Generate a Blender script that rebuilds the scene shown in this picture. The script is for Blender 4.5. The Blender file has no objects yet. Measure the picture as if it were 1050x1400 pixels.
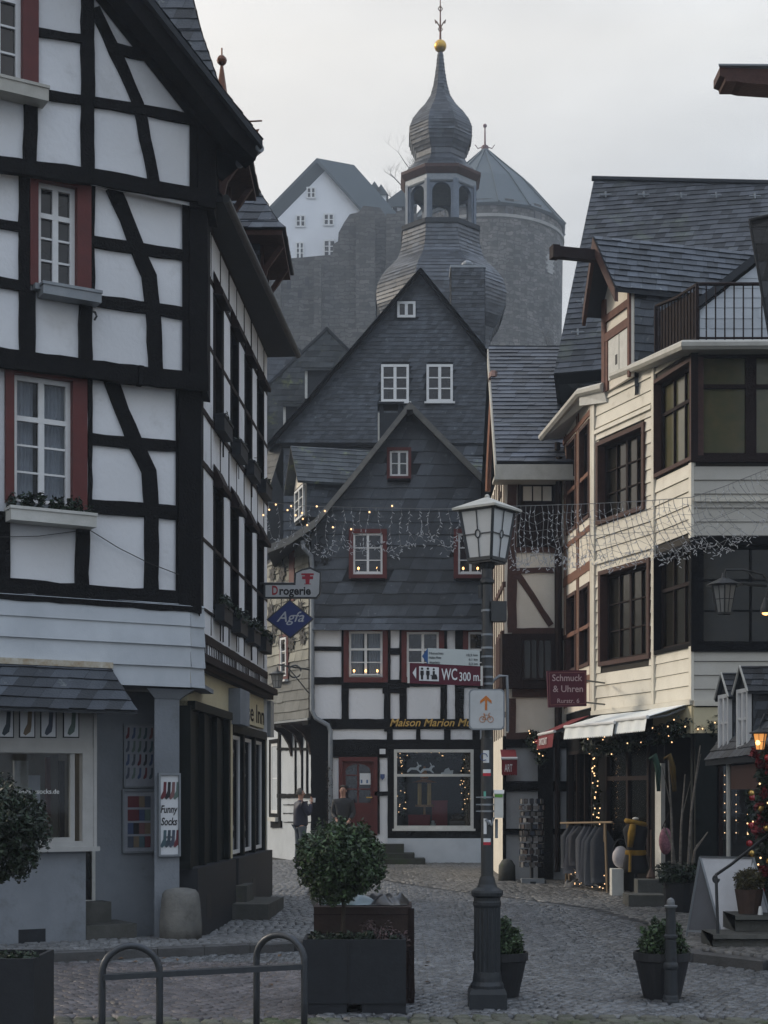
import bpy, math, random
import numpy as np
from mathutils import Vector, Matrix, geometry
random.seed(7); np.random.seed(7)
S = bpy.context.scene
COL = S.collection
R = math.radians
# ---------------------------------------------------------------- camera
FPX, U0, V0, EYE = 2100.0, 525.0, 1088.0, 1.7       # focal length, centre column, horizon row of the 1050x1400 photograph
cam = bpy.data.objects.new('camera', bpy.data.cameras.new('camera')); COL.objects.link(cam)
cam.location = (0, 0, EYE); cam.rotation_euler = (R(90), 0, 0)
cam.data.sensor_fit = 'VERTICAL'; cam.data.sensor_height = 36; cam.data.lens = FPX/1400*36
cam.data.shift_y = (V0-700)/1400
cam.data.clip_start = .1; cam.data.clip_end = 3000
S.camera = cam
# ---------------------------------------------------------------- sky and sun
SUN_TO = Vector((-.86, .34, .42)).normalized()
W = bpy.data.worlds.new('World'); S.world = W; W.use_nodes = True
nt = W.node_tree; N = nt.nodes; L = nt.links; N.clear()
out = N.new('ShaderNodeOutputWorld'); bg = N.new('ShaderNodeBackground'); bg.inputs[1].default_value = .124
sky = N.new('ShaderNodeTexSky'); sky.sky_type = 'NISHITA'; sky.sun_disc = False
sky.sun_elevation = math.asin(SUN_TO.z); sky.sun_rotation = math.atan2(SUN_TO.x, SUN_TO.y)
sky.air_density = 1.0; sky.dust_density = 2.0
tc = N.new('ShaderNodeTexCoord')
sep = N.new('ShaderNodeSeparateXYZ'); L.new(tc.outputs['Generated'], sep.inputs[0])
ramp = N.new('ShaderNodeValToRGB'); L.new(sep.outputs[2], ramp.inputs[0])          # overcast: paler and greyer low down, cooler overhead
cr = ramp.color_ramp
cr.elements[0].position = 0.0; cr.elements[0].color = (4.3, 4.9, 5.9, 1)
cr.elements[1].position = 1.0; cr.elements[1].color = (9.0, 11.0, 14.5, 1)
for p, c in ((.18, (4.5, 4.95, 5.6, 1)), (.32, (4.9, 5.2, 5.5, 1)), (.44, (6.0, 6.0, 5.85, 1)), (.60, (7.4, 8.3, 9.6, 1))):
    e = cr.elements.new(p); e.color = c
nz = N.new('ShaderNodeTexNoise'); nz.inputs['Scale'].default_value = 4.0; nz.inputs['Detail'].default_value = 5
mp = N.new('ShaderNodeMapping'); mp.inputs['Scale'].default_value = (1, 1, 2.6)
L.new(tc.outputs['Generated'], mp.inputs[0]); L.new(mp.outputs[0], nz.inputs[0])
mr = N.new('ShaderNodeMapRange'); mr.inputs[1].default_value = .3; mr.inputs[2].default_value = .7; mr.inputs[3].default_value = .76; mr.inputs[4].default_value = 1.12
L.new(nz.outputs[0], mr.inputs[0])
mul = N.new('ShaderNodeVectorMath'); mul.operation = 'SCALE'; L.new(ramp.outputs[0], mul.inputs[0]); L.new(mr.outputs[0], mul.inputs['Scale'])
# warm glow of the hidden sun
dot = N.new('ShaderNodeVectorMath'); dot.operation = 'DOT_PRODUCT'; dot.inputs[1].default_value = SUN_TO
L.new(tc.outputs['Generated'], dot.inputs[0])
gl = N.new('ShaderNodeMapRange'); gl.inputs[1].default_value = .2; gl.inputs[2].default_value = 1.0; gl.inputs[3].default_value = 0; gl.inputs[4].default_value = 1
L.new(dot.outputs['Value'], gl.inputs[0])
addw = N.new('ShaderNodeMix'); addw.data_type = 'RGBA'; addw.inputs[7].default_value = (9.5, 8.7, 7.6, 1)
L.new(gl.outputs[0], addw.inputs[0]); L.new(mul.outputs[0], addw.inputs[6])
mx = N.new('ShaderNodeMix'); mx.data_type = 'RGBA'; mx.inputs[0].default_value = .86
L.new(sky.outputs[0], mx.inputs[6]); L.new(addw.outputs[2], mx.inputs[7])
L.new(mx.outputs[2], bg.inputs[0]); L.new(bg.outputs[0], out.inputs[0])
sun = bpy.data.objects.new('sun', bpy.data.lights.new('sun', 'SUN')); COL.objects.link(sun)
sun.data.energy = 1.9; sun.data.angle = R(12); sun.data.color = (1, .89, .74)
sun.rotation_euler = (-SUN_TO).to_track_quat('-Z', 'Y').to_euler()
S.view_settings.view_transform = 'Standard'; S.view_settings.look = 'None'; S.view_settings.exposure = .28; S.view_settings.gamma = 1
S.render.engine = 'CYCLES'
S.cycles.use_denoising = True; S.cycles.denoising_prefilter = 'ACCURATE'
try: S.cycles.denoiser = 'OPENIMAGEDENOISE'
except Exception: pass
S.cycles.max_bounces = 6; S.cycles.diffuse_bounces = 3; S.cycles.glossy_bounces = 3; S.cycles.transparent_max_bounces = 12; S.cycles.volume_bounces = 0
S.cycles.caustics_reflective = False; S.cycles.caustics_refractive = False
# ---------------------------------------------------------------- helpers
def sm(a, b, x):
    t = min(1, max(0, (x-a)/(b-a))); return t*t*(3-2*t)
def gz0(y): return .15*sm(16, 25, y)
def Pt(u, v, Y): return Vector(((u-U0)/FPX*Y, Y, EYE+(V0-v)/FPX*Y))
def thing(name, label, cat, loc=(0, 0, 0), group=None):
    o = bpy.data.objects.new(name, None); COL.objects.link(o); o.location = loc
    o.empty_display_size = .1
    return tag(o, label, cat, group)
def tag(o, label, cat, group=None):
    o['label'] = label; o['category'] = cat
    if group: o['group'] = group
    return o
def base_of(o):
    p = Vector((0, 0, 0))
    while o is not None: p += o.location; o = o.parent
    return p
def auto_uv(me):
    n = len(me.polygons)
    if not n: return
    nl = len(me.loops)
    nor = np.empty(n*3, np.float32); me.polygons.foreach_get('normal', nor); nor = nor.reshape(-1, 3)
    tot = np.empty(n, np.int32); me.polygons.foreach_get('loop_total', tot)
    vi = np.empty(nl, np.int32); me.loops.foreach_get('vertex_index', vi)
    co = np.empty(len(me.vertices)*3, np.float32); me.vertices.foreach_get('co', co); co = co.reshape(-1, 3)
    flat = np.abs(nor[:, 2]) > .97
    t = np.stack([-nor[:, 1], nor[:, 0], np.zeros(n)], 1); t[flat] = (1, 0, 0)
    t /= np.maximum(np.linalg.norm(t, axis=1, keepdims=True), 1e-6)
    b = np.cross(nor, t)
    T = np.repeat(t, tot, 0); B = np.repeat(b, tot, 0); P = co[vi]
    uv = np.stack([(P*T).sum(1), (P*B).sum(1)], 1).astype(np.float32)
    lay = me.uv_layers.new(name='UVMap'); lay.data.foreach_set('uv', uv.ravel())
class MB:
    def __init__(s): s.v = []; s.f = []
    def add(s, vs, fs):
        o = len(s.v); s.v += [tuple(p) for p in vs]; s.f += [tuple(i+o for i in f) for f in fs]
    def box(s, lo, hi):
        x0, y0, z0 = lo; x1, y1, z1 = hi
        s.add([(x0,y0,z0),(x1,y0,z0),(x1,y1,z0),(x0,y1,z0),(x0,y0,z1),(x1,y0,z1),(x1,y1,z1),(x0,y1,z1)],
              [(0,3,2,1),(4,5,6,7),(0,1,5,4),(1,2,6,5),(2,3,7,6),(3,0,4,7)])
    def obox(s, c, ex, ey, ez, hx, hy, hz):
        c = Vector(c); ex = Vector(ex)*hx; ey = Vector(ey)*hy; ez = Vector(ez)*hz
        s.add([c-ex-ey-ez, c+ex-ey-ez, c+ex+ey-ez, c-ex+ey-ez, c-ex-ey+ez, c+ex-ey+ez, c+ex+ey+ez, c-ex+ey+ez],
              [(0,3,2,1),(4,5,6,7),(0,1,5,4),(1,2,6,5),(2,3,7,6),(3,0,4,7)])
    def prism(s, pts, vec, cap=True):                     # polygon swept by vec
        n = len(pts); a = [Vector(p) for p in pts]; vec = Vector(vec); b = [p+vec for p in a]
        fs = [tuple((i, (i+1) % n, n+(i+1) % n, n+i)) for i in range(n)]
        if cap: fs += [tuple(range(n-1, -1, -1)), tuple(range(n, 2*n))]
        s.add(a+b, fs)
    def quad(s, *p): s.add(p, [tuple(range(len(p)))])
    def tube(s, pts, r, n=8, caps=True):
        pts = [Vector(p) for p in pts]; m = len(pts); rs = r if isinstance(r, (list, tuple)) else [r]*m
        vs = []; fs = []; prev = None
        for i in range(m):
            d = (pts[min(i+1, m-1)]-pts[max(i-1, 0)]).normalized()
            if prev is None:
                up = Vector((0, 0, 1)) if abs(d.z) < .9 else Vector((1, 0, 0)); a = d.cross(up).normalized()
            else:
                a = (prev-d*prev.dot(d))
                a = a.normalized() if a.length > 1e-6 else d.orthogonal().normalized()
            prev = a; b = d.cross(a)
            for k in range(n):
                t = 2*math.pi*(k+.5)/n; vs.append(pts[i]+(a*math.cos(t)+b*math.sin(t))*rs[i])
        for i in range(m-1):
            for k in range(n):
                k2 = (k+1) % n; fs.append((i*n+k, i*n+k2, (i+1)*n+k2, (i+1)*n+k))
        if caps: fs += [tuple(range(n-1, -1, -1)), tuple(range((m-1)*n, m*n))]
        s.add(vs, fs)
    def lathe(s, prof, c=(0, 0, 0), n=24, rot=0, sq=1):
        c = Vector(c); vs = []; fs = []; m = len(prof)
        for r, z in prof:
            for k in range(n):
                t = rot+2*math.pi*k/n; vs.append(c+Vector((r*math.cos(t), r*math.sin(t)*sq, z)))
        for i in range(m-1):
            for k in range(n):
                k2 = (k+1) % n; fs.append((i*n+k, i*n+k2, (i+1)*n+k2, (i+1)*n+k))
        fs += [tuple(range(n-1, -1, -1)), tuple(range((m-1)*n, m*n))]
        s.add(vs, fs)
    def ball(s, c, r, n=8, m=6, sx=1, sy=1, sz=1):
        pr = []
        for i in range(m+1):
            a = -math.pi/2+math.pi*i/m; pr.append((max(1e-4, r*math.cos(a)), r*math.sin(a)))
        o = len(s.v); s.lathe(pr, (0, 0, 0), n)
        for i in range(o, len(s.v)):
            x, y, z = s.v[i]; s.v[i] = (c[0]+x*sx, c[1]+y*sy, c[2]+z*sz)
    def build(s, name, m, parent=None, smooth=False, uv=True):
        me = bpy.data.meshes.new(name); me.from_pydata(s.v, [], s.f); me.validate(); me.update()
        if uv: auto_uv(me)
        return link(name, me, m, parent, smooth)
def link(name, me, m, parent=None, smooth=False):
    if m is not None and not me.materials: me.materials.append(m)
    if smooth: me.polygons.foreach_set('use_smooth', [True]*len(me.polygons))
    o = bpy.data.objects.new(name, me); COL.objects.link(o)
    if parent is not None:
        off = base_of(parent); o.parent = parent
        if off.length > 1e-9: me.transform(Matrix.Translation(-off))
    return o
def build_np(name, V, F, m, parent=None, smooth=False):
    me = bpy.data.meshes.new(name); k = F.shape[1]
    me.vertices.add(len(V)); me.vertices.foreach_set('co', V.astype(np.float32).ravel())
    me.loops.add(F.size); me.loops.foreach_set('vertex_index', F.astype(np.int32).ravel())
    me.polygons.add(len(F)); me.polygons.foreach_set('loop_start', np.arange(0, F.size, k, dtype=np.int32))
    me.update(calc_edges=True); me.validate()
    return link(name, me, m, parent, smooth)
def struct(o, kind='structure'): o['kind'] = kind; return o
# ---- a vertical plane in the street: s metres along it, z up, o metres out of it
class Fac:
    def __init__(s, A, B):
        s.A = Vector((A[0], A[1], 0)); d = Vector((B[0]-A[0], B[1]-A[1], 0)); s.L = d.length; s.t = d.normalized(); s.n = Vector((s.t.y, -s.t.x, 0))
    def off(s, o): a = s.A+s.n*o; b = a+s.t*s.L; return Fac(a, b)
    def px(s, u, v):                                      # where the photograph's line of sight meets this plane
        k = (u-U0)/FPX; Y = (s.A.x*s.t.y-s.A.y*s.t.x)/(k*s.t.y-s.t.x)
        p = Vector((k*Y, Y, 0)); return ((p-s.A).dot(s.t), EYE+(V0-v)/FPX*Y)
    def pr(s, u0, v0, u1, v1):                            # rectangle from its two corners
        a = s.px(u0, v1); b = s.px(u1, v1); c = s.px(u1, v0); d = s.px(u0, v0)
        return (a[0], (a[1]+b[1])/2, b[0], (c[1]+d[1])/2)
    def P(s, a, z, o=0): q = s.A+s.t*a+s.n*o; return Vector((q.x, q.y, z))
    def poly(s, pts): return [s.px(*p) for p in pts]
    def bar(s, mb, s0, z0, s1, z1, o0, o1):
        mb.prism([s.P(s0, z0, o0), s.P(s1, z0, o0), s.P(s1, z1, o0), s.P(s0, z1, o0)], s.n*(o1-o0))
    def sheet(s, mb, pts, o0, o1): mb.prism([s.P(a, z, o0) for a, z in pts], s.n*(o1-o0))
    def ring(s, mb, r, w, o0, o1):
        s0, z0, s1, z1 = r; ws = w if isinstance(w, tuple) else (w, w, w, w)      # left, bottom, right, top
        s.bar(mb, s0, z0, s0+ws[0], z1, o0, o1); s.bar(mb, s1-ws[2], z0, s1, z1, o0, o1)
        s.bar(mb, s0+ws[0], z0, s1-ws[2], z0+ws[1], o0, o1-.001); s.bar(mb, s0+ws[0], z1-ws[3], s1-ws[2], z1, o0, o1-.001)
    def wall(s, mb, outer, holes=(), o=0):                # sheet with openings
        lists = [[Vector((a, z, 0)) for a, z in outer]]+[[Vector((h[0], h[1], 0)), Vector((h[0], h[3], 0)), Vector((h[2], h[3], 0)), Vector((h[2], h[1], 0))] for h in holes]
        tri = geometry.tessellate_polygon(lists); flat = [p for l in lists for p in l]
        fs = []
        for a, b, c in tri:
            pa, pb, pc = flat[a], flat[b], flat[c]
            fs.append((a, b, c) if (pb-pa).cross(pc-pa).z > 0 else (a, c, b))
        mb.add([s.P(p.x, p.y, o) for p in flat], fs)
_k = [0]
def beam(F, mb, pts, w, o1=.035, o0=-.02, rough=.008, px=True):     # hewn timber along a polyline; w in metres
    if px: pts = [F.px(*p) for p in pts]
    _k[0] = (_k[0]+1) % 9; o1 = o1+_k[0]*.0012; o0 = o0-_k[0]*.0007
    q = []
    for (a, b), (c, d) in zip(pts, pts[1:]):
        n = max(1, int(math.hypot(c-a, d-b)/.16))
        q += [(a+(c-a)*i/n, b+(d-b)*i/n) for i in range(n)]
    q.append(pts[-1]); m = len(q); l = []; r = []
    for i in range(m):
        dx = q[min(i+1, m-1)][0]-q[max(i-1, 0)][0]; dz = q[min(i+1, m-1)][1]-q[max(i-1, 0)][1]; h = math.hypot(dx, dz) or 1
        nx, nz_ = -dz/h, dx/h; j1 = random.uniform(-rough, rough); j2 = random.uniform(-rough, rough)
        l.append((q[i][0]+nx*(w/2+j1), q[i][1]+nz_*(w/2+j1))); r.append((q[i][0]-nx*(w/2+j2), q[i][1]-nz_*(w/2+j2)))
    vs = [F.P(*p, o1) for p in l]+[F.P(*p, o1) for p in r]+[F.P(*p, o0) for p in l]+[F.P(*p, o0) for p in r]
    fs = []
    for i in range(m-1):
        fs += [(i+1, i, m+i, m+i+1), (2*m+i, i, i+1, 2*m+i+1)[::-1], (3*m+i, 3*m+i+1, m+i+1, m+i)[::-1]]
    fs += [(0, 2*m, 3*m, m), (m-1, 2*m-1, 4*m-1, 3*m-1)]
    mb.add(vs, fs)
def scan(poly, b):
    xs = []
    n = len(poly)
    for i in range(n):
        (x0, y0), (x1, y1) = poly[i], poly[(i+1) % n]
        if (y0 <= b) != (y1 <= b): xs.append(x0+(x1-x0)*(b-y0)/(y1-y0))
    xs.sort(); return xs
def tiles(mb, P0, ex, ey, poly, tw, th, lift=.012, skew=.35, jit=.15, nrm=None, seed=1):
    """slates (or boards, with tw huge) laid in courses over a polygon given in (a, b) of the plane P0 + a ex + b ey"""
    rnd = random.Random(seed); P0 = Vector(P0); ex = Vector(ex); ey = Vector(ey); n = nrm or ex.cross(ey)
    bs = [p[1] for p in poly]; b0, b1 = min(bs), max(bs); b = b0; row = 0
    while b < b1-1e-4:
        h = th*(1+rnd.uniform(-.06, .06)); t = min(b+h*1.06, b1-1e-4)
        lo = scan(poly, b+1e-4); hi = scan(poly, t)
        if len(lo) >= 2:
            if len(hi) < len(lo): hi = scan(poly, min(t, (b+t)/2)) or lo
            if len(hi) < len(lo): hi = lo
            for k in range(0, len(lo)-1, 2):
                l0, r0, l1, r1 = lo[k], lo[k+1], hi[k], hi[k+1]
                a = min(l0, l1)-tw*rnd.random()-skew*th
                while a < max(r0, r1):
                    w = tw*(1+rnd.uniform(-jit, jit)); z = lift*rnd.uniform(.75, 1.3)
                    c = [max(l0, min(r0, a)), max(l0, min(r0, a+w*.985)), max(l1, min(r1, a+w*.985+skew*h)), max(l1, min(r1, a+skew*h))]
                    if c[1]-c[0] > .01 or c[2]-c[3] > .01:
                        j = rnd.uniform(-.04, .04)*th
                        q = [P0+ex*c[0]+ey*(b+j)+n*z, P0+ex*c[1]+ey*(b+j+rnd.uniform(-.02, .02)*th)+n*z*rnd.uniform(.85, 1.1), P0+ex*c[2]+ey*t+n*.001, P0+ex*c[3]+ey*t+n*.001]
                        mb.add(q+[q[0]-n*(z+.004), q[1]-n*(z+.004)], [(0, 1, 2, 3), (4, 5, 1, 0)])
                    a += w
        b += h; row += 1
def fac_tiles(mb, F, pts, tw, th, o=0, **k): tiles(mb, F.P(0, 0, o), F.t, Vector((0, 0, 1)), pts, tw, th, nrm=F.n, **k)
def roof_tiles(mb, quad3, tw, th, o=.01, **k):            # polygon of 3-D points, first edge = eave
    p = [Vector(q) for q in quad3]; ex = (p[1]-p[0]).normalized(); nn = Vector((0, 0, 0))
    for i in range(1, len(p)-1): nn += (p[i]-p[0]).cross(p[i+1]-p[0])
    nn.normalize()
    if nn.z < 0: nn = -nn
    ey = nn.cross(ex)
    if ey.z < 0: ey = -ey
    poly = [((q-p[0]).dot(ex), (q-p[0]).dot(ey)) for q in p]
    tiles(mb, p[0]+nn*o, ex, ey, poly, tw, th, nrm=nn, **k)
# ---------------------------------------------------------------- materials
def mat(name, c, c2=None, scale=5, rough=.75, bump=0, bscale=30, island=0, metal=0, spec=.35, stain=.12, sscale=.6, detail=6, stretch=None, wear_or_glint=None, emit=None, es=1, trans=0):
    m = bpy.data.materials.new(name); m.use_nodes = True; t = m.node_tree; n = t.nodes; l = t.links
    b = n['Principled BSDF']; b.inputs['Roughness'].default_value = rough; b.inputs['Metallic'].default_value = metal
    b.inputs['Specular IOR Level'].default_value = spec
    co = n.new('ShaderNodeTexCoord'); src = co.outputs['Object']
    if stretch:
        q = n.new('ShaderNodeMapping'); q.inputs['Scale'].default_value = stretch; l.new(src, q.inputs[0]); src = q.outputs[0]
    a = n.new('ShaderNodeTexNoise'); a.inputs['Scale'].default_value = scale; a.inputs['Detail'].default_value = detail; a.inputs['Roughness'].default_value = .62; l.new(src, a.inputs[0])
    ra = n.new('ShaderNodeMapRange'); ra.inputs[1].default_value = .3; ra.inputs[2].default_value = .7; l.new(a.outputs[0], ra.inputs[0])
    c = tuple(c); c2 = tuple(c2) if c2 else tuple(x*.78 for x in c)
    mx = n.new('ShaderNodeMix'); mx.data_type = 'RGBA'; mx.inputs[6].default_value = c+(1,); mx.inputs[7].default_value = c2+(1,); l.new(ra.outputs[0], mx.inputs[0])
    cur = mx.outputs[2]
    if wear_or_glint:                                              # patches of a third colour: moss, lichen, bare paint, painted slate highlights
        wc, ws, w0, w1 = wear_or_glint
        w = n.new('ShaderNodeTexNoise'); w.inputs['Scale'].default_value = ws; w.inputs['Detail'].default_value = 8; w.inputs['Roughness'].default_value = .7; l.new(src, w.inputs[0])
        wr = n.new('ShaderNodeMapRange'); wr.inputs[1].default_value = w0; wr.inputs[2].default_value = w1; l.new(w.outputs[0], wr.inputs[0])
        wm = n.new('ShaderNodeMix'); wm.data_type = 'RGBA'; wm.inputs[7].default_value = tuple(wc)+(1,); l.new(wr.outputs[0], wm.inputs[0]); l.new(cur, wm.inputs[6]); cur = wm.outputs[2]
    fac = None
    if stain:
        d = n.new('ShaderNodeTexNoise'); d.inputs['Scale'].default_value = sscale; d.inputs['Detail'].default_value = 4; l.new(co.outputs['Object'], d.inputs[0])
        dr = n.new('ShaderNodeMapRange'); dr.inputs[1].default_value = .3; dr.inputs[2].default_value = .7; dr.inputs[3].default_value = 1-stain; dr.inputs[4].default_value = 1+stain*.5; l.new(d.outputs[0], dr.inputs[0]); fac = dr.outputs[0]
    if island:
        g = n.new('ShaderNodeNewGeometry'); ir = n.new('ShaderNodeMapRange'); ir.inputs[3].default_value = 1-island; ir.inputs[4].default_value = 1+island; l.new(g.outputs['Random Per Island'], ir.inputs[0])
        if fac is not None:
            mm = n.new('ShaderNodeMath'); mm.operation = 'MULTIPLY'; l.new(fac, mm.inputs[0]); l.new(ir.outputs[0], mm.inputs[1]); fac = mm.outputs[0]
        else: fac = ir.outputs[0]
    if fac is not None:
        vm = n.new('ShaderNodeVectorMath'); vm.operation = 'SCALE'; l.new(cur, vm.inputs[0]); l.new(fac, vm.inputs['Scale']); cur = vm.outputs[0]
    l.new(cur, b.inputs['Base Color'])
    if bump:
        bn = n.new('ShaderNodeTexNoise'); bn.inputs['Scale'].default_value = bscale; bn.inputs['Detail'].default_value = 5; l.new(src, bn.inputs[0])
        bp = n.new('ShaderNodeBump'); bp.inputs['Strength'].default_value = bump; bp.inputs['Distance'].default_value = .02; l.new(bn.outputs[0], bp.inputs['Height']); l.new(bp.outputs[0], b.inputs['Normal'])
    if emit:
        b.inputs['Emission Color'].default_value = tuple(emit)+(1,); b.inputs['Emission Strength'].default_value = es
    if trans: b.inputs['Transmission Weight'].default_value = trans
    return m
def glass(name, tint=(.9, .93, .95), mixf=1.0, rough=.03):
    m = bpy.data.materials.new(name); m.use_nodes = True; t = m.node_tree; n = t.nodes; l = t.links
    n.remove(n['Principled BSDF']); o = n['Material Output']
    tr = n.new('ShaderNodeBsdfTransparent'); tr.inputs[0].default_value = tint+(1,)
    g = n.new('ShaderNodeBsdfGlossy'); g.inputs['Roughness'].default_value = rough; g.inputs[0].default_value = (.9, .93, .96, 1)
    fr = n.new('ShaderNodeFresnel'); fr.inputs[0].default_value = 1.27
    mr_ = n.new('ShaderNodeMapRange'); mr_.inputs[3].default_value = 1-mixf; mr_.inputs[4].default_value = 1; l.new(fr.outputs[0], mr_.inputs[0])
    x = n.new('ShaderNodeMixShader'); l.new(mr_.outputs[0], x.inputs[0]); l.new(tr.outputs[0], x.inputs[1]); l.new(g.outputs[0], x.inputs[2]); l.new(x.outputs[0], o.inputs[0])
    return m
M = {}
M['plaster'] = mat('white_lime_plaster', (.75, .765, .79), (.66, .675, .70), 2.2, .9, .35, 14, stain=.14, sscale=1.1, spec=.15, wear_or_glint=((.50, .505, .51), 2.4, .56, .82))
M['plaster_blue'] = mat('blue_grey_render', (.222, .242, .268), (.18, .198, .22), 2.2, .88, .25, 30, stain=.22, sscale=.9, wear_or_glint=((.13, .138, .145), 2.6, .58, .80))
M['plaster_cream'] = mat('cream_plaster', (.74, .69, .60), (.66, .61, .52), 4, .9, .2, 25, stain=.10)
M['fascia_cream'] = mat('cream_painted_fascia', (.62, .56, .38), (.55, .49, .33), 3, .7, stain=.12)
M['timber'] = mat('black_tarred_timber', (.0045, .0045, .0052), (.009, .009, .010), 14, .85, .6, 40, spec=.12, stain=.2, wear_or_glint=((.03, .029, .028), 9, .64, .82))
M['timber_brown'] = mat('red_brown_timber', (.075, .036, .028), (.05, .024, .02), 14, .75, .4, 40)
M['timber_dark_brown'] = mat('dark_brown_timber', (.022, .013, .012), (.014, .009, .009), 14, .75, .4, 40, spec=.15)
M['board_white'] = mat('white_painted_boards', (.50, .535, .57), (.42, .455, .49), 3, .6, .08, 60, island=.05, stain=.14)
M['board_cream'] = mat('cream_painted_boards', (.70, .665, .575), (.61, .575, .49), 3, .6, .08, 60, island=.09, stain=.2, wear_or_glint=((.38, .33, .25), 2.2, .56, .80))
M['board_shaded'] = mat('shaded_cream_boards', (.52, .50, .45), (.46, .44, .39), 3, .6, .08, 60, island=.06, stain=.14)  # same cream boards, darkened in colour for the face turned from the sun
M['slate'] = mat('blue_grey_slate', (.052, .060, .072), (.034, .040, .050), 6, .55, .35, 45, island=.75, stain=.3, spec=.5, wear_or_glint=((.17, .185, .18), 6, .60, .74))  # pale patches also paint the bright speckled highlights of the slates
M['slate_wall'] = mat('slate_cladding', (.058, .069, .085), (.036, .043, .054), 5, .55, .3, 45, island=.52, stain=.3, spec=.5, wear_or_glint=((.18, .20, .22), 7, .60, .76))  # pale speckles are highlights painted into the cladding colour
M['slate_moss'] = mat('mossy_slate', (.055, .062, .068), (.036, .042, .046), 6, .6, .4, 45, island=.5, stain=.3, spec=.4, wear_or_glint=((.12, .14, .06), 2.4, .56, .70))
M['slate_pale'] = mat('pale_weathered_or_sunlit_slate', (.17, .165, .15), (.11, .11, .105), 6, .7, .3, 45, island=.25, stain=.2)
M['board_gap'] = mat('dark_board_joint', (.045, .04, .034), None, 6, .9)
M['slate_base'] = mat('slate_underlay', (.030, .034, .040), None, 6, .8)
M['red'] = mat('oxblood_paint', (.115, .022, .020), (.085, .018, .017), 6, .55, .1, 50)
M['white'] = mat('white_gloss_paint', (.72, .73, .73), (.64, .65, .65), 6, .4, .05, 50, stain=.08)
M['white_old'] = mat('worn_white_paint', (.58, .58, .55), (.48, .48, .45), 7, .6, .1, 40, stain=.15)
M['pane'] = mat('dark_window_pane', (.012, .013, .016), (.02, .02, .024), 1.5, .06, spec=.6, stain=0)
M['pane_old'] = mat('old_leaded_pane', (.014, .014, .013), (.026, .024, .018), 3, .14, spec=.32, stain=.2, bump=.1, bscale=6)
M['pane_amber'] = mat('amber_leaded_pane', (.11, .095, .05), (.07, .075, .04), 3.5, .2, spec=.5, stain=.25)
M['glass'] = glass('clear_shop_glass')
M['dark_room'] = mat('unlit_interior', (.045, .042, .04), (.03, .028, .028), 2, .9)
M['curtain'] = mat('pale_net_curtain', (.42, .42, .45), (.34, .34, .37), 8, .9)
M['black_metal'] = mat('black_cast_iron', (.022, .025, .028), (.03, .033, .036), 18, .42, .15, 60, spec=.5)
M['iron'] = mat('dark_painted_iron', (.018, .022, .027), (.025, .029, .033), 12, .45, .12, 60, spec=.3, wear_or_glint=((.10, .10, .10), 14, .66, .8))
M['steel'] = mat('grey_painted_steel', (.050, .055, .063), (.040, .045, .052), 20, .35, .06, 80, metal=.3)
M['zinc'] = mat('zinc_sheet', (.26, .28, .30), (.20, .22, .24), 6, .5, .1, 30, metal=.4)
M['zinc_pale'] = mat('pale_weathered_zinc', (.48, .47, .43), (.38, .37, .33), 6, .6, .1, 30)
M['copper'] = mat('brown_copper', (.14, .06, .035), (.10, .045, .03), 8, .45, metal=.6)
M['dark_grey'] = mat('anthracite_paint', (.022, .025, .030), (.017, .019, .023), 8, .6, .1, 40, spec=.2)
M['green_black'] = mat('dark_green_boarding', (.005, .008, .008), (.008, .011, .011), 8, .65, .1, 40, spec=.15)
M['stone'] = mat('grey_dressed_stone', (.17, .165, .15), (.10, .10, .095), 5, .85, .5, 25, stain=.3, wear_or_glint=((.06, .062, .05), 3, .56, .72))
M['step'] = mat('dark_step_stone', (.085, .085, .078), (.05, .052, .046), 5, .8, .5, 25, stain=.25, wear_or_glint=((.05, .065, .03), 4, .6, .72))
M['paper'] = mat('white_paper', (.66, .68, .70), (.60, .62, .64), 6, .6, stain=.05)
M['black'] = mat('black_print', (.015, .015, .017), None, 8, .6, stain=0)
M['gold'] = mat('gilt', (.60, .38, .08), (.48, .28, .05), 12, .35, metal=.75, stain=0)
M['gold_paint'] = mat('gold_paint', (.55, .36, .10), (.48, .30, .08), 12, .5, stain=0)
M['bulb'] = mat('warm_bulb', (.9, .6, .3), None, 3, .4, emit=(1, .50, .16), es=3.5, stain=0)
M['spark'] = mat('warm_fairy_light', (.9, .7, .4), None, 3, .4, emit=(1, .60, .30), es=1.6, stain=0)
M['clear_bulb'] = mat('clear_plastic_bulb', (.64, .65, .67), None, 3, .25, spec=.6, stain=0)
M['wire'] = mat('grey_wire', (.27, .27, .27), None, 8, .5, stain=0)
M['black_wire'] = mat('black_cable', (.02, .02, .02), None, 8, .5, stain=0)
M['leaf'] = mat('box_leaves', (.040, .072, .024), (.016, .034, .013), 9, .5, island=.8, stain=.25, sscale=4, spec=.4)
M['leaf_dark'] = mat('dark_evergreen_leaves', (.018, .034, .017), (.009, .018, .009), 9, .5, island=.8, stain=.25, sscale=4, spec=.4)
M['leaf_rust'] = mat('rusty_box_leaves', (.075, .055, .018), (.04, .045, .016), 9, .55, island=.5, stain=.25, sscale=4)
M['heather'] = mat('pink_heather', (.085, .052, .055), (.05, .036, .032), 12, .8, island=.5)
M['bark'] = mat('brown_bark', (.05, .038, .028), (.03, .024, .018), 18, .9, .5, 40)
M['birch'] = mat('pale_birch_bark', (.20, .18, .155), (.09, .08, .07), 18, .85, .4, 30)
M['soil'] = mat('dark_soil', (.02, .016, .013), None, 30, .95, .5, 60)
M['corten'] = mat('rusty_brown_planter_boards', (.045, .028, .024), (.028, .018, .016), 9, .8, .3, 30, stain=.25)
M['pot'] = mat('matt_black_pot', (.014, .015, .018), (.02, .021, .024), 10, .5, .05, 40)
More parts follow.
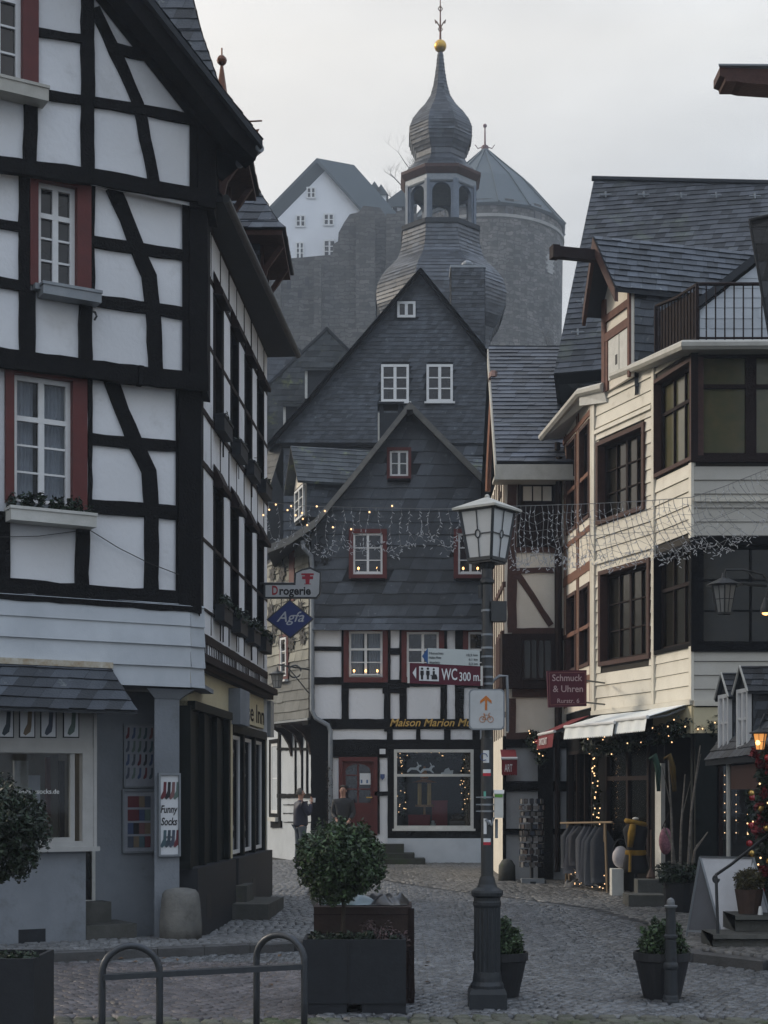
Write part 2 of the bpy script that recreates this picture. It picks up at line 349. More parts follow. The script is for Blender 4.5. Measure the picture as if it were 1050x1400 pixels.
M['wood_tub'] = mat('brown_wooden_tub', (.07, .042, .032), (.045, .028, .022), 14, .75, .35, 30)
def flat(name, c, rough=.6, **k): return mat(name, c, None, 6, rough, stain=.04, **k)
def text(body, P0, ex, ey, h, m, parent, width=None, shear=0, bold=0, name='lettering', depth=.002):
    """raised letters standing on the line that starts at P0; h is the height of the line of capitals"""
    cu = bpy.data.curves.new('t', 'FONT'); cu.body = body; cu.size = 1; cu.shear = shear; cu.offset = bold; cu.extrude = .02; cu.resolution_u = 3
    o = bpy.data.objects.new('t', cu); COL.objects.link(o)
    dg = bpy.context.evaluated_depsgraph_get(); me = bpy.data.meshes.new_from_object(o.evaluated_get(dg))
    bpy.data.objects.remove(o); bpy.data.curves.remove(cu)
    xs = [v.co.x for v in me.vertices]; x0, x1 = min(xs), max(xs)
    k = h/.7; kx = (width/(x1-x0)) if width else k
    ex = Vector(ex).normalized(); ey = Vector(ey).normalized(); nn = ex.cross(ey); P0 = Vector(P0)
    for v in me.vertices: v.co = P0+ex*((v.co.x-x0)*kx)+ey*(v.co.y*k)+nn*((v.co.z+.02)/.04*depth)
    me.name = name; me.materials.clear(); me.update()
    return link(name, me, m, parent)
def ftext(F, body, u0, v0, u1, h_px, m, parent, o=.05, **k):     # baseline (u0,v0) to u1 on the plane
    a = F.px(u0, v0); b = F.px(u1, v0); c = F.px(u0, v0-h_px)
    return text(body, F.P(a[0], a[1], o), F.t, (0, 0, 1), c[1]-a[1], m, parent, width=b[0]-a[0], **k)
# ---- windows
def window(F, r, parent, cas=None, cw=.1, fr='white', fw=.05, cols=2, rows=3, transom=None, rec=.07, pane='pane', sill=None, co=.03, curtain=False, mw=.022, label=None, glow=None):
    """r = opening (s0,z0,s1,z1); a casing (if any) is laid round it"""
    s0, z0, s1, z1 = r
    mb = MB()
    if cas:
        cws = cw if isinstance(cw, tuple) else (cw, cw, cw, cw)
        F.ring(mb, (s0-cws[0], z0-cws[1], s1+cws[2], z1+cws[3]), cws, -rec-.03, co); w = mb.build('window', M[cas], parent)
        sash = MB()
    else: w = None; sash = mb
    F.ring(sash, r, fw, -rec-.02, -rec+.035)
    mid = (s0+s1)/2; a0, a1, b0, b1 = s0+fw, s1-fw, z0+fw, z1-fw
    bars = sash
    for c in range(1, cols):
        x = a0+(a1-a0)*c/cols; ww = fw*.6 if (cols % 2 == 0 and c == cols//2) else mw/2
        F.bar(bars, x-ww, b0, x+ww, b1, -rec-.01, -rec+.031)
    hs = []
    if transom is not None:
        zt = b0+(b1-b0)*transom; F.bar(bars, a0, zt-fw*.5, a1, zt+fw*.5, -rec-.01, -rec+.033); hs = [b0+(zt-b0)*i/rows for i in range(1, rows)]
    else: hs = [b0+(b1-b0)*i/rows for i in range(1, rows)]
    for z in hs: F.bar(bars, a0, z-mw/2, a1, z+mw/2, -rec-.008, -rec+.022)
    if w is None: w = sash.build('window', M[fr], parent)
    else: sash.build('sash', M[fr], w)
    if label: w['label'] = label
    pb = MB(); F.bar(pb, s0+.01, z0+.01, s1-.01, z1-.01, -rec-.008, -rec-.004)
    pb.build('pane', M['glass'] if curtain else M[pane], w)
    if curtain:
        cb = MB(); F.bar(cb, s0-.02, z0-.02, s1+.02, z1+.02, -rec-.50, -rec-.48); cb.build('interior', M['dark_room'], w)
        for (c0, c1) in ((s0, mid-.06), (mid+.05, s1)):
            q = MB(); n = 22; vs = []; fs = []
            for i in range(n+1):
                x = c0+(c1-c0)*i/n; oo = -rec-.10+.022*math.sin(i*1.7+c0*9)+.01*math.sin(i*3.1)
                vs += [F.P(x+.02*math.sin(c0*5), z0+.01, oo*1.02), F.P(x, z1-.02, oo)]
            for i in range(n): fs.append((2*i, 2*i+2, 2*i+3, 2*i+1))
            q.add(vs, fs); q.build('curtain', M['curtain'], w, smooth=True)
    if sill:
        ov, dp, hh, sm_ = sill; sb = MB(); F.bar(sb, s0-ov, z0-hh-(cws[1] if cas else 0), s1+ov, z0-(cws[1] if cas else 0)+.002, -.02, dp); sb.build('sill', M[sm_], w)
    return w
# ---- foliage: many small bent leaves
def leaves(name, m, parent, clumps, n, size, seed=1, up=.3):
    """clumps: list of (centre, radii); n leaves in all, spread by volume, thicker towards each clump's skin"""
    rg = np.random.default_rng(seed); vol = np.array([c[1][0]*c[1][1]*c[1][2] for c in clumps])**.8; cnt = np.maximum(3, (n*vol/vol.sum()).astype(int))
    C = []; D = []
    for (c, r), k in zip(clumps, cnt):
        d = rg.normal(size=(k, 3)); d /= np.linalg.norm(d, axis=1, keepdims=True); q = rg.random((k, 1))**.45
        C.append(np.array(c)+d*q*np.array(r)); D.append(d)
    C = np.concatenate(C); D = np.concatenate(D); k = len(C)
    nr = D*.7+rg.normal(size=(k, 3))*.6+np.array([0, 0, up]); nr /= np.linalg.norm(nr, axis=1, keepdims=True)
    a = np.cross(nr, rg.normal(size=(k, 3))); a /= np.maximum(np.linalg.norm(a, axis=1, keepdims=True), 1e-6); b = np.cross(nr, a)
    sz = size*rg.uniform(.6, 1.35, (k, 1)); w = sz*.42
    V = np.stack([C-a*sz*.5, C+b*w*.6-nr*sz*.06, C+a*sz*.55-nr*sz*.12, C-b*w*.6-nr*sz*.06], 1).reshape(-1, 3)
    return build_np(name, V, np.arange(4*k).reshape(-1, 4), m, parent)
def ball_clumps(c, r, k, cr, seed=1, sq=(1, 1, 1)):
    rd = random.Random(seed); o = [(c, (r*sq[0]*.8, r*sq[1]*.8, r*sq[2]*.8))]
    for i in range(k):
        z = 1-2*(i+.5)/k; a = i*2.39996; q = math.sqrt(1-z*z); d = r*rd.uniform(.72, .98)
        o.append(((c[0]+q*math.cos(a)*d*sq[0], c[1]+q*math.sin(a)*d*sq[1], c[2]+z*d*sq[2]), (cr*rd.uniform(.6, 1.2),)*3))
    return o
# ================================================================ ground
def right_edge(y):                                        # line of the drain that parts the roadway from the shop fronts
    P = [(10, 3.9), (14.7, 3.75), (16.1, 3.12), (18, 3.2), (19.8, 3.25), (21.7, 2.84), (23.4, 1.84), (25.2, .9), (27.5, .1), (31, -.9), (36, -2)]
    for (y0, x0), (y1, x1) in zip(P, P[1:]):
        if y <= y1: return x0+(x1-x0)*max(0, (y-y0)/(y1-y0))
    return P[-1][1]
def left_edge(y):                                         # pavement under the gabled house; beyond 17 m it runs out flush
    P = [(10, -9), (14.2, -7), (15.45, -3.9), (16.7, -1.0), (17.4, -.6), (20, -.75), (24, -1.1), (40, -1.2)]
    for (y0, x0), (y1, x1) in zip(P, P[1:]):
        if y <= y1: return x0+(x1-x0)*max(0, (y-y0)/(y1-y0))
    return P[-1][1]
def gz(x, y):
    h = gz0(y)
    if x < left_edge(y) and y > 14.2: h += .10*(1-sm(16.9, 18.6, y))
    if x > right_edge(y)+.0 and y > 14.7: h += .10*(1-sm(15.6, 18.5, y))*sm(14.7, 14.72, y)
    return h
M['ground'] = mat('dark_joint_sand', (.035, .033, .03), (.022, .021, .02), 3, .9, .4, 40, wear_or_glint=((.03, .04, .015), 1.2, .52, .7))
gm = MB(); ys = [-80, -20, 0, 8, 12, 16, 17, 18, 19, 20, 21, 22, 23, 24, 25, 30, 45, 70, 120, 300, 900]; xs = [-700, -200, -60, -20, -8, -4, 0, 4, 8, 20, 60, 200, 700]
gm.add([(x, y, gz0(y)-.012) for y in ys for x in xs], [(j*len(xs)+i, j*len(xs)+i+1, (j+1)*len(xs)+i+1, (j+1)*len(xs)+i) for j in range(len(ys)-1) for i in range(len(xs)-1)])
struct(gm.build('ground', M['ground']))
def cobbles(name, m, test, x0, x1, y0, y1, sx, sy, arcw, arch, dz=0, seed=3, dome=.014):
    rg = np.random.default_rng(seed); V = []; nrow = int((y1-y0)/sy); ncol = int((x1-x0)/sx)
    for j in range(nrow):
        st = rg.random()*sx if arcw == 0 else (j % 2)*sx*.5
        for i in range(ncol):
            x = x0+i*sx+st+rg.normal()*sx*.06
            if arcw:
                q = ((x-x0)/arcw) % 1*2-1; y = y0+j*sy+arch*(1-q*q); sl = -4*arch*q/arcw
            else: y = y0+j*sy+.03*math.sin(x*2.1+j*.3); sl = 0
            y += rg.normal()*sy*.06
            if not test(x, y): continue
            a = math.atan(sl)+rg.normal()*.06; c, s = math.cos(a), math.sin(a)
            hx, hy = sx*.5*rg.uniform(.80, .94), sy*.5*rg.uniform(.78, .93)
            z = gz(x, y)+dz+rg.normal()*.0028; tx, ty = rg.normal(0, .026, 2)
            for k, zz in ((1, -.02), (.93, .003), (.70, dome)):
                for ux, uy in ((-1, -1), (1, -1), (1, 1), (-1, 1)):
                    px, py = ux*hx*k, uy*hy*k
                    V.append((x+c*px-s*py, y+s*px+c*py, z+zz+(px*tx+py*ty if zz > 0 else 0)))
    V = np.array(V); n = len(V)//12; b = np.arange(n)[:, None, None]*12
    q = [(r*4+i, r*4+(i+1) % 4, r*4+4+(i+1) % 4, r*4+4+i) for r in range(2) for i in range(4)]+[(8, 9, 10, 11)]
    F = (b+np.array(q)[None]).reshape(-1, 4)
    return struct(build_np(name, V, F, m))
M['cob'] = mat('damp_grey_cobbles', (.140, .146, .154), (.085, .09, .096), 5, .34, .5, 60, island=.40, stain=.3, sscale=.5, spec=.6)
M['cob_red'] = mat('damp_reddish_setts', (.135, .120, .122), (.085, .080, .084), 5, .42, .5, 60, island=.30, stain=.25, sscale=.5, spec=.5)
M['cob_pale'] = mat('pale_pavement_setts', (.175, .178, .18), (.115, .118, .12), 5, .5, .5, 60, island=.28, stain=.25, sscale=.5, spec=.5)
M['cob_moss'] = mat('mossy_cobbles', (.085, .090, .062), (.11, .11, .10), 2.5, .7, .6, 50, island=.25, stain=.3, wear_or_glint=((.035, .055, .015), 1.6, .5, .66))
inb = lambda x, y: left_edge(y) < x < right_edge(y)
cobbles('road', M['cob'], lambda x, y: inb(x, y) and y > 11.75+.1*math.sin(x*1.3) and not (y < 15.6 and x < -.55), -7.5, 4.2, 11.4, 38, .115, .098, 1.25, .26)
cobbles('road', M['cob_red'], lambda x, y: inb(x, y) and 11.75+.1*math.sin(x*1.3) < y < 15.6 and x < -.55, -7.5, -.4, 11.4, 15.7, .125, .105, 1.05, .30, seed=8)
cobbles('road', M['cob_moss'], lambda x, y: y < 11.78+.1*math.sin(x*1.3), -4.5, 4.5, 9.2, 12.1, .16, .13, 0, 0, seed=4)
cobbles('pavement', M['cob_pale'], lambda x, y: x < left_edge(y)-.12 and y > 14.6, -5.5, -.5, 15.0, 37, .11, .095, 0, 0, seed=5)
M['cob_warm'] = mat('brown_grey_forecourt_setts', (.150, .146, .138), (.10, .097, .092), 5, .4, .5, 60, island=.35, stain=.3, sscale=.5, spec=.5)
cobbles('pavement', M['cob_warm'], lambda x, y: x > right_edge(y)+.20 and y > 14.95, -1.5, 6.2, 14.8, 37, .14, .12, .95, .22, seed=6)
def course(name, m, path, w, h, seg, drop=0, z0=-.03):
    """kerb or channel stones laid end to end along a line"""
    mb = MB(); rd = random.Random(5)
    for (xa, ya), (xb, yb) in zip(path, path[1:]):
        L_ = math.hypot(xb-xa, yb-ya); n = max(1, round(L_/seg)); d = Vector(((xb-xa)/L_, (yb-ya)/L_, 0)); e = Vector((-d.y, d.x, 0))
        for i in range(n):
            c = Vector((xa, ya, 0))+d*(L_*(i+.5)/n); hh = h(c.y) if callable(h) else h
            top = gz0(c.y)+hh+rd.uniform(-.003, .003); a = L_/n/2-.004; q = w/2
            lo = [c+d*sx*a+e*sy*q+Vector((0, 0, gz0(c.y)+z0)) for sx, sy in ((-1, -1), (1, -1), (1, 1), (-1, 1))]
            mi = [Vector((p.x, p.y, top-.012)) for p in lo]; hi = [c+d*sx*(a-.01)+e*sy*(q-.012)+Vector((0, 0, top)) for sx, sy in ((-1, -1), (1, -1), (1, 1), (-1, 1))]
            mb.add(lo+mi+hi, [(0,1,5,4),(1,2,6,5),(2,3,7,6),(3,0,4,7),(4,5,9,8),(5,6,10,9),(6,7,11,10),(7,4,8,11),(8,9,10,11)])
    return struct(mb.build(name, m))
M['kerb'] = mat('dark_basalt_kerb', (.085, .085, .085), (.055, .055, .055), 5, .6, .4, 40, island=.18, stain=.2)
M['kerb_dark'] = mat('wet_channel_stones', (.045, .046, .048), (.028, .029, .030), 5, .4, .4, 40, island=.25, stain=.2, spec=.5)
course('kerb', M['kerb'], [(left_edge(y), y) for y in (14.3, 15.45, 16.1, 16.7, 17.2, 17.9, 18.6)], .16, lambda y: .012+.10*(1-sm(16.9, 18.6, y)), .55)
course('kerb', M['kerb'], [(6.4, 14.75), (4.6, 14.75), (3.72, 14.85), (3.2, 15.6), (3.12, 16.2), (3.2, 18), (3.25, 19.8)], .17, lambda y: .012+.10*(1-sm(15.6, 18.5, y)), .8)
course('gutter', M['kerb_dark'], [(right_edge(y), y) for y in (19.8, 20.8, 21.7, 22.6, 23.4, 24.3, 25.2, 26.3, 27.5, 29, 31)], .42, .004, .34)
# ================================================================ the black and white house on the corner
H1 = thing('half_timbered_house', 'tall black timbered white house with red framed windows above the sock shop', 'house', (-4, 19, 0))
tG = Vector((.862, .507, 0)).normalized(); cG = Vector((-2.154, 17.6, 0)); aG = cG-tG*6.5
G = Fac(aG, cG); G2 = G.off(.10); G3 = G.off(.20); sC = G.L
def mpx(F, u, v, du): return abs(F.px(u+du/2, v)[0]-F.px(u-du/2, v)[0])
# windows on the gable: (plane, opening px, casing widths, columns, panes per half, transom)
gw = [(G, (18, 516, 98, 690), (.095, .02, .165, .07), 2, 3, .68, True, 'tall red framed window with net curtains above the flower box'),
      (G2, (51, 252, 104, 394), (.09, .02, .16, .06), 2, 3, .71, False, None),
      (G3, (-34, -62, 30, 110), (.10, .02, .17, .07), 2, 3, .70, False, None)]
holes = {id(G): [], id(G2): [], id(G3): []}
for F, r, cw, c, rr, tr_, cu, lb in gw:
    q = F.pr(*r); holes[id(F)].append((q[0]-cw[0]*.6, q[1]-cw[1]*.6, q[2]+cw[2]*.6, q[3]+cw[3]*.6))
    window(F, q, H1, 'red', cw, 'white', .055, c, rr, tr_, .08, 'pane', (.06 if not cu else .02, .12, .06, 'zinc'), .045, cu, .022, lb)
wl = MB()
z1b = G.px(200, 826)[1]; z1t = G.px(200, 520)[1]; z2t = G2.px(200, 268)[1]
G.wall(wl, [(0, z1b-.3), (sC, z1b-.3), (sC, z1t), (0, z1t)], holes[id(G)])
e2 = G2.px(281, 400)[0]; G2.wall(wl, [(0, z1t-.05), (e2, z1t-.05), (e2, z2t), (0, z2t)], holes[id(G2)])
e3 = G3.px(291, 220)[0]
rk = [G3.px(270, 172), G3.px(130, -5)]; sl = (rk[1][1]-rk[0][1])/(rk[1][0]-rk[0][0])
apex_s = e3-4.3; za = rk[0][1]+sl*(apex_s-rk[0][0])
G3.wall(wl, [(0, z2t-.05), (e3, z2t-.05), (e3, G3.px(291, 166)[1]), (rk[0][0], rk[0][1]), (apex_s, za), (0, za+sl*.0)], holes[id(G3)])
wl.build('wall', M['plaster'], H1)
tb = MB()
def tbm(F, pts, wpx, o1=.035): beam(F, tb, pts, mpx(F, pts[0][0], pts[0][1], wpx) if abs(pts[0][0]-pts[-1][0]) < abs(pts[0][1]-pts[-1][1]) else wpx/FPX*17.2, o1)
# top storey
tbm(G3, [(119, -90), (119, 236)], 18); tbm(G3, [(280, 170), (280, 285)], 24, .06); tbm(G3, [(41, 128), (40, 226)], 18); tbm(G3, [(-40, 128), (-42, 222)], 18)
tbm(G3, [(50, 45), (112, 54)], 10); tbm(G3, [(50, 129), (112, 138)], 13); tbm(G3, [(126, 140), (200, 152), (275, 168)], 14); tbm(G3, [(-60, 214), (0, 226), (130, 244), (292, 273)], 20, .05)
tbm(G3, [(155, 66), (196, 77)], 15); tbm(G3, [(128, 12), (146, 50), (168, 96), (188, 143), (198, 190), (211, 258)], 16)
# middle storey
tbm(G2, [(269, 272), (269, 532)], 24, .06); tbm(G2, [(32, 240), (33, 505)], 14); tbm(G2, [(-30, 240), (-30, 505)], 16); tbm(G2, [(40, 398), (39, 500)], 16); tbm(G2, [(116, 404), (116, 508)], 18)
tbm(G2, [(-40, 300), (34, 313)], 12); tbm(G2, [(-40, 380), (34, 393)], 13); tbm(G2, [(121, 330), (190, 341), (262, 352)], 15); tbm(G2, [(121, 410), (190, 420), (262, 431)], 16); tbm(G2, [(-40, 484), (60, 498), (180, 513), (282, 524)], 25, .055)
tbm(G2, [(154, 258), (172, 300), (186, 338), (203, 378), (209, 425), (212, 512)], 20)
tbm(G2, [(190, 502), (190, 528)], 8, .08)
# lower storey
tbm(G, [(257, 522), (257, 832)], 30, .06); tbm(G, [(-16, 500), (-18, 800)], 24); tbm(G, [(4, 700), (3, 800)], 18); tbm(G, [(112, 716), (111, 806)], 18); tbm(G, [(120, 600), (190, 607), (246, 611)], 15); tbm(G, [(120, 692), (190, 697), (246, 702)], 19)
tbm(G, [(148, 515), (166, 562), (184, 606), (203, 645), (206, 700), (206, 812)], 20); tbm(G, [(-40, 796), (60, 806), (160, 813), (272, 821)], 20, .05); tbm(G, [(-40, 812), (100, 822), (272, 834)], 10, .075)
tbm(G, [(122, 512), (122, 700)], 5); tbm(G2, [(126, 256), (126, 402)], 4)
for F, uvs in ((G, (500, 600, 692, 800)), (G2, (300, 384, 484)), (G3, (40, 128, 216))):
    sx = F.px(-42, uvs[0])[0]+.1; zs_ = [F.px(-30, v)[1] for v in uvs]
    for z in zs_: beam(F, tb, [(0, z), (sx, z)], .15, .036, px=False)
    for k in range(5): a = sx*k/4.6+.08; beam(F, tb, [(a, zs_[-1]), (a, zs_[0]+(.9 if F is not G else 0))], .16, .034, px=False)
tb.build('timber_frame', M['timber'], H1)
# corner posts returning into the street
cp = MB()
for F, uv, z0, z1 in ((G, 272, z1b-.1, z1t+.05), (G2, 281, z1t-.05, z2t+.05), (G3, 291, z2t-.05, G3.px(291, 166)[1])):
    s = F.px(uv, 600)[0]; a = F.P(s-.30, z0, .03); b = F.P(s+.0, z0, .03)
    cp.prism([a, b, b+Vector((-.02, .55, 0)), a+Vector((-.02, .55, 0))], (0, 0, z1-z0))
cp.build('corner_post', M['timber'], H1)
hk = MB(); a = G2.px(127, 436); P0 = G2.P(a[0], a[1], .04)
hk.tube([P0+Vector((.0, -.02, .06)), P0+Vector((.03, -.10, .03)), P0+Vector((.05, -.12, -.02)), P0+Vector((.02, -.09, -.05))], .012); hk.build('hook', M['black_metal'], H1)
# gable roof: barge boards and slates
E_ = G3.px(333, 214); Rr = (apex_s, E_[1]-sl*(E_[0]-apex_s))
def rk_at(s, d): return (s, Rr[1]+sl*(s-Rr[0])-d)
bb = MB()
G3.sheet(bb, [rk_at(e3-.02, .30), rk_at(E_[0]-.35, .34), rk_at(E_[0]-.1, .12), rk_at(apex_s, .12), rk_at(apex_s, .36), rk_at(rk[0][0]-.1, .37)], .02, .12)
G3.sheet(bb, [rk_at(E_[0]-.05, .25), rk_at(E_[0], .05), rk_at(apex_s, .05), rk_at(apex_s, .32), rk_at(E_[0]-.35, .33)], .15, .42)
bb.build('barge_board', M['timber'], H1)
rs = MB(); back = Vector((.055, 1, 0))*1.0
fr_ = [G3.P(*rk_at(E_[0], 0), .5), G3.P(*Rr, .5)]
pr_ = [fr_[0], fr_[1], fr_[1]+Vector((0, 0, -.10)), fr_[0]+Vector((0, 0, -.08))]
rs.prism(pr_, -G3.n*1.1); rs.build('gable_roof', M['slate_base'], H1)
rt = MB(); p = [fr_[0], fr_[0]-G3.n*1.1, fr_[1]-G3.n*1.1, fr_[1]]; roof_tiles(rt, p, .22, .17, .012, seed=2); rt.build('roof_slates', M['slate'], H1)
gt = MB(); gt.tube([fr_[0]+Vector((-.03, .05, -.06)), fr_[0]-G3.n*.55+Vector((-.03, 0, -.07))], .05, 10); gt.build('gutter_end', M['zinc'], H1)
# boards below the timber, soffit, pillar, niche, shop window
Gb = G.off(.06); cb = MB(); zb0 = G.px(250, 940)[1]; zb1 = z1b+.02
fac_tiles(cb, Gb, [(0, zb0), (sC-.10, zb0), (sC-.10, zb1), (0, zb1)], 40, .232, .0, lift=.022, skew=0, seed=3)
Gk = Fac(Gb.P(sC-.10, 0), Gb.P(sC-.10, 0)+Vector((.14, .16, 0)))
fac_tiles(cb, Gk, [(0, zb0), (Gk.L, zb0), (Gk.L, zb1), (0, zb1)], 40, .232, 0, lift=.022, skew=0, seed=3)
cb.build('weatherboarding', M['board_white'], H1)
sf = MB(); p = [Gb.P(0, zb0, .01), Gb.P(sC-.1, zb0, .01), Gk.P(Gk.L, zb0, 0), Gk.P(Gk.L, zb0, 0)+Vector((0, 1.0, 0)), Gb.P(0, zb0, -2.2)]
sf.prism(p, (0, 0, .05)); sf.build('soffit', M['plaster_blue'], H1)
pl = MB(); pz0, pz1 = 0, zb0-.02; s0, s1 = G.px(213, 1100)[0], G.px(247, 1100)[0]
bq0, bq1 = G.off(-.62).px(215, 1100)[0], G.off(-.62).px(246, 1100)[0]; a = [G.P(s0, 0, -.04), G.P(s1, 0, -.04), G.P(bq1, 0, -.63), G.P(bq0, 0, -.63)]
pl.prism(a, (0, 0, pz1)); zs = G.px(230, 955)[1]
pl.add([G.P(s0, zs, -.03), G.P(s1, zs, -.03), G.P(s1+.16, pz1, .02), G.P(s0-.12, pz1, .02), G.P(bq1, zs, -.6), G.P(bq1+.16, pz1, -.6), G.P(bq0, zs, -.6), G.P(bq0-.12, pz1, -.6)], [(0, 1, 2, 3), (1, 4, 5, 2), (6, 0, 3, 7)])
pl.build('pillar', M['plaster_blue'], H1)
Gn = G.off(-.62); nw = MB(); Gn.wall(nw, [(Gn.px(105, 1100)[0], 0), (Gn.px(222, 1100)[0], 0), (Gn.px(222, 1100)[0], pz1), (Gn.px(105, 1100)[0], pz1)])
nw.build('niche_wall', M['plaster_blue'], H1)
# entrance slot beside the shop window
dr = MB(); q = Gn.pr(112, 985, 128, 1235); Gn.ring(dr, (q[0]-.1, q[1], q[2], q[3]), .04, .01, .06); d0 = dr.build('door', M['white_old'], H1)
dp = MB(); Gn.bar(dp, q[0]-.06, q[1]+.04, q[2]-.04, q[3]-.04, .005, .02); dp.build('pane', M['pane'], d0)
st = MB(); s0, s1 = G.px(117, 1250)[0], G.px(186, 1250)[0]
G.bar(st, s0, .03, s1, .27, -.62, .02); G.bar(st, s0, .27, s1-.18, .50, -.62, -.30); st.build('doorstep', M['step'], H1)
# projecting sock shop window
sx0, sx1 = 0, G.px(116, 1200)[0]; zsl = G.px(100, 1160)[1]; zs2 = G.px(100, 965)[1]
ba = MB(); G.bar(ba, sx0, .0, sx1, zsl-.03, -.6, .03); ba.build('shop_base', M['plaster_blue'], H1)
gr = MB(); q = G.pr(24, 1270, 61, 1292); G.bar(gr, *q, .02, .034); g0 = gr.build('cellar_vent', M['dark_grey'], H1)
sw = MB(); w0 = G.px(-70, 1100)[0]; w1 = G.px(126, 1100)[0]; zt = G.px(60, 1027)[1]
op = G.pr(-70, 1030, 95, 1146)
G.ring(sw, (w0, zsl+.02, w1, zt+.04), (.08, .06, .13, .06), -.05, .06)
G.ring(sw, (op[0]-.06, op[1]-.05, op[2]+.05, op[3]+.05), .05, -.03, .03)
G.bar(sw, w0, zt+.04, w1, zs2+.1, -.10, .045); G.bar(sw, w1-.005, zsl+.02, w1+.03, zs2, -.55, .07)
G.bar(sw, w0, zsl-.03, w1+.05, zsl+.02, -.1, .11)
swo = sw.build('shop_window', mat('grey_white_frame_paint', (.40, .40, .39), (.34, .34, .33), 6, .5, stain=.12), H1); gp = MB(); G.bar(gp, op[0]-.03, op[1]-.03, op[2]+.02, op[3]+.02, -.02, -.012); gp.build('pane', M['glass'], swo)
rm = MB()
for pts in ([(w0, zsl), (w1-.05, zsl)],):
    A0, A1 = G.P(w0, zsl, -.06), G.P(w1-.03, zsl, -.06); B0, B1 = A0-G.n*1.5, A1-G.n*1.0; hh = Vector((0, 0, 1.6))
    rm.quad(A0, A1, B1, B0); rm.quad(B0, B1, B1+hh, B0+hh); rm.quad(A1, A1+hh, B1+hh, B1); rm.quad(A0+hh, B0+hh, B1+hh, A1+hh)
rm.build('interior', flat('beige_shop_interior', (.22, .20, .17)), swo)
# things seen dimly inside
for i, (u, v0, v1, w, c) in enumerate(((28, 1040, 1140, .16, (.35, .33, .30)), (48, 1060, 1140, .13, (.40, .40, .42)), (72, 1035, 1142, .05, (.10, .03, .02)), (90, 1040, 1142, .06, (.05, .04, .035)))):
    q = G.off(-.55-.05*i).pr(u-8, v0, u+8, v1); mb = MB(); G.bar(mb, q[0], q[1]-.05, q[0]+w, q[3], -.62-.05*i, -.56-.05*i)
    mb.build('display_panel', flat('display_%d' % i, c), swo)
ftext(G, 'op: www.xsocks.de', 10, 1085, 81, 6.5, M['white'], swo, .0, name='lettering', bold=.01)
# four framed sock pictures under the canopy
sockc = [flat('sock_a', (.05, .07, .09)), flat('sock_b', (.12, .17, .15)), flat('sock_c', (.07, .085, .12)), flat('sock_d', (.20, .15, .10)), flat('sock_red', (.14, .03, .04)), flat('sock_blue', (.06, .09, .18)), flat('sock_black', (.02, .02, .025)), flat('sock_teal', (.07, .12, .14)), flat('sock_pink', (.20, .10, .10))]
def sock(mb, F, s, z, h, o):
    w = h*.21
    pts = [(s-w*.05, z+h*.5), (s+w*.75, z+h*.5), (s+w*.62, z-h*.12), (s+w*.42, z-h*.34), (s-w*.55, z-h*.5), (s-w*1.0, z-h*.42), (s-w*.75, z-h*.24), (s-w*.2, z-h*.02)]
    F.sheet(mb, pts, o, o+.004)
for i, uc in enumerate((-23, 6, 35, 64, 95)):
    q = G.pr(uc-11, 970, uc+11, 1009); mb = MB(); G.bar(mb, *q, .045, .056); f = mb.build('sock_picture', M['dark_grey'], swo)
    mb = MB(); G.bar(mb, q[0]+.012, q[1]+.012, q[2]-.012, q[3]-.012, .055, .060); mb.build('picture_sheet', M['paper'], f)
    mb = MB(); sock(mb, G, (q[0]+q[2])/2+.01, (q[1]+q[3])/2, .26, .061); mb.build('printed_sock', sockc[(i*3+1) % 4], f)
# slate canopy
cz0, cz1 = G.px(60, 976)[1]+.02, G.px(60, 910)[1]; c1, c2 = G.px(146, 912)[0], G.px(172, 977)[0]
aw = MB(); T0, T1 = G.P(0, cz1, .10), G.P(c1, cz1, .10); B0, B1 = G.P(0, cz0, .55), G.P(c2-.08, cz0, .55)
aw.add([B0, B1, T1, T0]+[p+Vector((0, 0, -.03)) for p in (B0, B1, T1, T0)]+[G.P(c2-.3, cz0, -.1), G.P(c1-.1, cz1, -.1)], [(0, 1, 2, 3), (4, 7, 6, 5), (0, 4, 5, 1), (1, 5, 6, 2), (1, 8, 9, 2)])
awo = aw.build('canopy', M['slate_base'], H1)
ct = MB(); roof_tiles(ct, [B0, B1, T1, T0], .20, .155, .012, lift=.016, skew=.75, jit=.12, seed=9); ct.build('canopy_slates', M['slate'], awo)
fl = MB(); G.bar(fl, 0, cz1-.01, c1+.02, cz1+.055, .06, .15); fl.build('flashing', mat('rusty_white_flashing', (.55, .54, .48), (.30, .22, .12), 9, .6), awo)
# ---- upper street front
Sf = Fac((-2.15, 17.65), (-1.812, 23.8)); SL = Sf.L
def sY(y): return (y-17.65)*SL/6.15
wz = [(4.05, 5.42), (6.38, 7.78)]; wc = [19.10, 20.45, 21.72, 22.98]; hw = .26
hl = [(sY(y)-hw-.04, z0-.04, sY(y)+hw+.04, z1+.04) for y in wc for z0, z1 in wz]
w2 = MB(); Sf.wall(w2, [(0, 3.30), (SL, 3.30), (SL, 8.62), (0, 8.62)], hl); 
Bk = Fac((-1.812, 23.8), (-6.5, 24.4)); Bk.wall(w2, [(0, 0), (Bk.L, 0), (Bk.L, 8.6), (0, 8.6)])
w2.build('street_wall', M['plaster'], H1)
for fl_, (z0, z1) in enumerate(wz):
    for y in wc: window(Sf, (sY(y)-hw, z0, sY(y)+hw, z1), H1, 'timber', .07, 'timber_dark_brown', .05, 2, 2, .7, .10, 'pane', None, .012)
stb = MB()
def sb(s0, z0, s1, z1, w, o1=.006): beam(Sf, stb, [(s0, z0), (s1, z1)], w*.65, o1, rough=.004, px=False)
for z, w in ((3.56, .17), (3.90, .05), (5.60, .12), (6.22, .11), (7.93, .12), (8.55, .10), (4.72, .07), (7.1, .08)): sb(0, z, SL, z, w)
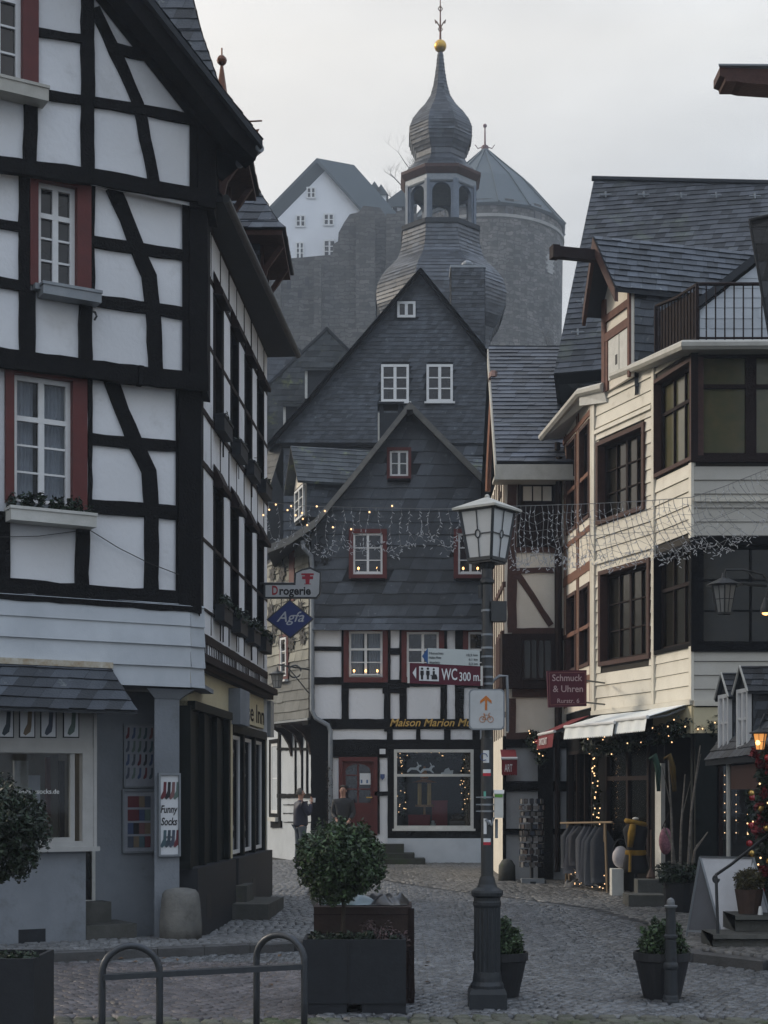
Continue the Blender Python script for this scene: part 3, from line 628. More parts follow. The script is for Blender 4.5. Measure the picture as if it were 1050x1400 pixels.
for i in range(48):
    s = SL*(i+.5)/48; sb(s, 3.34, s, 3.50, .022, .006)
for y in wc:
    for dy in (.40,):
        for z0, z1 in ((3.65, 5.55), (6.0, 7.9)): sb(sY(y)+dy, z0, sY(y)+dy, z1, .04)
for i in range(9):
    s = SL*(i+.4)/9; sb(s, 5.66, s, 6.17, .035); sb(s, 7.98, s, 8.52, .03); sb(s, 3.64, s, 3.9, .03)
stb.build('street_timber', M['timber_dark_brown'], H1)
for z0, z1 in wz:
    for y in wc:
        h = MB(); a = sY(y); pr = [Sf.P(a-hw-.08, z1+.06, .01), Sf.P(a-hw-.08, z1+.04, .12), Sf.P(a-hw-.08, z1+.09, .13), Sf.P(a-hw-.08, z1+.34, .01)]
        h.prism(pr, Sf.t*(2*hw+.16)); h.build('window_hood', M['timber_dark_brown'], H1)
# eaves, gutter, street side roof
ev = MB(); g0, g1 = Vector((-1.87, 17.85, 8.60)), Vector((-1.37, 23.85, 8.52)); wall0, wall1 = Sf.P(0, 8.58), Sf.P(SL, 8.50)
ev.prism([wall0+Vector((-.2, .2, 0)), wall1+Vector((-.2, .05, 0)), g1, g0], (0, 0, .06)); ev.build('eaves_soffit', M['slate_base'], H1)
gt = MB(); gt.tube([g0+Vector((.03, .0, .04)), g1+Vector((.03, .06, .04))], .05, 10); gt.build('gutter', mat('dark_weathered_gutter', (.075, .078, .08), (.05, .05, .052), 7, .6), H1)
rd0, rd1 = Vector((-6.3, 18.6, 13.3)), Vector((-5.9, 24.0, 13.3))
rf = MB(); a0, a1 = g0+Vector((0, .1, .08)), g1+Vector((0, .1, .09))
rf.prism([a0, a1, rd1, rd0], (0, 0, -.06)); rf.prism([rd0, rd1, Vector((-11, 25, 7)), Vector((-11, 17, 7))], (0, 0, -.06)); rf.prism([a1+Vector((-.3, -.3, 0)), rd1+Vector((0, -.3, 0)), Vector((-10.8, 24.6, 7))], (0, .04, 0))
r_o = rf.build('roof', M['slate_base'], H1)
rt = MB(); roof_tiles(rt, [a0, a1, rd1, rd0], .22, .17, .012, seed=21); rt.build('roof_slates', M['slate'], r_o)
# ---- three spired roof dormers over the street
for i, (x, y) in enumerate(((-2.62, 19.25), (-2.36, 22.35))):
    d = MB(); z0, ze = 8.62, 9.62; hb = .60
    d.box((x-hb, y-hb, z0), (x+hb, y+hb, ze)); dr_ = d.build('spired_dormer', M['slate_base'], H1)
    dt = MB()
    for F in (Fac((x-hb, y-hb), (x+hb, y-hb)), Fac((x+hb, y-hb), (x+hb, y+hb))): fac_tiles(dt, F, [(0, z0), (2*hb, z0), (2*hb, ze-.2), (0, ze-.2)], .2, .15, .004, seed=31+i)
    dt.build('dormer_slates', M['slate'], dr_)
    rw = [(.98, ze-.02), (.86, ze+.16), (.60, ze+.75), (.36, ze+1.5), (.16, ze+2.3), (.05, ze+2.72)]
    if i: rw = [(r, ze+(z-ze)*.84) for r, z in rw]
    sp = MB(); sp.lathe([(r*1.414, z) for r, z in rw], (x, y, 0), 4, R(45)); so = sp.build('spire', M['slate_base'], dr_)
    stt = MB()
    for k in range(4):
        c, s = math.cos(k*math.pi/2), math.sin(k*math.pi/2); rot = lambda px, py, z: Vector((x+c*px-s*py, y+s*px+c*py, z))
        for (r0, za_), (r1, zb_) in zip(rw, rw[1:]): roof_tiles(stt, [rot(-r0, -r0, za_), rot(r0, -r0, za_), rot(r1, -r1, zb_), rot(-r1, -r1, zb_)], .2, .15, .006, seed=k+i*5)
    stt.build('spire_slates', M['slate'], so)
    fn = MB(); zt = ze+(2.28 if i else 2.7)
    fn.lathe([(.15, zt-.5), (.08, zt+.02), (.04, zt+.3), (.022, zt+.42)], (x, y, 0), 8); fn.ball((x, y, zt+.5), .075); fn.lathe([(.012, zt+.5), (.012, zt+.68)], (x, y, 0), 6)
    fn.build('finial', M['copper'], so)
    sfm = MB(); sfm.box((x-.94, y-.94, ze-.10), (x+.94, y+.94, ze-.03)); sfm.build('dormer_soffit', M['timber_brown'], dr_)
    for sy_ in (-.5, .5):
        br = MB(); br.tube([(x+hb, y+sy_, ze-.75), (x+hb+.08, y+sy_, ze-.42), (x+.90, y+sy_, ze-.10)], .05, 4); br.tube([(x+hb+.02, y+sy_, ze-.8), (x+hb+.02, y+sy_, ze-.1)], .045, 4); br.build('bracket', M['timber_brown'], dr_)
    wn = MB(); wn.box((x+hb, y-.32, ze-.75), (x+hb+.03, y+.32, ze-.15)); wn.build('hatch', M['pane'], dr_)
vn = MB(); q = Pt(340, 200, 22.9); vn.tube([q+Vector((0, 0, -1.2)), q+Vector((0, 0, .38))], .02); vn.tube([q+Vector((-.2, 0, .36)), q+Vector((.2, 0, .38))], .012); vn.prism([q+Vector((-.06, 0, .22)), q+Vector((.16, 0, .26)), q+Vector((.05, 0, .04))], (0, .012, 0)); vn.ball(q+Vector((0, 0, -.02)), .05)
vn.build('weather_vane', M['copper'], H1)
# ---- the cream fronted inn on the ground floor of the street side
Sg = Fac((-2.27, 17.75), (-1.855, 23.9)); GL = Sg.L
mb = MB(); Sg.bar(mb, 0, 2.74, GL, 3.24, -.1, 0); mb.build('fascia', M['fascia_cream'], H1)
mb = MB(); Sg.bar(mb, -.05, 3.20, GL+.12, 3.27, -.1, .12); Sg.bar(mb, -.05, 3.27, GL+.16, 3.36, -.1, .18); mb.build('cornice', M['timber_dark_brown'], H1)
def gs(u, v=1090): return Sg.px(u, v)[0]
mb = MB(); Sg.bar(mb, 0, 0, gs(313)-.15, .86, -.1, .12); Sg.bar(mb, gs(313)+.08, 0, GL, .86, -.1, .12); mb.build('plinth', M['dark_grey'], H1)
for uu in (272, 336):
    v = MB(); a = gs(uu); Sg.bar(v, a-.14, .22, a+.14, .52, .118, .124); v.build('cellar_vent', M['black'], H1)
mb = MB(); Sg.bar(mb, 0, .86, gs(313)-.05, 2.72, -.12, -.02)
a0, a1 = 0, gs(309)
for k in range(4):
    a = a0+(a1-a0)*k/3; Sg.bar(mb, a-.07, .86, a+.07, 2.74, -.1, .05)
Sg.bar(mb, 0, 2.70, a1, 2.80, -.1, .09); mb.build('shutter_panelling', M['green_black'], H1)
mb = MB(); Sg.bar(mb, gs(313)-.06, .86, gs(313)+.07, 2.72, -.05, .04); mb.build('pilaster', M['fascia_cream'], H1)
mb = MB(); Sg.bar(mb, GL-.10, .86, GL, 2.62, -.05, .04); mb.build('pilaster', M['fascia_cream'], H1)
mb = MB(); Sg.bar(mb, gs(313)+.07, .86, GL-.1, 2.66, -.12, -.06); x0, x1 = gs(313)+.07, GL-.12
for k in range(4): a = x0+(x1-x0)*k/3; Sg.bar(mb, a-.06, .86, a+.06, 2.62, -.1, .03)
Sg.bar(mb, x0, 2.56, x1, 2.68, -.1, .05); mb.build('window_posts', M['green_black'], H1)
for k in range(3):
    a, b = x0+(x1-x0)*k/3+.075, x0+(x1-x0)*(k+1)/3-.075
    mb = MB(); Sg.ring(mb, (a, .90, b, 2.53), .05, -.05, -.02); w = mb.build('tall_window', M['white'], H1)
    mb = MB(); Sg.bar(mb, a+.04, .94, b-.04, 2.5, -.045, -.04); mb.build('pane', M['pane'], w)
mb = MB(); a = gs(320, 960); Sg.bar(mb, a-.45, 2.66, a+.35, 3.14, .0, .16); mb.build('sign_box', M['plaster_blue'], H1)
mb = MB(); Sg.bar(mb, GL-.06, 2.62, GL+.32, 3.18, -.1, .10); mb.build('end_block', M['zinc'], H1)
a = Sg.px(333, 985)[0]; text('ese Inn', Sg.P(a, 2.80, .004), Sg.t, (0, 0, 1), .27, M['timber_dark_brown'], H1, width=GL-.1-a, bold=.01)
mb = MB(); a = gs(318); Sg.bar(mb, a-.75, .03, a+.75, .28, .0, .60); Sg.bar(mb, a-.35, .28, a+.3, .5, .0, .25); mb.build('doorstep', M['step'], H1)
# ================================================================ the slate fronted house at the end of the street
H2 = thing('slate_hung_house', 'slate clad gabled house with black timbers and red door at the street end', 'house', (-.4, 36, .15))
YM = 35.4; Fm = Fac((-3, YM), (5, YM))
def mp(*p): return [Fm.px(*q) for q in p]
mw = []                                                    # openings
def mwin(u0, v0, u1, v1, cw, **k):
    r = Fm.pr(u0, v0, u1, v1); mw.append((r[0]-.02, r[1]-.02, r[2]+.02, r[3]+.02)); return r, cw, k
W_ = [mwin(533, 617, 558, 652, .07, cols=2, rows=2), mwin(483, 730, 523, 786, .10, cols=2, rows=3), mwin(626, 730, 660, 786, .10, cols=2, rows=3),
      mwin(477, 863, 523, 926, .12, cols=2, rows=2, transom=.62, curtain=True), mwin(556, 864, 600, 926, .12, cols=2, rows=2, transom=.62), mwin(640, 864, 684, 926, .12, cols=2, rows=2, transom=.62)]
sho = Fm.pr(541, 1027, 645, 1130); dor = Fm.pr(463, 1035, 516, 1142)
lo = MB(); zsl_ = Fm.px(560, 856)[1]; sl0, sr0 = Fm.px(427, 900)[0], Fm.px(716, 900)[0]
Fm.wall(lo, [(sl0, 0), (sr0, 0), (sr0, zsl_), (sl0, zsl_)], mw[3:]+[sho, dor]); lo.build('wall', M['plaster'], H2)
Fs = Fm.off(.06); up = MB()
pk, le, re = Fs.px(560, 556), Fs.px(427, 728), Fs.px(697, 698)
poly = [(sl0-.02, zsl_), (sr0, zsl_), (sr0, Fs.px(716, 716)[1]), pk, (sl0-.02, le[1])]
Fm.off(.04).wall(up, poly, mw[:3]); uo = up.build('upper_wall', M['slate_base'], H2)
us = MB(); fac_tiles(us, Fs, [(sl0-.02, zsl_-.05), (sr0, zsl_-.05), (sr0, Fs.px(716, 716)[1]), pk, (sl0-.02, le[1])], .36, .27, -.01, lift=.024, skew=.5, seed=41)
# cut the courses away where a window stands
us2 = MB()
for f in us.f:
    c = sum((Vector(us.v[i]) for i in f), Vector())/len(f); s_ = (c-Fs.A).dot(Fs.t)
    if not any(h[0]-.06 < s_ < h[2]+.06 and h[1]-.06 < c.z < h[3]+.06 for h in mw[:3]): us2.add([us.v[i] for i in f], [tuple(range(len(f)))])
us2.build('slate_hanging', M['slate_wall'], uo)
kb = MB(); tiles(kb, Fm.P(sl0, zsl_-.12, .22), Fm.t, Vector((0, .5, 1)).normalized(), [(0, 0), (sr0-sl0, 0), (sr0-sl0, .34), (0, .34)], .4, .17, lift=.014, skew=.5, nrm=Vector((0, -1, .5)).normalized(), seed=42)
kb.build('slate_skirt', M['slate_wall'], uo)
for (r, cw, k) in W_[:3]: window(Fs, r, H2, 'red', cw, 'white', .045, k['cols'], k['rows'], None, .02, 'pane', (.05, .12, .05, 'timber'), .05)
for (r, cw, k) in W_[3:]: window(Fm, r, H2, 'red', cw, 'white', .05, 2, 2, .62, .05, 'pane', None, .05, k.get('curtain', False))
# candle arches standing in the windows
for (r, cw, k), n in zip((W_[1], W_[2], W_[3]), (3, 3, 3)):
    c = thing('candle_arch', {1: 'row of three warm electric candles in upper slate wall window over the blue sign', 2: 'row of three warm electric candles in window behind street lamp lantern', 3: 'row of three warm electric candles in curtained window above the red door'}[W_.index((r, cw, k))], 'candle arch', Fm.P((r[0]+r[2])/2, r[1]+.05, .02), 'candle arches in windows')
    b = MB(); Fm.bar(b, r[0]+.06, r[1]+.04, r[2]-.06, r[1]+.07, .02 if k['rows'] == 3 else -.02, .06); b.build('base', M['white'], c)
    for i in range(3):
        x = r[0]+.12+(r[2]-r[0]-.24)*i/2; b = MB(); b.lathe([(.012, r[1]+.07), (.012, r[1]+.12)], Fm.P(x, 0, .04), 6); b.build('candle', M['white'], c)
        b = MB(); b.ball(Fm.P(x, r[1]+.145, .04), .024, 8, 6, 1, 1, 1.4); b.build('bulb', M['bulb'], c)
# timbers of the ground and first floor
tm = MB()
def mb_(u0, v0, u1, v1, o=.03):
    r = Fm.pr(u0, v0, u1, v1)
    if r[2]-r[0] < r[3]-r[1]: beam(Fm, tm, [((r[0]+r[2])/2, r[1]), ((r[0]+r[2])/2, r[3])], r[2]-r[0], o, px=False, rough=.006)
    else: beam(Fm, tm, [(r[0], (r[1]+r[3])/2), (r[2], (r[1]+r[3])/2)], r[3]-r[1], o, px=False, rough=.006)
for b in ((425, 855, 430, 1140), (467, 855, 477, 985), (525, 855, 534, 1000), (546, 855, 556, 985), (602, 855, 611, 985), (622, 855, 634, 985), (654, 940, 660, 985), (427, 851, 716, 857), (427, 884, 470, 890), (427, 926, 472, 936), (523, 886, 550, 895), (523, 938, 550, 948), (523, 929, 560, 940),
          (470, 927, 530, 941), (550, 927, 609, 939), (634, 927, 700, 940), (427, 983, 716, 997), (529, 995, 537, 1035), (569, 995, 575, 1018), (607, 995, 616, 1018), (646, 995, 656, 1140), (446, 1010, 455, 1140), (427, 995, 452, 1140), (446, 1011, 716, 1026), (446, 1022, 530, 1036), (530, 1020, 540, 1140), (512, 1082, 532, 1088), (648, 1020, 668, 1140), (515, 1036, 519, 1140), (530, 1132, 700, 1147), (680, 995, 690, 1180), (697, 850, 705, 990)):
    mb_(*b, .03 if b[2]-b[0] < b[3]-b[1] else .034)
tm.build('timber_frame', M['timber'], H2)
pf = MB(); r = Fm.pr(530, 1146, 716, 1200); Fm.bar(pf, r[0], .0, r[2], r[3], 0, .05); pf.build('plinth', M['board_white'], H2)
ftext(Fm, 'Maison Marion Mu', 533, 993, 645, 10.5, M['gold_paint'], H2, .048, shear=.3, depth=.006, bold=.012)
# red door
dm = MB(); Fm.ring(dm, (dor[0], dor[1], dor[2], dor[3]), (.09, .0, .09, .10), -.12, .04); d0 = dm.build('door', M['red'], H2)
dm = MB(); Fm.bar(dm, dor[0]+.08, dor[1], dor[2]-.08, dor[1]+.75, -.10, -.05)
for k in range(2): Fm.bar(dm, dor[0]+.14+k*.28, dor[1]+.1, dor[0]+.36+k*.28, dor[1]+.62, -.05, -.03)
Fm.bar(dm, dor[0]+.08, dor[1]+.75, dor[0]+.16, dor[3]-.1, -.10, -.05); Fm.bar(dm, dor[2]-.16, dor[1]+.75, dor[2]-.08, dor[3]-.1, -.10, -.05)
gl_, gr_, gb, gt_ = dor[0]+.16, dor[2]-.16, dor[1]+.75, dor[3]-.1; mid = (gl_+gr_)/2
arc = [(gl_, gt_), (gl_, gt_-.22)]+[(mid-(mid-gl_)*math.cos(a), gt_-.22+.16*math.sin(a)) for a in np.linspace(.1, math.pi-.1, 9)]+[(gr_, gt_-.22), (gr_, gt_)]
Fm.sheet(dm, arc, -.10, -.05); Fm.bar(dm, mid-.02, gb, mid+.02, gt_-.06, -.09, -.055); Fm.bar(dm, gl_, gb+.30, gr_, gb+.33, -.09, -.056); Fm.bar(dm, gl_, gb+.62, gr_, gb+.65, -.09, -.056)
dl = dm.build('door_leaf', M['red'], d0); g = MB(); Fm.bar(g, gl_, gb, gr_, gt_, -.085, -.08); g.build('pane', M['pane'], dl)
g = MB(); a = (mid+.04, gb+.42); Fm.bar(g, a[0], a[1], a[0]+.26, a[1]+.26, -.055, -.05); g.build('notice', M['paper'], dl)
g = MB(); Fm.bar(g, a[0]+.02, a[1]+.03, a[0]+.06, a[1]+.11, -.05, -.049); Fm.bar(g, a[0]+.15, a[1]+.03, a[0]+.19, a[1]+.11, -.05, -.049); g.build('notice_print', flat('blue_print', (.08, .16, .30)), dl)
g = MB(); g.tube([Fm.P(dor[2]-.13, gb+.12, -.05), Fm.P(dor[2]-.13, gb+.12, .02), Fm.P(dor[2]-.26, gb+.12, .02)], .014); g.build('handle', M['gold'], dl)
g = MB(); q = Fm.pr(519, 1024, 527, 1031); Fm.bar(g, *q, .06, .068); g.build('house_number', M['paper'], H2)
g = MB(); c = Fm.px(523, 1062); g.prism([Fm.P(c[0]+x, c[1]+z, .04) for x, z in ((-.05, .06), (.05, .06), (.05, -.02), (0, -.08), (-.05, -.02))], (0, -.01, 0)); g.build('heritage_badge', flat('badge_blue', (.05, .08, .2)), H2)
# shop window with its display
sw = MB(); Fm.ring(sw, (sho[0]-.04, sho[1]-.05, sho[2]+.04, sho[3]+.04), .07, -.08, .05); zt = Fm.px(600, 1060)[1]; Fm.bar(sw, sho[0]+.02, zt-.03, sho[2]-.02, zt+.03, -.06, .02)
Fm.bar(sw, sho[0]-.08, sho[1]-.10, sho[2]+.08, sho[1]-.05, -.05, .09); so = sw.build('shop_window', M['white_old'], H2)
g = MB(); Fm.bar(g, *sho, -.04, -.035); g.build('pane', M['glass'], so)
g = MB(); A0, A1 = Fm.P(sho[0], sho[1], -.09), Fm.P(sho[2], sho[1], -.09); dpt = Vector((0, 1.6, 0)); hh = Vector((0, 0, sho[3]-sho[1]))
g.quad(A0, A1, A1+dpt, A0+dpt); g.quad(A0+dpt, A1+dpt, A1+dpt+hh, A0+dpt+hh); g.quad(A0, A0+dpt, A0+dpt+hh, A0+hh); g.quad(A1, A1+hh, A1+dpt+hh, A1+dpt); g.quad(A0+hh, A0+dpt+hh, A1+dpt+hh, A1+hh)
g.build('interior', flat('dark_shop_room', (.035, .03, .03)), so)
rd = random.Random(3)
for s in ((516, 1052), (546, 1057)):                       # white reindeer over the transom, sleigh behind them
    pass
for i, (u, v) in enumerate(((567, 1051), (585, 1052))):
    rr = MB(); c = Fm.px(u, v); k = .17
    F_ = Fm.off(-.25)
    F_.sheet(rr, [(c[0]+x*k, c[1]+z*k) for x, z in ((-.9, -.1), (-.6, .18), (.2, .2), (.5, .55), (.9, .55), (.95, .35), (.7, .3), (.55, -.05), (.9, -.45), (.75, -.5), (.3, -.15), (-.4, -.1), (-.9, -.5), (-1.05, -.42))], 0, .02)
    F_.sheet(rr, [(c[0]+x*k, c[1]+z*k) for x, z in ((.45, .55), (.3, .95), (.38, .95), (.6, .58))], 0, .02); tag(rr.build('reindeer_figure', M['white'], None), ['white leaping reindeer cutout in shop window, the rear one of two', 'white leaping reindeer cutout in shop window, the one before the sleigh'][i], 'ornament', 'window ornaments')
rr = MB(); c = Fm.px(612, 1056); F_ = Fm.off(-.25); F_.sheet(rr, [(c[0]+x*.16, c[1]+z*.16) for x, z in ((-.9, 0), (-.5, .1), (-.3, .5), (.2, .7), (.45, .3), (.9, .35), (.8, -.3), (-.5, -.35), (-.9, -.2))], 0, .02)
tag(rr.build('sleigh_figure', M['white'], None), 'white sleigh cutout following reindeer in the shop window', 'ornament')
tr = thing('display_shelf', 'wooden tiered display with cone roof and candles in the shop window', 'display', Fm.P(Fm.px(581, 1120)[0], sho[1], -.5))
c = Fm.P(Fm.px(581, 1120)[0], 0, -.5); z0 = sho[1]
b = MB(); b.lathe([(.22, z0), (.22, z0+.05), (.03, z0+.05), (.03, z0+.45), (.22, z0+.45), (.22, z0+.50)], c, 16); b.build('stand', flat('pine_wood', (.34, .19, .08)), tr)
b = MB(); b.lathe([(.30, z0+1.02), (.05, z0+1.10), (.10, z0+1.12), (.02, z0+1.4)], c, 16); b.build('roof', flat('orange_wood', (.40, .16, .04)), tr)
for i in range(4): b = MB(); a = i*1.57+.6; b.lathe([(.03, z0+.5), (.03, z0+1.0)], c+Vector((.16*math.cos(a), .16*math.sin(a), 0)), 8); b.build('post', flat('pale_gold_%d' % i, (.5, .33, .12)), tr)
for i, (u, v, w, h, cc, nm, lb) in enumerate(((601, 1105, .36, .55, (.22, .02, .025), 'gift_box', 'red gift box beside tiered display in the shop window'), (573, 1118, .5, .22, (.16, .015, .02), 'gift_box', 'low red parcel at the foot of the tiered display'), (592, 1122, .12, .14, (.5, .5, .48), 'ornament', 'small white figure on shop window ledge nearest the middle'), (566, 1124, .14, .12, (.5, .5, .48), 'ornament', 'small white figure on shop window ledge by the parcel'), (625, 1120, .4, .3, (.12, .10, .08), 'basket', 'brown basket of small goods at end of shop window'))):
    q = Fm.px(u, v); b = MB(); F_ = Fm.off(-.75 if i == 0 else -.3); z = sho[1]; x = F_.px(u, v)[0]
    if 'box' in nm: F_.bar(b, x-w/2, z, x+w/2, z+h, -.1, .1); F_.bar(b, x-.03, z, x+.03, z+h+.01, -.105, .105); F_.bar(b, x-w/2-.01, z+h, x+w/2+.01, z+h+.05, -.11, .11)
    else: b.lathe([(w*.5, z), (w*.55, z+h*.4), (w*.3, z+h*.6), (w*.36, z+h*.8), (.01, z+h)], F_.P(x, 0, 0), 10)
    tag(b.build(nm, flat('goods_%d' % i, cc), None), lb, nm.replace('_', ' '))
gd = thing('evergreen_garland', 'dark evergreen garland with warm lights framing the shop window display', 'garland', Fm.P(sho[0]+.3, sho[3]-.3, -.3))
cl = []
for i in range(24):
    t = i/23
    if t < .4: p_ = (sho[0]+.12, sho[1]+.3+(sho[3]-sho[1]-.4)*t/.4)
    elif t < .6: p_ = (sho[0]+.12+(sho[2]-sho[0]-.24)*(t-.4)/.2, sho[3]-.12)
    else: p_ = (sho[2]-.14, sho[3]-.1-(sho[3]-sho[1]-.4)*(t-.6)/.4)
    cl.append((tuple(Fm.P(p_[0], p_[1], -.3)), (.13, .1, .13)))
leaves('greenery', M['leaf_dark'], gd, cl, 1500, .07, 5)
b = MB()
for i in range(46):
    c_ = rd.choice(cl)[0]; b.ball((c_[0]+rd.uniform(-.12, .12), c_[1]-.1, c_[2]+rd.uniform(-.12, .12)), .011, 5, 4)
o = b.build('bulbs', M['spark'], gd); o['kind'] = 'stuff'
# steps, mossy
for i, (u0, v0, u1, v1, o) in enumerate(((519, 1143, 552, 1162, .35), (519, 1162, 562, 1174, .6), (519, 1174, 575, 1186, .85))):
    pass
st = MB()
for (u0, u1, z0, z1, o) in ((455, 552, .38, .60, .45), (455, 566, .26, .40, .75), (455, 580, .05, .28, 1.0)):
    Fm.bar(st, Fm.px(u0, 1150)[0], z0, Fm.px(u1, 1150)[0], z1, .0, o)
st.build('doorstep', mat('mossy_steps', (.04, .042, .035), (.025, .026, .022), 6, .85, .5, 30, wear_or_glint=((.03, .045, .015), 4, .5, .65)), H2)
# roof: steep gable with the left slope running out over the oriel
rf = MB(); Fo = Fm.off(.42); rp = [Fo.px(*q) for q in ((560, 551), (480, 652), (430, 712), (396, 735), (364, 748))]; rr_ = [Fo.px(*q) for q in ((560, 551), (672, 664), (720, 705))]
lp = [Fo.P(*p) for p in rp]; rpp = [Fo.P(*p) for p in rr_]; bk = Vector((0, 9, 0)); rt = MB(); dn = Vector((0, 0, -.09))
for line in (lp, rpp):
    for a, b in zip(line, line[1:]):
        rf.prism([a, b, b+dn, a+dn], bk)
        roof_tiles(rt, [b, b+bk, a+bk, a], .24, .18, .012, seed=51)
ro = rf.build('roof', M['slate_base'], H2); rt.build('roof_slates', M['slate_moss'], ro)
vb = MB()
for line in (lp, rpp):
    for a, b in zip(line, line[1:]):
        e = Vector((0, -.03, 0)); vb.prism([a+e+Vector((0, 0, .03)), b+e+Vector((0, 0, .03)), b+e+Vector((0, 0, -.15)), a+e+Vector((0, 0, -.15))], (0, .06, 0))
vb.build('verge', M['slate_pale'], ro)
pb = MB(); c = Fo.px(560, 567); pb.obox(Fo.P(c[0], c[1], -.1), (1, 0, 0), (0, 1, 0), (0, 0, 1), .07, .3, .07); pb.build('ridge_beam', M['timber'], H2)
ch = MB(); c = Pt(533, 600, 37.2); ch.box((c.x-.26, c.y-.25, c.z-.6), (c.x+.3, c.y+.3, Pt(0, 568, 37.2).z)); co_ = ch.build('chimney', M['slate_base'], ro)
ch = MB(); z = Pt(0, 568, 37.2).z
for dx in (-.2, .24):
    for dy in (-.2, .25): ch.box((c.x+dx-.05, c.y+dy-.05, z), (c.x+dx+.05, c.y+dy+.05, z+.2))
ch.box((c.x-.3, c.y-.3, z+.2), (c.x+.34, c.y+.35, z+.26)); ch.build('chimney_cap', M['dark_grey'], co_)
ch = MB(); ch.box((c.x-.29, c.y-.27, c.z-.6), (c.x-.25, c.y-.23, z)); ch.build('flashing', M['zinc_pale'], co_)
# side dormer on the left slope
dm = MB(); Fd = Fac((Pt(401, 690, 37.5).x, 38.2), (Pt(419, 690, 36.9).x, 36.9)); dd = Fd.n
a, b = Fd.P(0, 0), Fd.P(Fd.L, 0); zs, ze, zp = Pt(0, 712, 37.5).z, Pt(0, 659, 37.2).z, Pt(0, 612, 37.5).z; m = (a+b)/2; back = -dd*5
f5 = [Vector((a.x, a.y, zs)), Vector((b.x, b.y, zs)), Vector((b.x, b.y, ze)), Vector((m.x, m.y, zp)), Vector((a.x, a.y, ze))]
dm.prism(f5, back); do = dm.build('dormer', M['slate_base'], ro)
g = MB(); Fd.sheet(g, [(0, ze-.02), (Fd.L, ze-.02), (Fd.L/2, zp-.1)], 0, .02); g.build('dormer_gable', M['plaster_cream'], do)
rt = MB(); e = dd*.25
for s_, q in ((1, b), (-1, a)):
    lo_ = Vector((q.x, q.y, ze))+Fd.t*s_*.16+Vector((0, 0, -.12)); hi_ = Vector((m.x, m.y, zp))
    pts = [lo_+e, lo_+back, hi_+back, hi_+e]; rt.prism(pts, (0, 0, .03)); roof_tiles(rt, [p+Vector((0, 0, .035)) for p in pts], .22, .16, .01, seed=55)
rt.build('dormer_roof', M['slate_moss'], do)
Fdr = Fac((b.x, b.y), (b.x-dd.x*4, b.y-dd.y*4)); rt = MB(); fac_tiles(rt, Fdr, [(0, zs), (4, zs), (4, ze), (0, ze)], .22, .16, .004, seed=56); rt.build('dormer_slates', M['slate_wall'], do)
window(Fd.off(.02), (.16, zs+.05, Fd.L-.16, ze-.08), do, None, 0, 'white', .06, 2, 3, None, .0, 'pane')
# oriel side, hung with slates and painted with vines
Fo2 = Fac((-2.95, 38.0), (-1.652, 35.38)); OL = Fo2.L; zo0, zo1 = Pt(0, 984, 35.5).z, Pt(0, 745, 36).z
ow = MB(); ow.prism([Fo2.P(0, zo0, -.02), Fo2.P(OL, zo0, -.02), Fo2.P(OL, Fo2.px(424, 728)[1], -.02), Fo2.P(0, zo1-.1, -.02)], -Fo2.n*.12); oo = ow.build('oriel', M['slate_base'], H2)
M['slate_cream'] = mat('cream_painted_slates', (.31, .305, .26), (.22, .218, .19), 4, .75, .2, 40, island=.25, stain=.2)
zq = Fo2.px(400, 905)[1]
t1 = MB(); fac_tiles(t1, Fo2, [(0, zq), (OL, zq), (OL, Fo2.px(424, 730)[1]), (0, zo1-.1)], .45, .24, 0, lift=.026, skew=.3, seed=61); t1.build('painted_slates', M['slate_cream'], oo)
t1 = MB(); fac_tiles(t1, Fo2, [(0, zo0), (OL, zo0), (OL, zq), (0, zq)], .45, .24, 0, lift=.026, skew=.3, seed=62); t1.build('lower_slates', mat('grey_painted_slates', (.17, .175, .165), (.12, .125, .12), 4, .7, .2, 40, island=.15), oo)
vn = MB()                                                  # the painted vine: leaves and tendrils
def vine(F, s, z, k, o=.026):
    for j in range(6):
        a = j*math.pi/3+.5+s*7; c, s2 = math.cos(a), math.sin(a)
        F.sheet(vn, [(s+k*(c*p-s2*q), z+k*(s2*p+c*q)) for p, q in ((.1, 0), (.5, -.34), (1, 0), (.5, .34))], o, o+.003)
    ang = np.linspace(0, 5.2, 12); pts = [F.P(s+k*(1.1+.9*math.cos(t)), z+k*(1.3+.9*math.sin(t)), o) for t in ang]; vn.tube(pts, .012, 4)
for u, v in ((374, 785), (388, 783), (384, 800), (372, 835), (386, 840), (398, 838), (412, 832), (378, 855), (412, 858), (374, 872), (386, 878), (400, 880), (416, 872)): vine(Fo2, *Fo2.px(u, v), .21, .048)
vn.build('painted_vine', M['black'], oo)
vn = MB()
for u, v in ((436, 748), (444, 768), (428, 772)): vine(Fm.off(.085), *Fm.px(u, v), .11, .01)
vn.build('wrought_vine', M['black'], H2)
t1 = MB(); beam(Fo2, t1, [Fo2.px(400, 750), Fo2.px(400, 822)], .30, .03, px=False); t1.build('red_shutter', M['red'], oo)
t1 = MB(); beam(Fo2, t1, [(OL-.05, zo0), (OL-.05, zo1)], .14, .04, px=False); beam(Fo2, t1, [(0, zo0-.04), (OL, zo0-.04)], .16, .10, px=False); t1.build('corner_board', M['timber'], oo)
t1 = MB(); Fo2.bar(t1, .0, zo0-.02, OL, zo0+.03, -.02, .13); t1.build('drip_sill', M['zinc'], oo)
q = Fo2.pr(386, 872, 394, 925); window(Fo2, (q[0], q[1], q[2], q[3]), oo, 'red', .08, 'white', .05, 1, 3, None, -.03, 'pane', (.06, .12, .05, 'white'), .05)
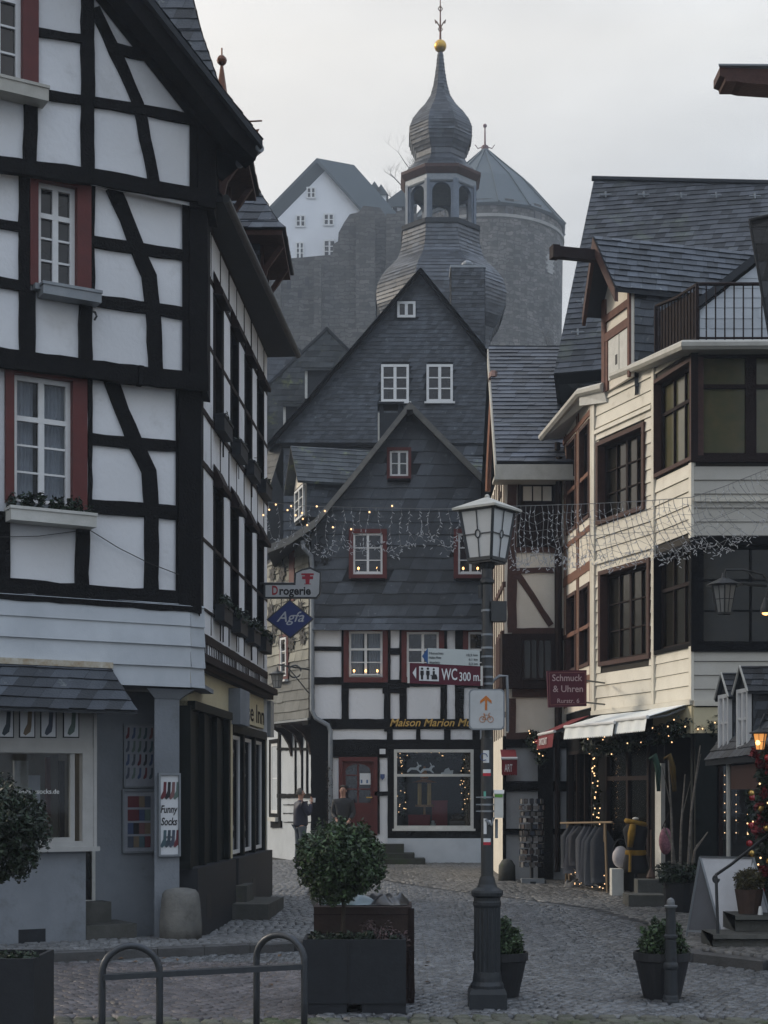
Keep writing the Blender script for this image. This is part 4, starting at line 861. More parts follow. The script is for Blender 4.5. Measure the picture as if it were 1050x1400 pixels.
# recessed ground floor wall beneath it
Fg = Fac((-2.62, 38.4), (-1.62, 35.55)); gw_ = MB(); zgt = zo0+.1; Fg.wall(gw_, [(-1.2, 0), (Fg.L, 0), (Fg.L, zgt), (-1.2, zgt)]); gw_.build('side_wall', M['board_white'], H2)
t1 = MB()
for u in (383, 405, 414, 421, 429): beam(Fg, t1, [(u, 1000), (u, 1085)], .07 if u != 383 else .16, .03)
for v, w in ((1088, .10), (1024, .06)): beam(Fg, t1, [(380, v), (432, v)], w, .032)
beam(Fg, t1, [(383, 1000), (383, 1130)], .16, .035); beam(Fg, t1, [(372, 1127), (386, 1127)], .16, .04)
t1.build('side_timber', M['timber'], H2)
t1 = MB()
for v in (1100, 1112, 1124): beam(Fg, t1, [(388, v), (432, v)], .02, .012)
t1.build('board_joints', M['dark_grey'], H2)
for u in (398, 412, 424):
    t1 = MB(); s = Fg.px(u, 1010)[0]; zc = zo0-.08
    pts = [Fg.P(s, zc-.72, .02), Fg.P(s, zc-.45, .08), Fg.P(s, zc-.22, .22), Fg.P(s, zc, .55), Fg.P(s, zc, .02)]
    t1.prism(pts, Fg.t*.14); t1.build('bracket', M['timber_dark_brown'], H2)
q = Fg.pr(371, 1016, 381, 1112); window(Fg, q, H2, 'timber', .10, 'white', .08, 1, 2, None, .02, 'pane', (.1, .12, .10, 'white_old'), .04)
dpn = MB(); pts = [(414, 742, .3), (416, 752, .28), (426, 762, .2), (427, 775, .16), (427, 972, .16), (432, 982, .16), (449, 992, .14), (452, 1000, .14), (452, 1140, .12)]
dpn.tube([Fm.P(*Fm.px(u, v), o) for u, v, o in pts], .055, 8); dpn.build('downpipe', M['zinc'], H2)
iv = leaves('ivy', M['bark'], H2, [((Fm.P(Fm.px(450, v)[0], Fm.px(450, v)[1], .15)), (.09, .08, .3)) for v in range(1050, 1150, 16)], 420, .05, 77)
body = MB(); body.box((sl0-3, YM+.45, 0), (sl0-2.999+.001, YM+.46, .1)); 
bk_ = MB(); bk_.add([(-1.6, 35.9, 0), (3.3, 35.9, 0), (3.3, 35.9, 6), (-1.6, 35.9, 6)], [(0, 1, 2, 3)])
# ================================================================ the tall slate gable behind
H3 = thing('slate_gable_house', 'tall house with broad blue slate gable and pairs of white windows', 'house', (1, 43, .2))
YB = 43.0; Fb = Fac((-4, YB), (6, YB)); pk = Fb.px(575, 369); lb, rb = Fb.px(373, 606), Fb.px(735, 590)
wb = MB(); hb_ = [Fb.pr(543, 413, 568, 435), Fb.pr(521, 499, 559, 550), Fb.pr(583, 499, 619, 550)]
ext = [(lb[0]+.3, 0), (rb[0], 0), (rb[0], rb[1]), pk, (lb[0]+.3, lb[1]+.3)]
Fb.wall(wb, ext, hb_); o3 = wb.build('wall', M['slate_base'], H3)
ts = MB(); fac_tiles(ts, Fb, [(lb[0]+.05, lb[1]), (rb[0], lb[1]), (rb[0], rb[1]), pk], .14, .115, .02, lift=.012, skew=.6, seed=71)
fac_tiles(ts, Fb, [(lb[0]+.3, lb[1]-3.2), (rb[0], lb[1]-3.2), (rb[0], lb[1]-.06), (lb[0]+.3, lb[1]-.06)], .40, .26, .0, lift=.028, skew=.4, seed=72)
t2 = MB()
for f in ts.f:
    c = sum((Vector(ts.v[i]) for i in f), Vector())/len(f); s_ = (c-Fb.A).dot(Fb.t)
    if not any(h[0]-.04 < s_ < h[2]+.04 and h[1]-.04 < c.z < h[3]+.04 for h in hb_): t2.add([ts.v[i] for i in f], [tuple(range(len(f)))])
t2.build('slate_hanging', M['slate_wall'], o3)
for i, h in enumerate(hb_): window(Fb, h, H3, None, 0, 'white', .07, 2, 1 if i == 0 else 3, None, -.04, 'pane', (.06, .10, .05, 'white') if i else None, mw=.035)
lg = MB(); Fb.bar(lg, lb[0]+.2, lb[1]-.12, Fb.px(520, 600)[0], lb[1], 0, .09); lg.build('ledge', M['timber'], H3)
rf = MB(); rt = MB(); F_ = Fb.off(.3); bk = Vector((0, 11, 0)); vg = MB()
for line in ([F_.px(*q) for q in ((575, 366), (420, 546), (366, 606))], [F_.px(*q) for q in ((575, 366), (690, 508), (740, 575))]):
    L3 = [F_.P(*p) for p in line]
    for a, b in zip(L3, L3[1:]):
        rf.prism([a, b, b+Vector((0, 0, -.1)), a+Vector((0, 0, -.1))], bk); roof_tiles(rt, [b, b+bk, a+bk, a], .24, .18, .01, seed=73)
        vg.prism([a, b, b+Vector((0, 0, -.16)), a+Vector((0, 0, -.16))], (0, .05, 0))
r3 = rf.build('roof', M['slate_base'], H3); rt.build('roof_slates', M['slate'], r3); vg.build('verge', M['timber'], r3)
sk = MB(); a, b = Pt(394, 603, 43.2), Pt(366, 690, 43.6); tiles(sk, Vector((b.x-.4, 43.3, b.z)), Vector((.5, -.4, 0)).normalized(), Vector((.30, .05, 1)).normalized(), [(0, 0), (.5, 0), (.5, 1.85), (.0, 1.85)], .3, .2, lift=.012); sk.build('slate_flare', M['slate_pale'], H3)  # sunlit slate flare: its brightness is put into the pale colour
dpn = MB(); dpn.tube([Pt(672, 512, 34.6), Pt(671, 520, 34.6), Pt(665, 660, 34.6), Pt(664, 676, 34.6)], .06, 8); 
# ---- two smaller slate roofs farther back
for i, (pts, Y, lbl) in enumerate((([(447, 447), (520, 520), (520, 640), (360, 640), (360, 530)], 50, 'grey slate roofed house with two small dormers behind the tall gable'), ([(398, 468), (440, 500), (440, 640), (330, 640), (330, 500)], 56, 'low slate roof half hidden by the overhanging eaves'))):
    h = thing('slate_roofed_house', lbl, 'house', (-3, Y, 0)); F_ = Fac((-9, Y), (6, Y)); q = [F_.px(*p) for p in pts]
    b = MB(); F_.sheet(b, [(q[4][0], 0), (q[1][0], 0), q[1], q[0], q[4]], -6, 0); b.build('wall', M['slate_base'], h)
    rt = MB(); P3 = [F_.P(q[3][0], q[3][1], .5), F_.P(q[2][0], q[2][1], .5), F_.P(*q[1], .02), F_.P(*q[0], .02), F_.P(*q[4], .02)]
    fac_tiles(rt, F_, [q[3], q[2], q[1], q[0], q[4]], .24, .18, .02, seed=80+i); rt.build('roof_slates', M['slate_moss'] if i == 0 else M['slate'], h)
    v = MB()
    for a, c in ((q[4], q[0]), (q[0], q[1])): v.prism([F_.P(*a, .06), F_.P(*c, .06), F_.P(c[0], c[1]-.12, .06), F_.P(a[0], a[1]-.12, .06)], (0, .05, 0))
    v.build('verge', M['slate_base'], h)
    if i == 0:
        for u0, v0, u1, v1, v2 in ((417, 506, 455, 520, 558), (388, 553, 418, 568, 595)):
            a, c = F_.px(u0, v1), F_.px(u1, v1); g = MB(); F_.bar(g, a[0]+.06, F_.px(0, v2)[1], c[0]+.5, a[1], .0, 1.2); d = g.build('dormer', M['slate_base'], h)
            g = MB(); zt = F_.px(0, v0)[1]; p = [F_.P(a[0], a[1], 1.35), F_.P(c[0]+.5, a[1], 1.35), F_.P(c[0]+.5, zt, .2), F_.P(a[0]+.05, zt, .2)]; g.prism(p, (0, 0, -.05)); roof_tiles(g, p, .24, .18, .01); g.build('dormer_roof', M['slate_moss'], d)
            g = MB(); F_.bar(g, a[0]+.06, F_.px(0, v2)[1], a[0]+.14, a[1]-.03, 1.2, 1.23); g.build('dormer_frame', M['white_old'], d)
# ================================================================ church tower
CT = thing('church_tower', 'slate church belfry with onion domes, open arcade and gilt ball', 'church tower', (2.57, 70, 0))
YC = 70.0; cx = (602-U0)/FPX*YC; pxm = YC/FPX; zc = lambda v: EYE+(V0-v)/FPX*YC
def octa(prof, cuts=1):
    mb = MB(); mb.lathe([(r*pxm/math.cos(math.pi/8), zc(v)) for r, v in prof], (cx, YC, 0), 8, R(22.5)); return mb
M['slate_fine'] = mat('fine_dome_slates', (.060, .068, .080), (.036, .042, .052), 3, .42, .2, 20, island=.5, stain=.25, spec=.5)
def octslate(prof, course_px=4.2, seed=0):
    """each facet covered by slate courses that follow the dome's outline"""
    mb = MB(); rnd = random.Random(seed); pts = []
    for (r0, v0), (r1, v1) in zip(prof, prof[1:]):
        n = max(1, int(math.hypot(r1-r0, v1-v0)/course_px)); pts += [(r0+(r1-r0)*i/n, v0+(v1-v0)*i/n) for i in range(n)]
    pts.append(prof[-1])
    for k in range(8):
        a0, a1 = R(22.5+45*k), R(22.5+45*(k+1))
        for (ra, va), (rb, vb) in zip(pts, pts[1:]):       # va is the lower edge
            m = max(1, int(ra*.77*pxm/.28)); off = rnd.random()
            cutsx = sorted(set([0, 1]+[min(1, max(0, (i+off)/m)) for i in range(m)]))
            for c0, c1 in zip(cutsx, cutsx[1:]):
                j = rnd.uniform(.01, .03)
                def q(r, v, c, e): 
                    rr = r*pxm/math.cos(math.pi/8)+e; x = rr*(math.cos(a0)*(1-c)+math.cos(a1)*c); y = rr*(math.sin(a0)*(1-c)+math.sin(a1)*c); return (cx+x, YC+y, zc(v))
                mb.add([q(ra, va+.4, c0, j+.02), q(ra, va+.4, c1, j+.02), q(rb, vb, c1, .004), q(rb, vb, c0, .004)], [(0, 1, 2, 3)])
    return mb
P1 = [(66, 500), (66, 472), (71, 457), (80, 443), (86, 427), (87, 412), (85, 400), (80.5, 389), (73.5, 379), (65, 370), (58.5, 362), (54.5, 352), (52, 340), (51, 324)]
P2 = [(50, 246), (43, 237), (35, 229), (32, 222), (33, 214), (38, 204), (41.5, 193), (41.5, 180), (37, 168), (29, 156), (20, 145), (12.5, 132), (9, 118), (6.5, 104), (4.5, 88), (3, 72)]
for nm, P, sd in (('lower_dome', P1, 1), ('onion_dome', P2, 2)):
    d = octa(P).build(nm, M['slate_base'], CT); octslate(P, 4.2, sd).build('dome_slates', M['slate_fine'], d)
P0_ = MB(); P0_.lathe([(66*pxm*1.08, 0), (66*pxm*1.08, zc(498))], (cx, YC, 0), 8, R(22.5)); P0_.build('tower_wall', M['slate_wall'], CT)
octa([(49, 325), (53, 323), (53, 317), (49, 315)]).build('cornice', M['slate_base'], CT)
octa([(49, 256), (54, 249), (54, 245), (46, 243)]).build('cornice', M['timber_brown'], CT)
octa([(47, 266), (48, 264), (48, 255), (45, 254)]).build('entablature', M['zinc'], CT)
M['belfry'] = mat('blue_grey_belfry_boards', (.17, .20, .24), (.12, .145, .18), 4, .6, .1, 30)
bf = MB(); rr = 46*pxm
for k in range(8):
    a0, a1 = R(22.5+45*k), R(22.5+45*(k+1)); p0 = Vector((cx+rr*1.082*math.cos(a0), YC+rr*1.082*math.sin(a0), 0)); p1 = Vector((cx+rr*1.082*math.cos(a1), YC+rr*1.082*math.sin(a1), 0))
    F = Fac(p0, p1) ; F = F if (F.n.dot(p0-Vector((cx, YC, 0))) > 0) else Fac(p1, p0)
    zb, zt = zc(318), zc(262); L_ = F.L; pw = L_*.17; rs_ = (L_-2*pw)/2; zs = zc(278)
    F.bar(bf, 0, zb, pw, zt, -.22, .0); F.bar(bf, L_-pw, zb, L_, zt, -.22, .0); F.bar(bf, pw, zb, L_-pw, zb+.12, -.2, -.03)
    arch = [(pw, zt), (pw, zs)]+[(L_/2-rs_*math.cos(t), zs+rs_*.9*math.sin(t)) for t in np.linspace(0, math.pi, 11)][1:-1]+[(L_-pw, zs), (L_-pw, zt)]
    F.sheet(bf, arch, -.2, -.02)
    F.bar(bf, -.03, zb, pw*.55, zt, .0, .07); F.bar(bf, L_-pw*.55, zb, L_+.03, zt, .0, .068)
bf.build('belfry_arcade', M['belfry'], CT)
b = MB(); b.lathe([(.0, zc(300)), (.42, zc(298)), (.36, zc(290)), (.24, zc(280)), (.05, zc(276)), (.02, zc(264))], (cx, YC, 0), 14); 
b = MB(); b.ball((cx, YC, zc(63)), 8.5*pxm, 16, 12); b.build('gilt_ball', M['gold'], CT, smooth=True)
b = MB(); b.lathe([(.09, zc(74)), (.05, zc(70)), (.05, zc(52)), (.03, zc(20)), (.02, zc(-4))], (cx, YC, 0), 8)
for sx_ in (-1, 1):
    b.tube([(cx, YC, zc(38)), (cx+sx_*.16, YC, zc(30)), (cx+sx_*.24, YC, zc(27)), (cx+sx_*.2, YC, zc(32))], .03, 5); b.tube([(cx, YC, zc(44)), (cx+sx_*.1, YC, zc(40)), (cx, YC, zc(36))], .025, 5); b.tube([(cx, YC, zc(16)), (cx+sx_*.1, YC, zc(12)), (cx, YC, zc(8))], .025, 5)
b.build('finial', M['copper'], CT)
b = MB(); q = Pt(640, 365, 46); b.box((q.x-.5, 46, q.z-3), (q.x+.5, 47, Pt(0, 366, 46).z)); SC = b.build('slate_chimney', M['slate_base'])
tag(SC, 'broad slate clad chimney stack in front of the church onion', 'chimney'); t = MB()
for F in (Fac((q.x-.5, 46), (q.x+.5, 46)), Fac((q.x+.5, 46), (q.x+.5, 47)), Fac((q.x-.5, 47), (q.x-.5, 46))): fac_tiles(t, F, [(0, q.z-3), (1, q.z-3), (1, Pt(0, 366, 46).z), (0, Pt(0, 366, 46).z)], .16, .12, .005, seed=3)
t.build('chimney_slates', M['slate'], SC)
t = MB(); zt = Pt(0, 366, 46).z; t.box((q.x-.53, 45.97, zt), (q.x+.53, 47.03, zt+.08)); t.lathe([(.13, zt+.08), (.13, zt+.22), (.17, zt+.24), (.17, zt+.3), (.1, zt+.36)], (q.x, 46.5, 0), 10); t.build('chimney_pot', M['zinc'], SC)
# ================================================================ hill and castle
M['hill'] = mat('wooded_hillside', (.05, .055, .035), (.03, .032, .022), .3, .95, .8, 2, stain=.3, sscale=.05)
hm = MB(); hx = list(range(-120, 121, 10)); hy = [66, 80, 95, 110, 122, 135, 150, 175, 210]; hz = [-.5, 3, 9, 18, 30, 36, 40, 42, 40]
hm.add([(x, y, z+(math.sin(x*.13+y*.1)*1.2-abs(x+5)*.06 if z > 0 else 0)) for y, z in zip(hy, hz) for x in hx], [(j*len(hx)+i, j*len(hx)+i+1, (j+1)*len(hx)+i+1, (j+1)*len(hx)+i) for j in range(len(hy)-1) for i in range(len(hx)-1)])
struct(hm.build('hill', M['hill'], smooth=True))
def brick_mat(name, c, c2, mort, sx, sy):
    m = mat(name, c, c2, .8, .9, 0, stain=.25, sscale=.12); t = m.node_tree; n = t.nodes; l = t.links; b = n['Principled BSDF']
    uv = n.new('ShaderNodeUVMap'); br = n.new('ShaderNodeTexBrick'); br.inputs['Scale'].default_value = 1; br.inputs['Brick Width'].default_value = sx; br.inputs['Row Height'].default_value = sy; br.inputs['Mortar Size'].default_value = .04
    br.inputs['Color1'].default_value = (.55, .55, .55, 1); br.inputs['Color2'].default_value = (1.45, 1.45, 1.45, 1); br.inputs['Mortar'].default_value = (mort,)*3+(1,)
    dn_ = n.new('ShaderNodeTexNoise'); dn_.inputs['Scale'].default_value = 1.3; dn_.inputs['Detail'].default_value = 3; va = n.new('ShaderNodeVectorMath'); va.operation = 'SCALE'; va.inputs['Scale'].default_value = .7
    ad = n.new('ShaderNodeVectorMath'); l.new(uv.outputs[0], dn_.inputs[0]); l.new(dn_.outputs['Color'], va.inputs[0]); l.new(uv.outputs[0], ad.inputs[0]); l.new(va.outputs[0], ad.inputs[1]); l.new(ad.outputs[0], br.inputs[0])
    src = b.inputs['Base Color'].links[0].from_socket; mu = n.new('ShaderNodeVectorMath'); mu.operation = 'MULTIPLY'; l.new(src, mu.inputs[0]); l.new(br.outputs[0], mu.inputs[1]); l.new(mu.outputs[0], b.inputs['Base Color']); return m
M['castle_stone'] = brick_mat('castle_rubble_stone', (.115, .108, .096), (.050, .049, .047), .5, .95, .36)
M['tower_stone'] = brick_mat('tower_rubble_stone', (.18, .17, .155), (.095, .092, .086), .55, .85, .36)
M['castle_roof'] = mat('blue_green_slate_roof', (.055, .075, .085), (.042, .058, .066), .6, .6, .2, 8, stain=.1)
YT = 150.0; TW = thing('castle_tower', 'great round stone castle tower with conical slate roof', 'castle tower', (9.8, YT, 36)); tx = (663-U0)/FPX*YT; pm = YT/FPX; zt_ = lambda v: EYE+(V0-v)/FPX*YT
b = MB(); b.lathe([(103*pm, 30), (104*pm, zt_(480)), (106*pm, zt_(336))], (tx, YT, 0), 64); b.build('tower_wall', M['tower_stone'], TW)
b = MB(); b.lathe([(106*pm, zt_(337)), (108*pm, zt_(336)), (108*pm, zt_(332)), (105*pm, zt_(331))], (tx, YT, 0), 64); b.build('string_course', mat('lit_string_course', (.36, .35, .33), None, 1, .9), TW)  # ledge catching light: its bright line is painted in the pale colour
b = MB(); b.lathe([(105*pm, zt_(331)), (105*pm, zt_(312))], (tx, YT, 0), 64); b.build('upper_wall', M['tower_stone'], TW)
b = MB(); b.lathe([(109*pm, zt_(321)), (111*pm, zt_(318)), (64*pm, zt_(262)), (60*pm, zt_(258)), (4*pm, zt_(206)), (.02, zt_(200))], (tx, YT, 0), 16, .1); b.build('roof', M['castle_roof'], TW)
for k in range(16):
    a = .1+k*math.pi/8; rb_ = MB(); f = lambda r, v: Vector((tx+r*pm*math.cos(a), YT+r*pm*math.sin(a), zt_(v)))
    rb_.tube([f(111, 318), f(64, 262), f(60, 258), f(4, 206)], .14, 4); rb_.build('roof_hip', M['castle_roof'], TW)
b = MB(); b.lathe([(.35, zt_(212)), (.35, zt_(200)), (.1, zt_(198)), (.06, zt_(172))], (tx, YT, 0), 8); b.ball((tx, YT, zt_(172)), .2)
for a in range(4): b.tube([(tx, YT, zt_(200)), (tx+.7*math.cos(a*1.57), YT+.7*math.sin(a*1.57), zt_(203)), (tx+.95*math.cos(a*1.57), YT+.95*math.sin(a*1.57), zt_(198))], .05, 4)
b.build('finial', mat('red_copper_finial', (.16, .06, .06), None, 3, .5), TW)
for u in (688, 727, 600, 640):
    s_ = (u-663)/106; a = math.asin(max(-.99, min(.99, s_)))-math.pi/2; b = MB(); c = Vector((tx+105*pm*math.cos(a), YT+105*pm*math.sin(a), zt_(322))); e = Vector((-math.sin(a), math.cos(a), 0)); nn = Vector((math.cos(a), math.sin(a), 0))
    b.obox(c, e, nn, (0, 0, 1), .42, .1, .72); b.build('window', M['pane'], TW)
b = MB(); a = math.asin((745-663)/106)-math.pi/2; c = Vector((tx+104.6*pm*math.cos(a), YT+104.6*pm*math.sin(a), 0)); e = Vector((-math.sin(a), math.cos(a), 0)); nn = Vector((math.cos(a), math.sin(a), 0))
for i in range(7): b.obox(c+Vector((0, 0, zt_(374+i*3.5))), e, nn, (0, 0, 1), .45+.2*(i % 2), .12, .11)
b.build('quoin_patch', mat('pale_quoin', (.42, .41, .39), None, 1, .9), TW)
# castle house
YH = 146.0; CH = thing('castle_house', 'white gabled castle house high on the rock', 'house', (-6, YH, 47)); Fh = Fac((-20, YH), (5, YH)); hp = [Fh.px(*p) for p in ((356, 362), (492, 362), (492, 283), (433, 219), (356, 300))]
M['castle_white'] = mat('white_castle_render', (.78, .80, .83), (.70, .72, .75), .5, .9, stain=.08, sscale=.2)
b = MB(); Fh.wall(b, [hp[0], hp[1], hp[2], hp[3], hp[4]]); Fside = Fac(Fh.P(hp[1][0], 0), Fh.P(hp[1][0], 0)+Vector((12.8, 5.8, 0))); Fside.wall(b, [(0, hp[1][1]), (14, hp[1][1]), (14, hp[2][1]), (0, hp[2][1])]); b.build('wall', M['castle_white'], CH)
b = MB(); F_ = Fh.off(.6); ap, el, er = F_.px(433, 216), F_.px(348, 303), F_.px(495, 286); bk = Vector((3.5, 1.6, 0))
b.prism([F_.P(*ap), F_.P(*er), F_.P(er[0], er[1]-.35), F_.P(ap[0], ap[1]-.4)], bk); b.prism([F_.P(*el), F_.P(*ap), F_.P(ap[0], ap[1]-.4), F_.P(el[0], el[1]-.35)], bk); b.build('roof', M['castle_roof'], CH)
for u0, v0, u1, v1 in ((419, 256, 432, 272), (404, 294, 418, 311), (442, 292, 457, 309), (404, 331, 416, 355), (442, 328, 459, 353)):
    window(Fh.off(.08), Fh.pr(u0, v0, u1, v1), CH, None, 0, 'white', .14, 2, 2 if v1-v0 < 20 else 3, None, .0, 'pane_grey' if 'pane_grey' in M else 'pane', mw=.08)
for u, v in ((512, 272), (521, 276)):
    b = MB(); q = Pt(u, v, YH+2.5); b.box((q.x-.5, q.y-.6, q.z-1.6), (q.x+.5, q.y+2, q.z+.4)); d = b.build('dormer', M['castle_white'], CH); b = MB(); b.box((q.x-.28, q.y-.63, q.z-1.1), (q.x+.28, q.y-.6, q.z)); b.build('window', M['pane'], d); b = MB(); b.prism([(q.x-.7, q.y-.8, q.z+.4), (q.x+.7, q.y-.8, q.z+.4), (q.x, q.y-.8, q.z+1.4)], (0, 3, 0)); b.build('dormer_roof', M['castle_roof'], d)
# castle walls
YW = 143.0; Fw = Fac((-25, YW), (12, YW)); CW = thing('castle_wall', 'high dark stone curtain wall stepping up beside the castle house', 'wall', (-6, YW, 40))
pts = [(330, 520), (570, 520), (570, 292), (548, 287), (530, 300), (520, 284), (497, 281), (490, 290), (478, 293), (470, 305), (463, 318), (462, 330), (455, 334), (455, 348), (400, 353), (372, 357), (330, 357)]
b = MB(); Fw.sheet(b, [Fw.px(*p) for p in pts], -1.2, 0); b.build('wall', M['castle_stone'], CW)
for u, w, v0 in ((378, 14, 362), (435, 10, 366), (500, 26, 300), (543, 30, 300)):
    b = MB(); q = Fw.pr(u-w/2, v0, u+w/2, 520); Fw.bar(b, *q, -.1, 1.4); b.build('buttress', M['castle_stone'], CW)
for u, v in ((395, 390), (420, 385), (410, 402)): b = MB(); q = Fw.px(u, v); Fw.bar(b, q[0]-.2, q[1]-.4, q[0]+.2, q[1]+.4, 0, .02); b.build('loophole', M['black'], CW)
b = MB(); Fw2 = Fac((-25, 128), (12, 128)); q = [Fw2.px(*p) for p in ((330, 520), (580, 520), (580, 447), (330, 450))]; Fw2.sheet(b, q, -.6, 0); RW = b.build('terrace_wall', M['castle_stone']); tag(RW, 'low stone terrace wall at foot of the castle rock', 'wall')
# castle cottage and bare trees
CC = thing('castle_cottage', 'small dark timbered building between castle house and belfry', 'house', (-.5, 152, 50)); F_ = Fac((-5, 152), (8, 152)); b = MB(); F_.sheet(b, [F_.px(*p) for p in ((522, 330), (560, 330), (560, 282), (522, 282))], -3, 0); b.build('wall', M['castle_white'], CC)
b = MB(); F_.sheet(b, [F_.px(*p) for p in ((518, 284), (570, 284), (570, 262), (556, 256))], -3, .4); b.build('roof', M['castle_roof'], CC)
b = MB()
for u in (528, 540, 552): beam(F_, b, [(u, 282), (u, 325)], .4, .1)
for v in (292, 308): beam(F_, b, [(522, v), (560, v)], .4, .11)
b.build('timber_frame', M['timber'], CC)
def bare_tree(base, h, seed, lab, grp='bare trees by the castle', r0=None, lean=0):
    rd = random.Random(seed); t = thing('bare_tree', lab, 'tree', base, grp); tr = MB(); cr_ = MB()
    def grow(mb, p, d, L_, r, lev):
        n = 4; pts = [p]; rs = [r]
        for i in range(n):
            d = (d+Vector((rd.uniform(-.22, .22), rd.uniform(-.22, .22), rd.uniform(-.02, .16)))).normalized(); pts.append(pts[-1]+d*L_/n); rs.append(r*(1-.55*(i+1)/n))
        mb.tube(pts, rs, 5 if lev < 2 else 3)
        if lev < 4:
            for i in range(rd.randint(3, 5)):
                k = rd.randint(1, n); a = rd.uniform(0, 6.28); nd = (d*.55+Vector((math.cos(a), math.sin(a), rd.uniform(.1, .6)))*.75).normalized(); grow(cr_, pts[k], nd, L_*rd.uniform(.5, .72), rs[k]*.6, lev+1)
    grow(tr, Vector(base), Vector((lean, 0, 1)).normalized(), h*.42, r0 or h*.022, 0); tr.build('trunk', M['bark'], t); cr_.build('branches', M['bark'], t); return t
q = Pt(545, 290, 158); bare_tree((q.x, 158, q.z-1), 8, 5, 'wispy bare tree rising beside castle cottage and belfry')
q = Pt(556, 262, 165); bare_tree((q.x, 165, q.z-2), 9, 9, 'thin bare tree just behind the church belfry')
q = Pt(780, 470, 120); bare_tree((q.x, 120, 26), 18, 4, 'pale bare tree between castle tower and big slate roof')
# ================================================================ the cream boarded corner house on the shopping side
H4 = thing('weatherboarded_house', 'cream weatherboarded house with dark framed bay windows above the clothes shop', 'house', (5, 25, .1))
Fc = Fac((4.55, 22.6), (8.6, 22.6)); Fb4 = Fac((4.22, 23.93), (4.55, 22.6)); Fa = Fac((3.52, 25.78), (4.22, 23.93)); Fd4 = Fac((3.31, 28.3), (3.52, 25.78))
def boards(mb, F, s0, s1, z0, z1, holes, h=.205, lift=.022, seed=1):
    z = z0; rd = random.Random(seed)
    while z < z1-.02:
        t = min(z+h, z1); iv = [(s0, s1)]
        for a, c, b, d in holes:
            if c < t-.02 and d > z+.02:
                nv = []
                for p, q in iv:
                    if b <= p or a >= q: nv.append((p, q)); continue
                    if a > p: nv.append((p, a))
                    if b < q: nv.append((b, q))
                iv = nv
        for p, q in iv:
            if q-p > .01:
                l = lift*rd.uniform(.8, 1.2); zz = z+.007; mb.add([F.P(p, zz, l), F.P(q, zz, l), F.P(q, t, .003), F.P(p, t, .003), F.P(p, zz, 0), F.P(q, zz, 0)], [(0, 1, 2, 3), (4, 5, 1, 0)])
        z = t
wall4 = MB(); bd = MB(); bdg = MB()
def facewall(F, z0, z1, holes, mbb=None, seed=1, wb=wall4):
    F.wall(wb, [(0, z0), (F.L, z0), (F.L, z1), (0, z1)], holes, -.004)
    if mbb is not None: boards(mbb, F, .0, F.L, z0, z1, [(h[0]-.03, h[1]-.03, h[2]+.03, h[3]+.03) for h in holes], seed=seed)
wA = [(.30, 3.92, 1.80, 5.36), (.22, 6.28, 1.64, 7.52)]
wB = [(.05, 3.95, Fb4.L-.03, 5.38), (.05, 6.70, Fb4.L-.03, 8.10)]
wC = [(.06, 3.92, 3.9, 5.40), (.06, 6.70, 3.9, 8.22)]
wD = [(.35, 3.98, 1.05, 5.28), (1.45, 3.98, 2.15, 5.28), (.35, 6.5, 1.05, 8.05), (1.45, 6.5, 2.15, 8.05)]
facewall(Fa, 3.12, 8.55, wA, bd, 1); facewall(Fb4, 3.12, 8.35, wB, bd, 2); facewall(Fc, 3.06, 8.35, wC, bdg, 3); wd4 = MB(); facewall(Fd4, 3.2, 8.6, wD, None, 4, wd4)
wall4.build('wall', M['board_gap'], H4); bd.build('weatherboarding', M['board_cream'], H4); bdg.build('weatherboarding', M['board_shaded'], H4); wd4.build('plaster_wall', M['plaster_cream'], H4)
tr4 = MB()
for F, s, z0, z1 in ((Fa, .04, 3.1, 8.5), (Fb4, .0, 3.1, 8.35), (Fb4, Fb4.L-.02, 3.1, 3.9), (Fb4, Fb4.L-.02, 5.5, 6.6), (Fd4, Fd4.L-.05, 3.2, 8.5)): F.bar(tr4, s-.045, z0, s+.045, z1, 0, .045)
Fa.bar(tr4, .1, 5.56, Fa.L-.05, 5.62, 0, .045); Fa.bar(tr4, .1, 7.74, Fa.L-.05, 7.80, 0, .05); Fc.bar(tr4, 0, 6.02, 4, 6.08, 0, .06); Fc.bar(tr4, 0, 3.02, 4, 3.10, -.1, .07); Fb4.bar(tr4, 0, 3.04, Fb4.L, 3.12, -.1, .06); Fa.bar(tr4, 0, 3.05, Fa.L, 3.12, -.1, .06)
tr4.build('trim_board', M['board_cream'], H4)
for h in wA: window(Fa, h, H4, 'timber_brown', .07, 'timber_dark_brown', .05, 4, 3, None, .13, 'pane_old', None, .05, mw=.02)
for i, h in enumerate(wB): window(Fb4, h, H4, 'timber_brown' if i else 'timber', .06, 'timber_dark_brown', .055, 3, 1, .66, .12, 'pane_amber' if i else 'pane_old', None, .045)
for i, h in enumerate(wC): window(Fc, h, H4, 'timber_dark_brown' if i else 'timber', .10, 'timber_dark_brown' if i else 'timber', .06, 5, 1 if i else 3, .70 if i else None, .09, 'pane_amber' if i else 'pane_old', None, .05, mw=.16 if i else .025)
for h in wD: window(Fd4, h, H4, 'timber_brown', .06, 'timber_dark_brown', .05, 1, 2, None, .10, 'pane', None, .02)
td = MB()
for z, w in ((5.62, .16), (3.7, .12), (6.25, .09), (8.2, .1), (4.6, .07), (7.2, .07)): beam(Fd4, td, [(0, z), (Fd4.L, z)], w, .008, px=False)
for s in (.08, .22, 1.18, 1.32, 2.28, 2.42): beam(Fd4, td, [(s, 3.3), (s, 8.5)], .05, .007, px=False, rough=.004)
td.build('timber_frame', mat('faded_brown_timber', (.20, .095, .06), (.14, .065, .045), 10, .75), H4)
dpn = MB(); dpn.tube([Fd4.P(.02, .3, .12), Fd4.P(.02, 8.2, .12)], .055, 8); dpn.build('downpipe', M['timber_dark_brown'], H4)
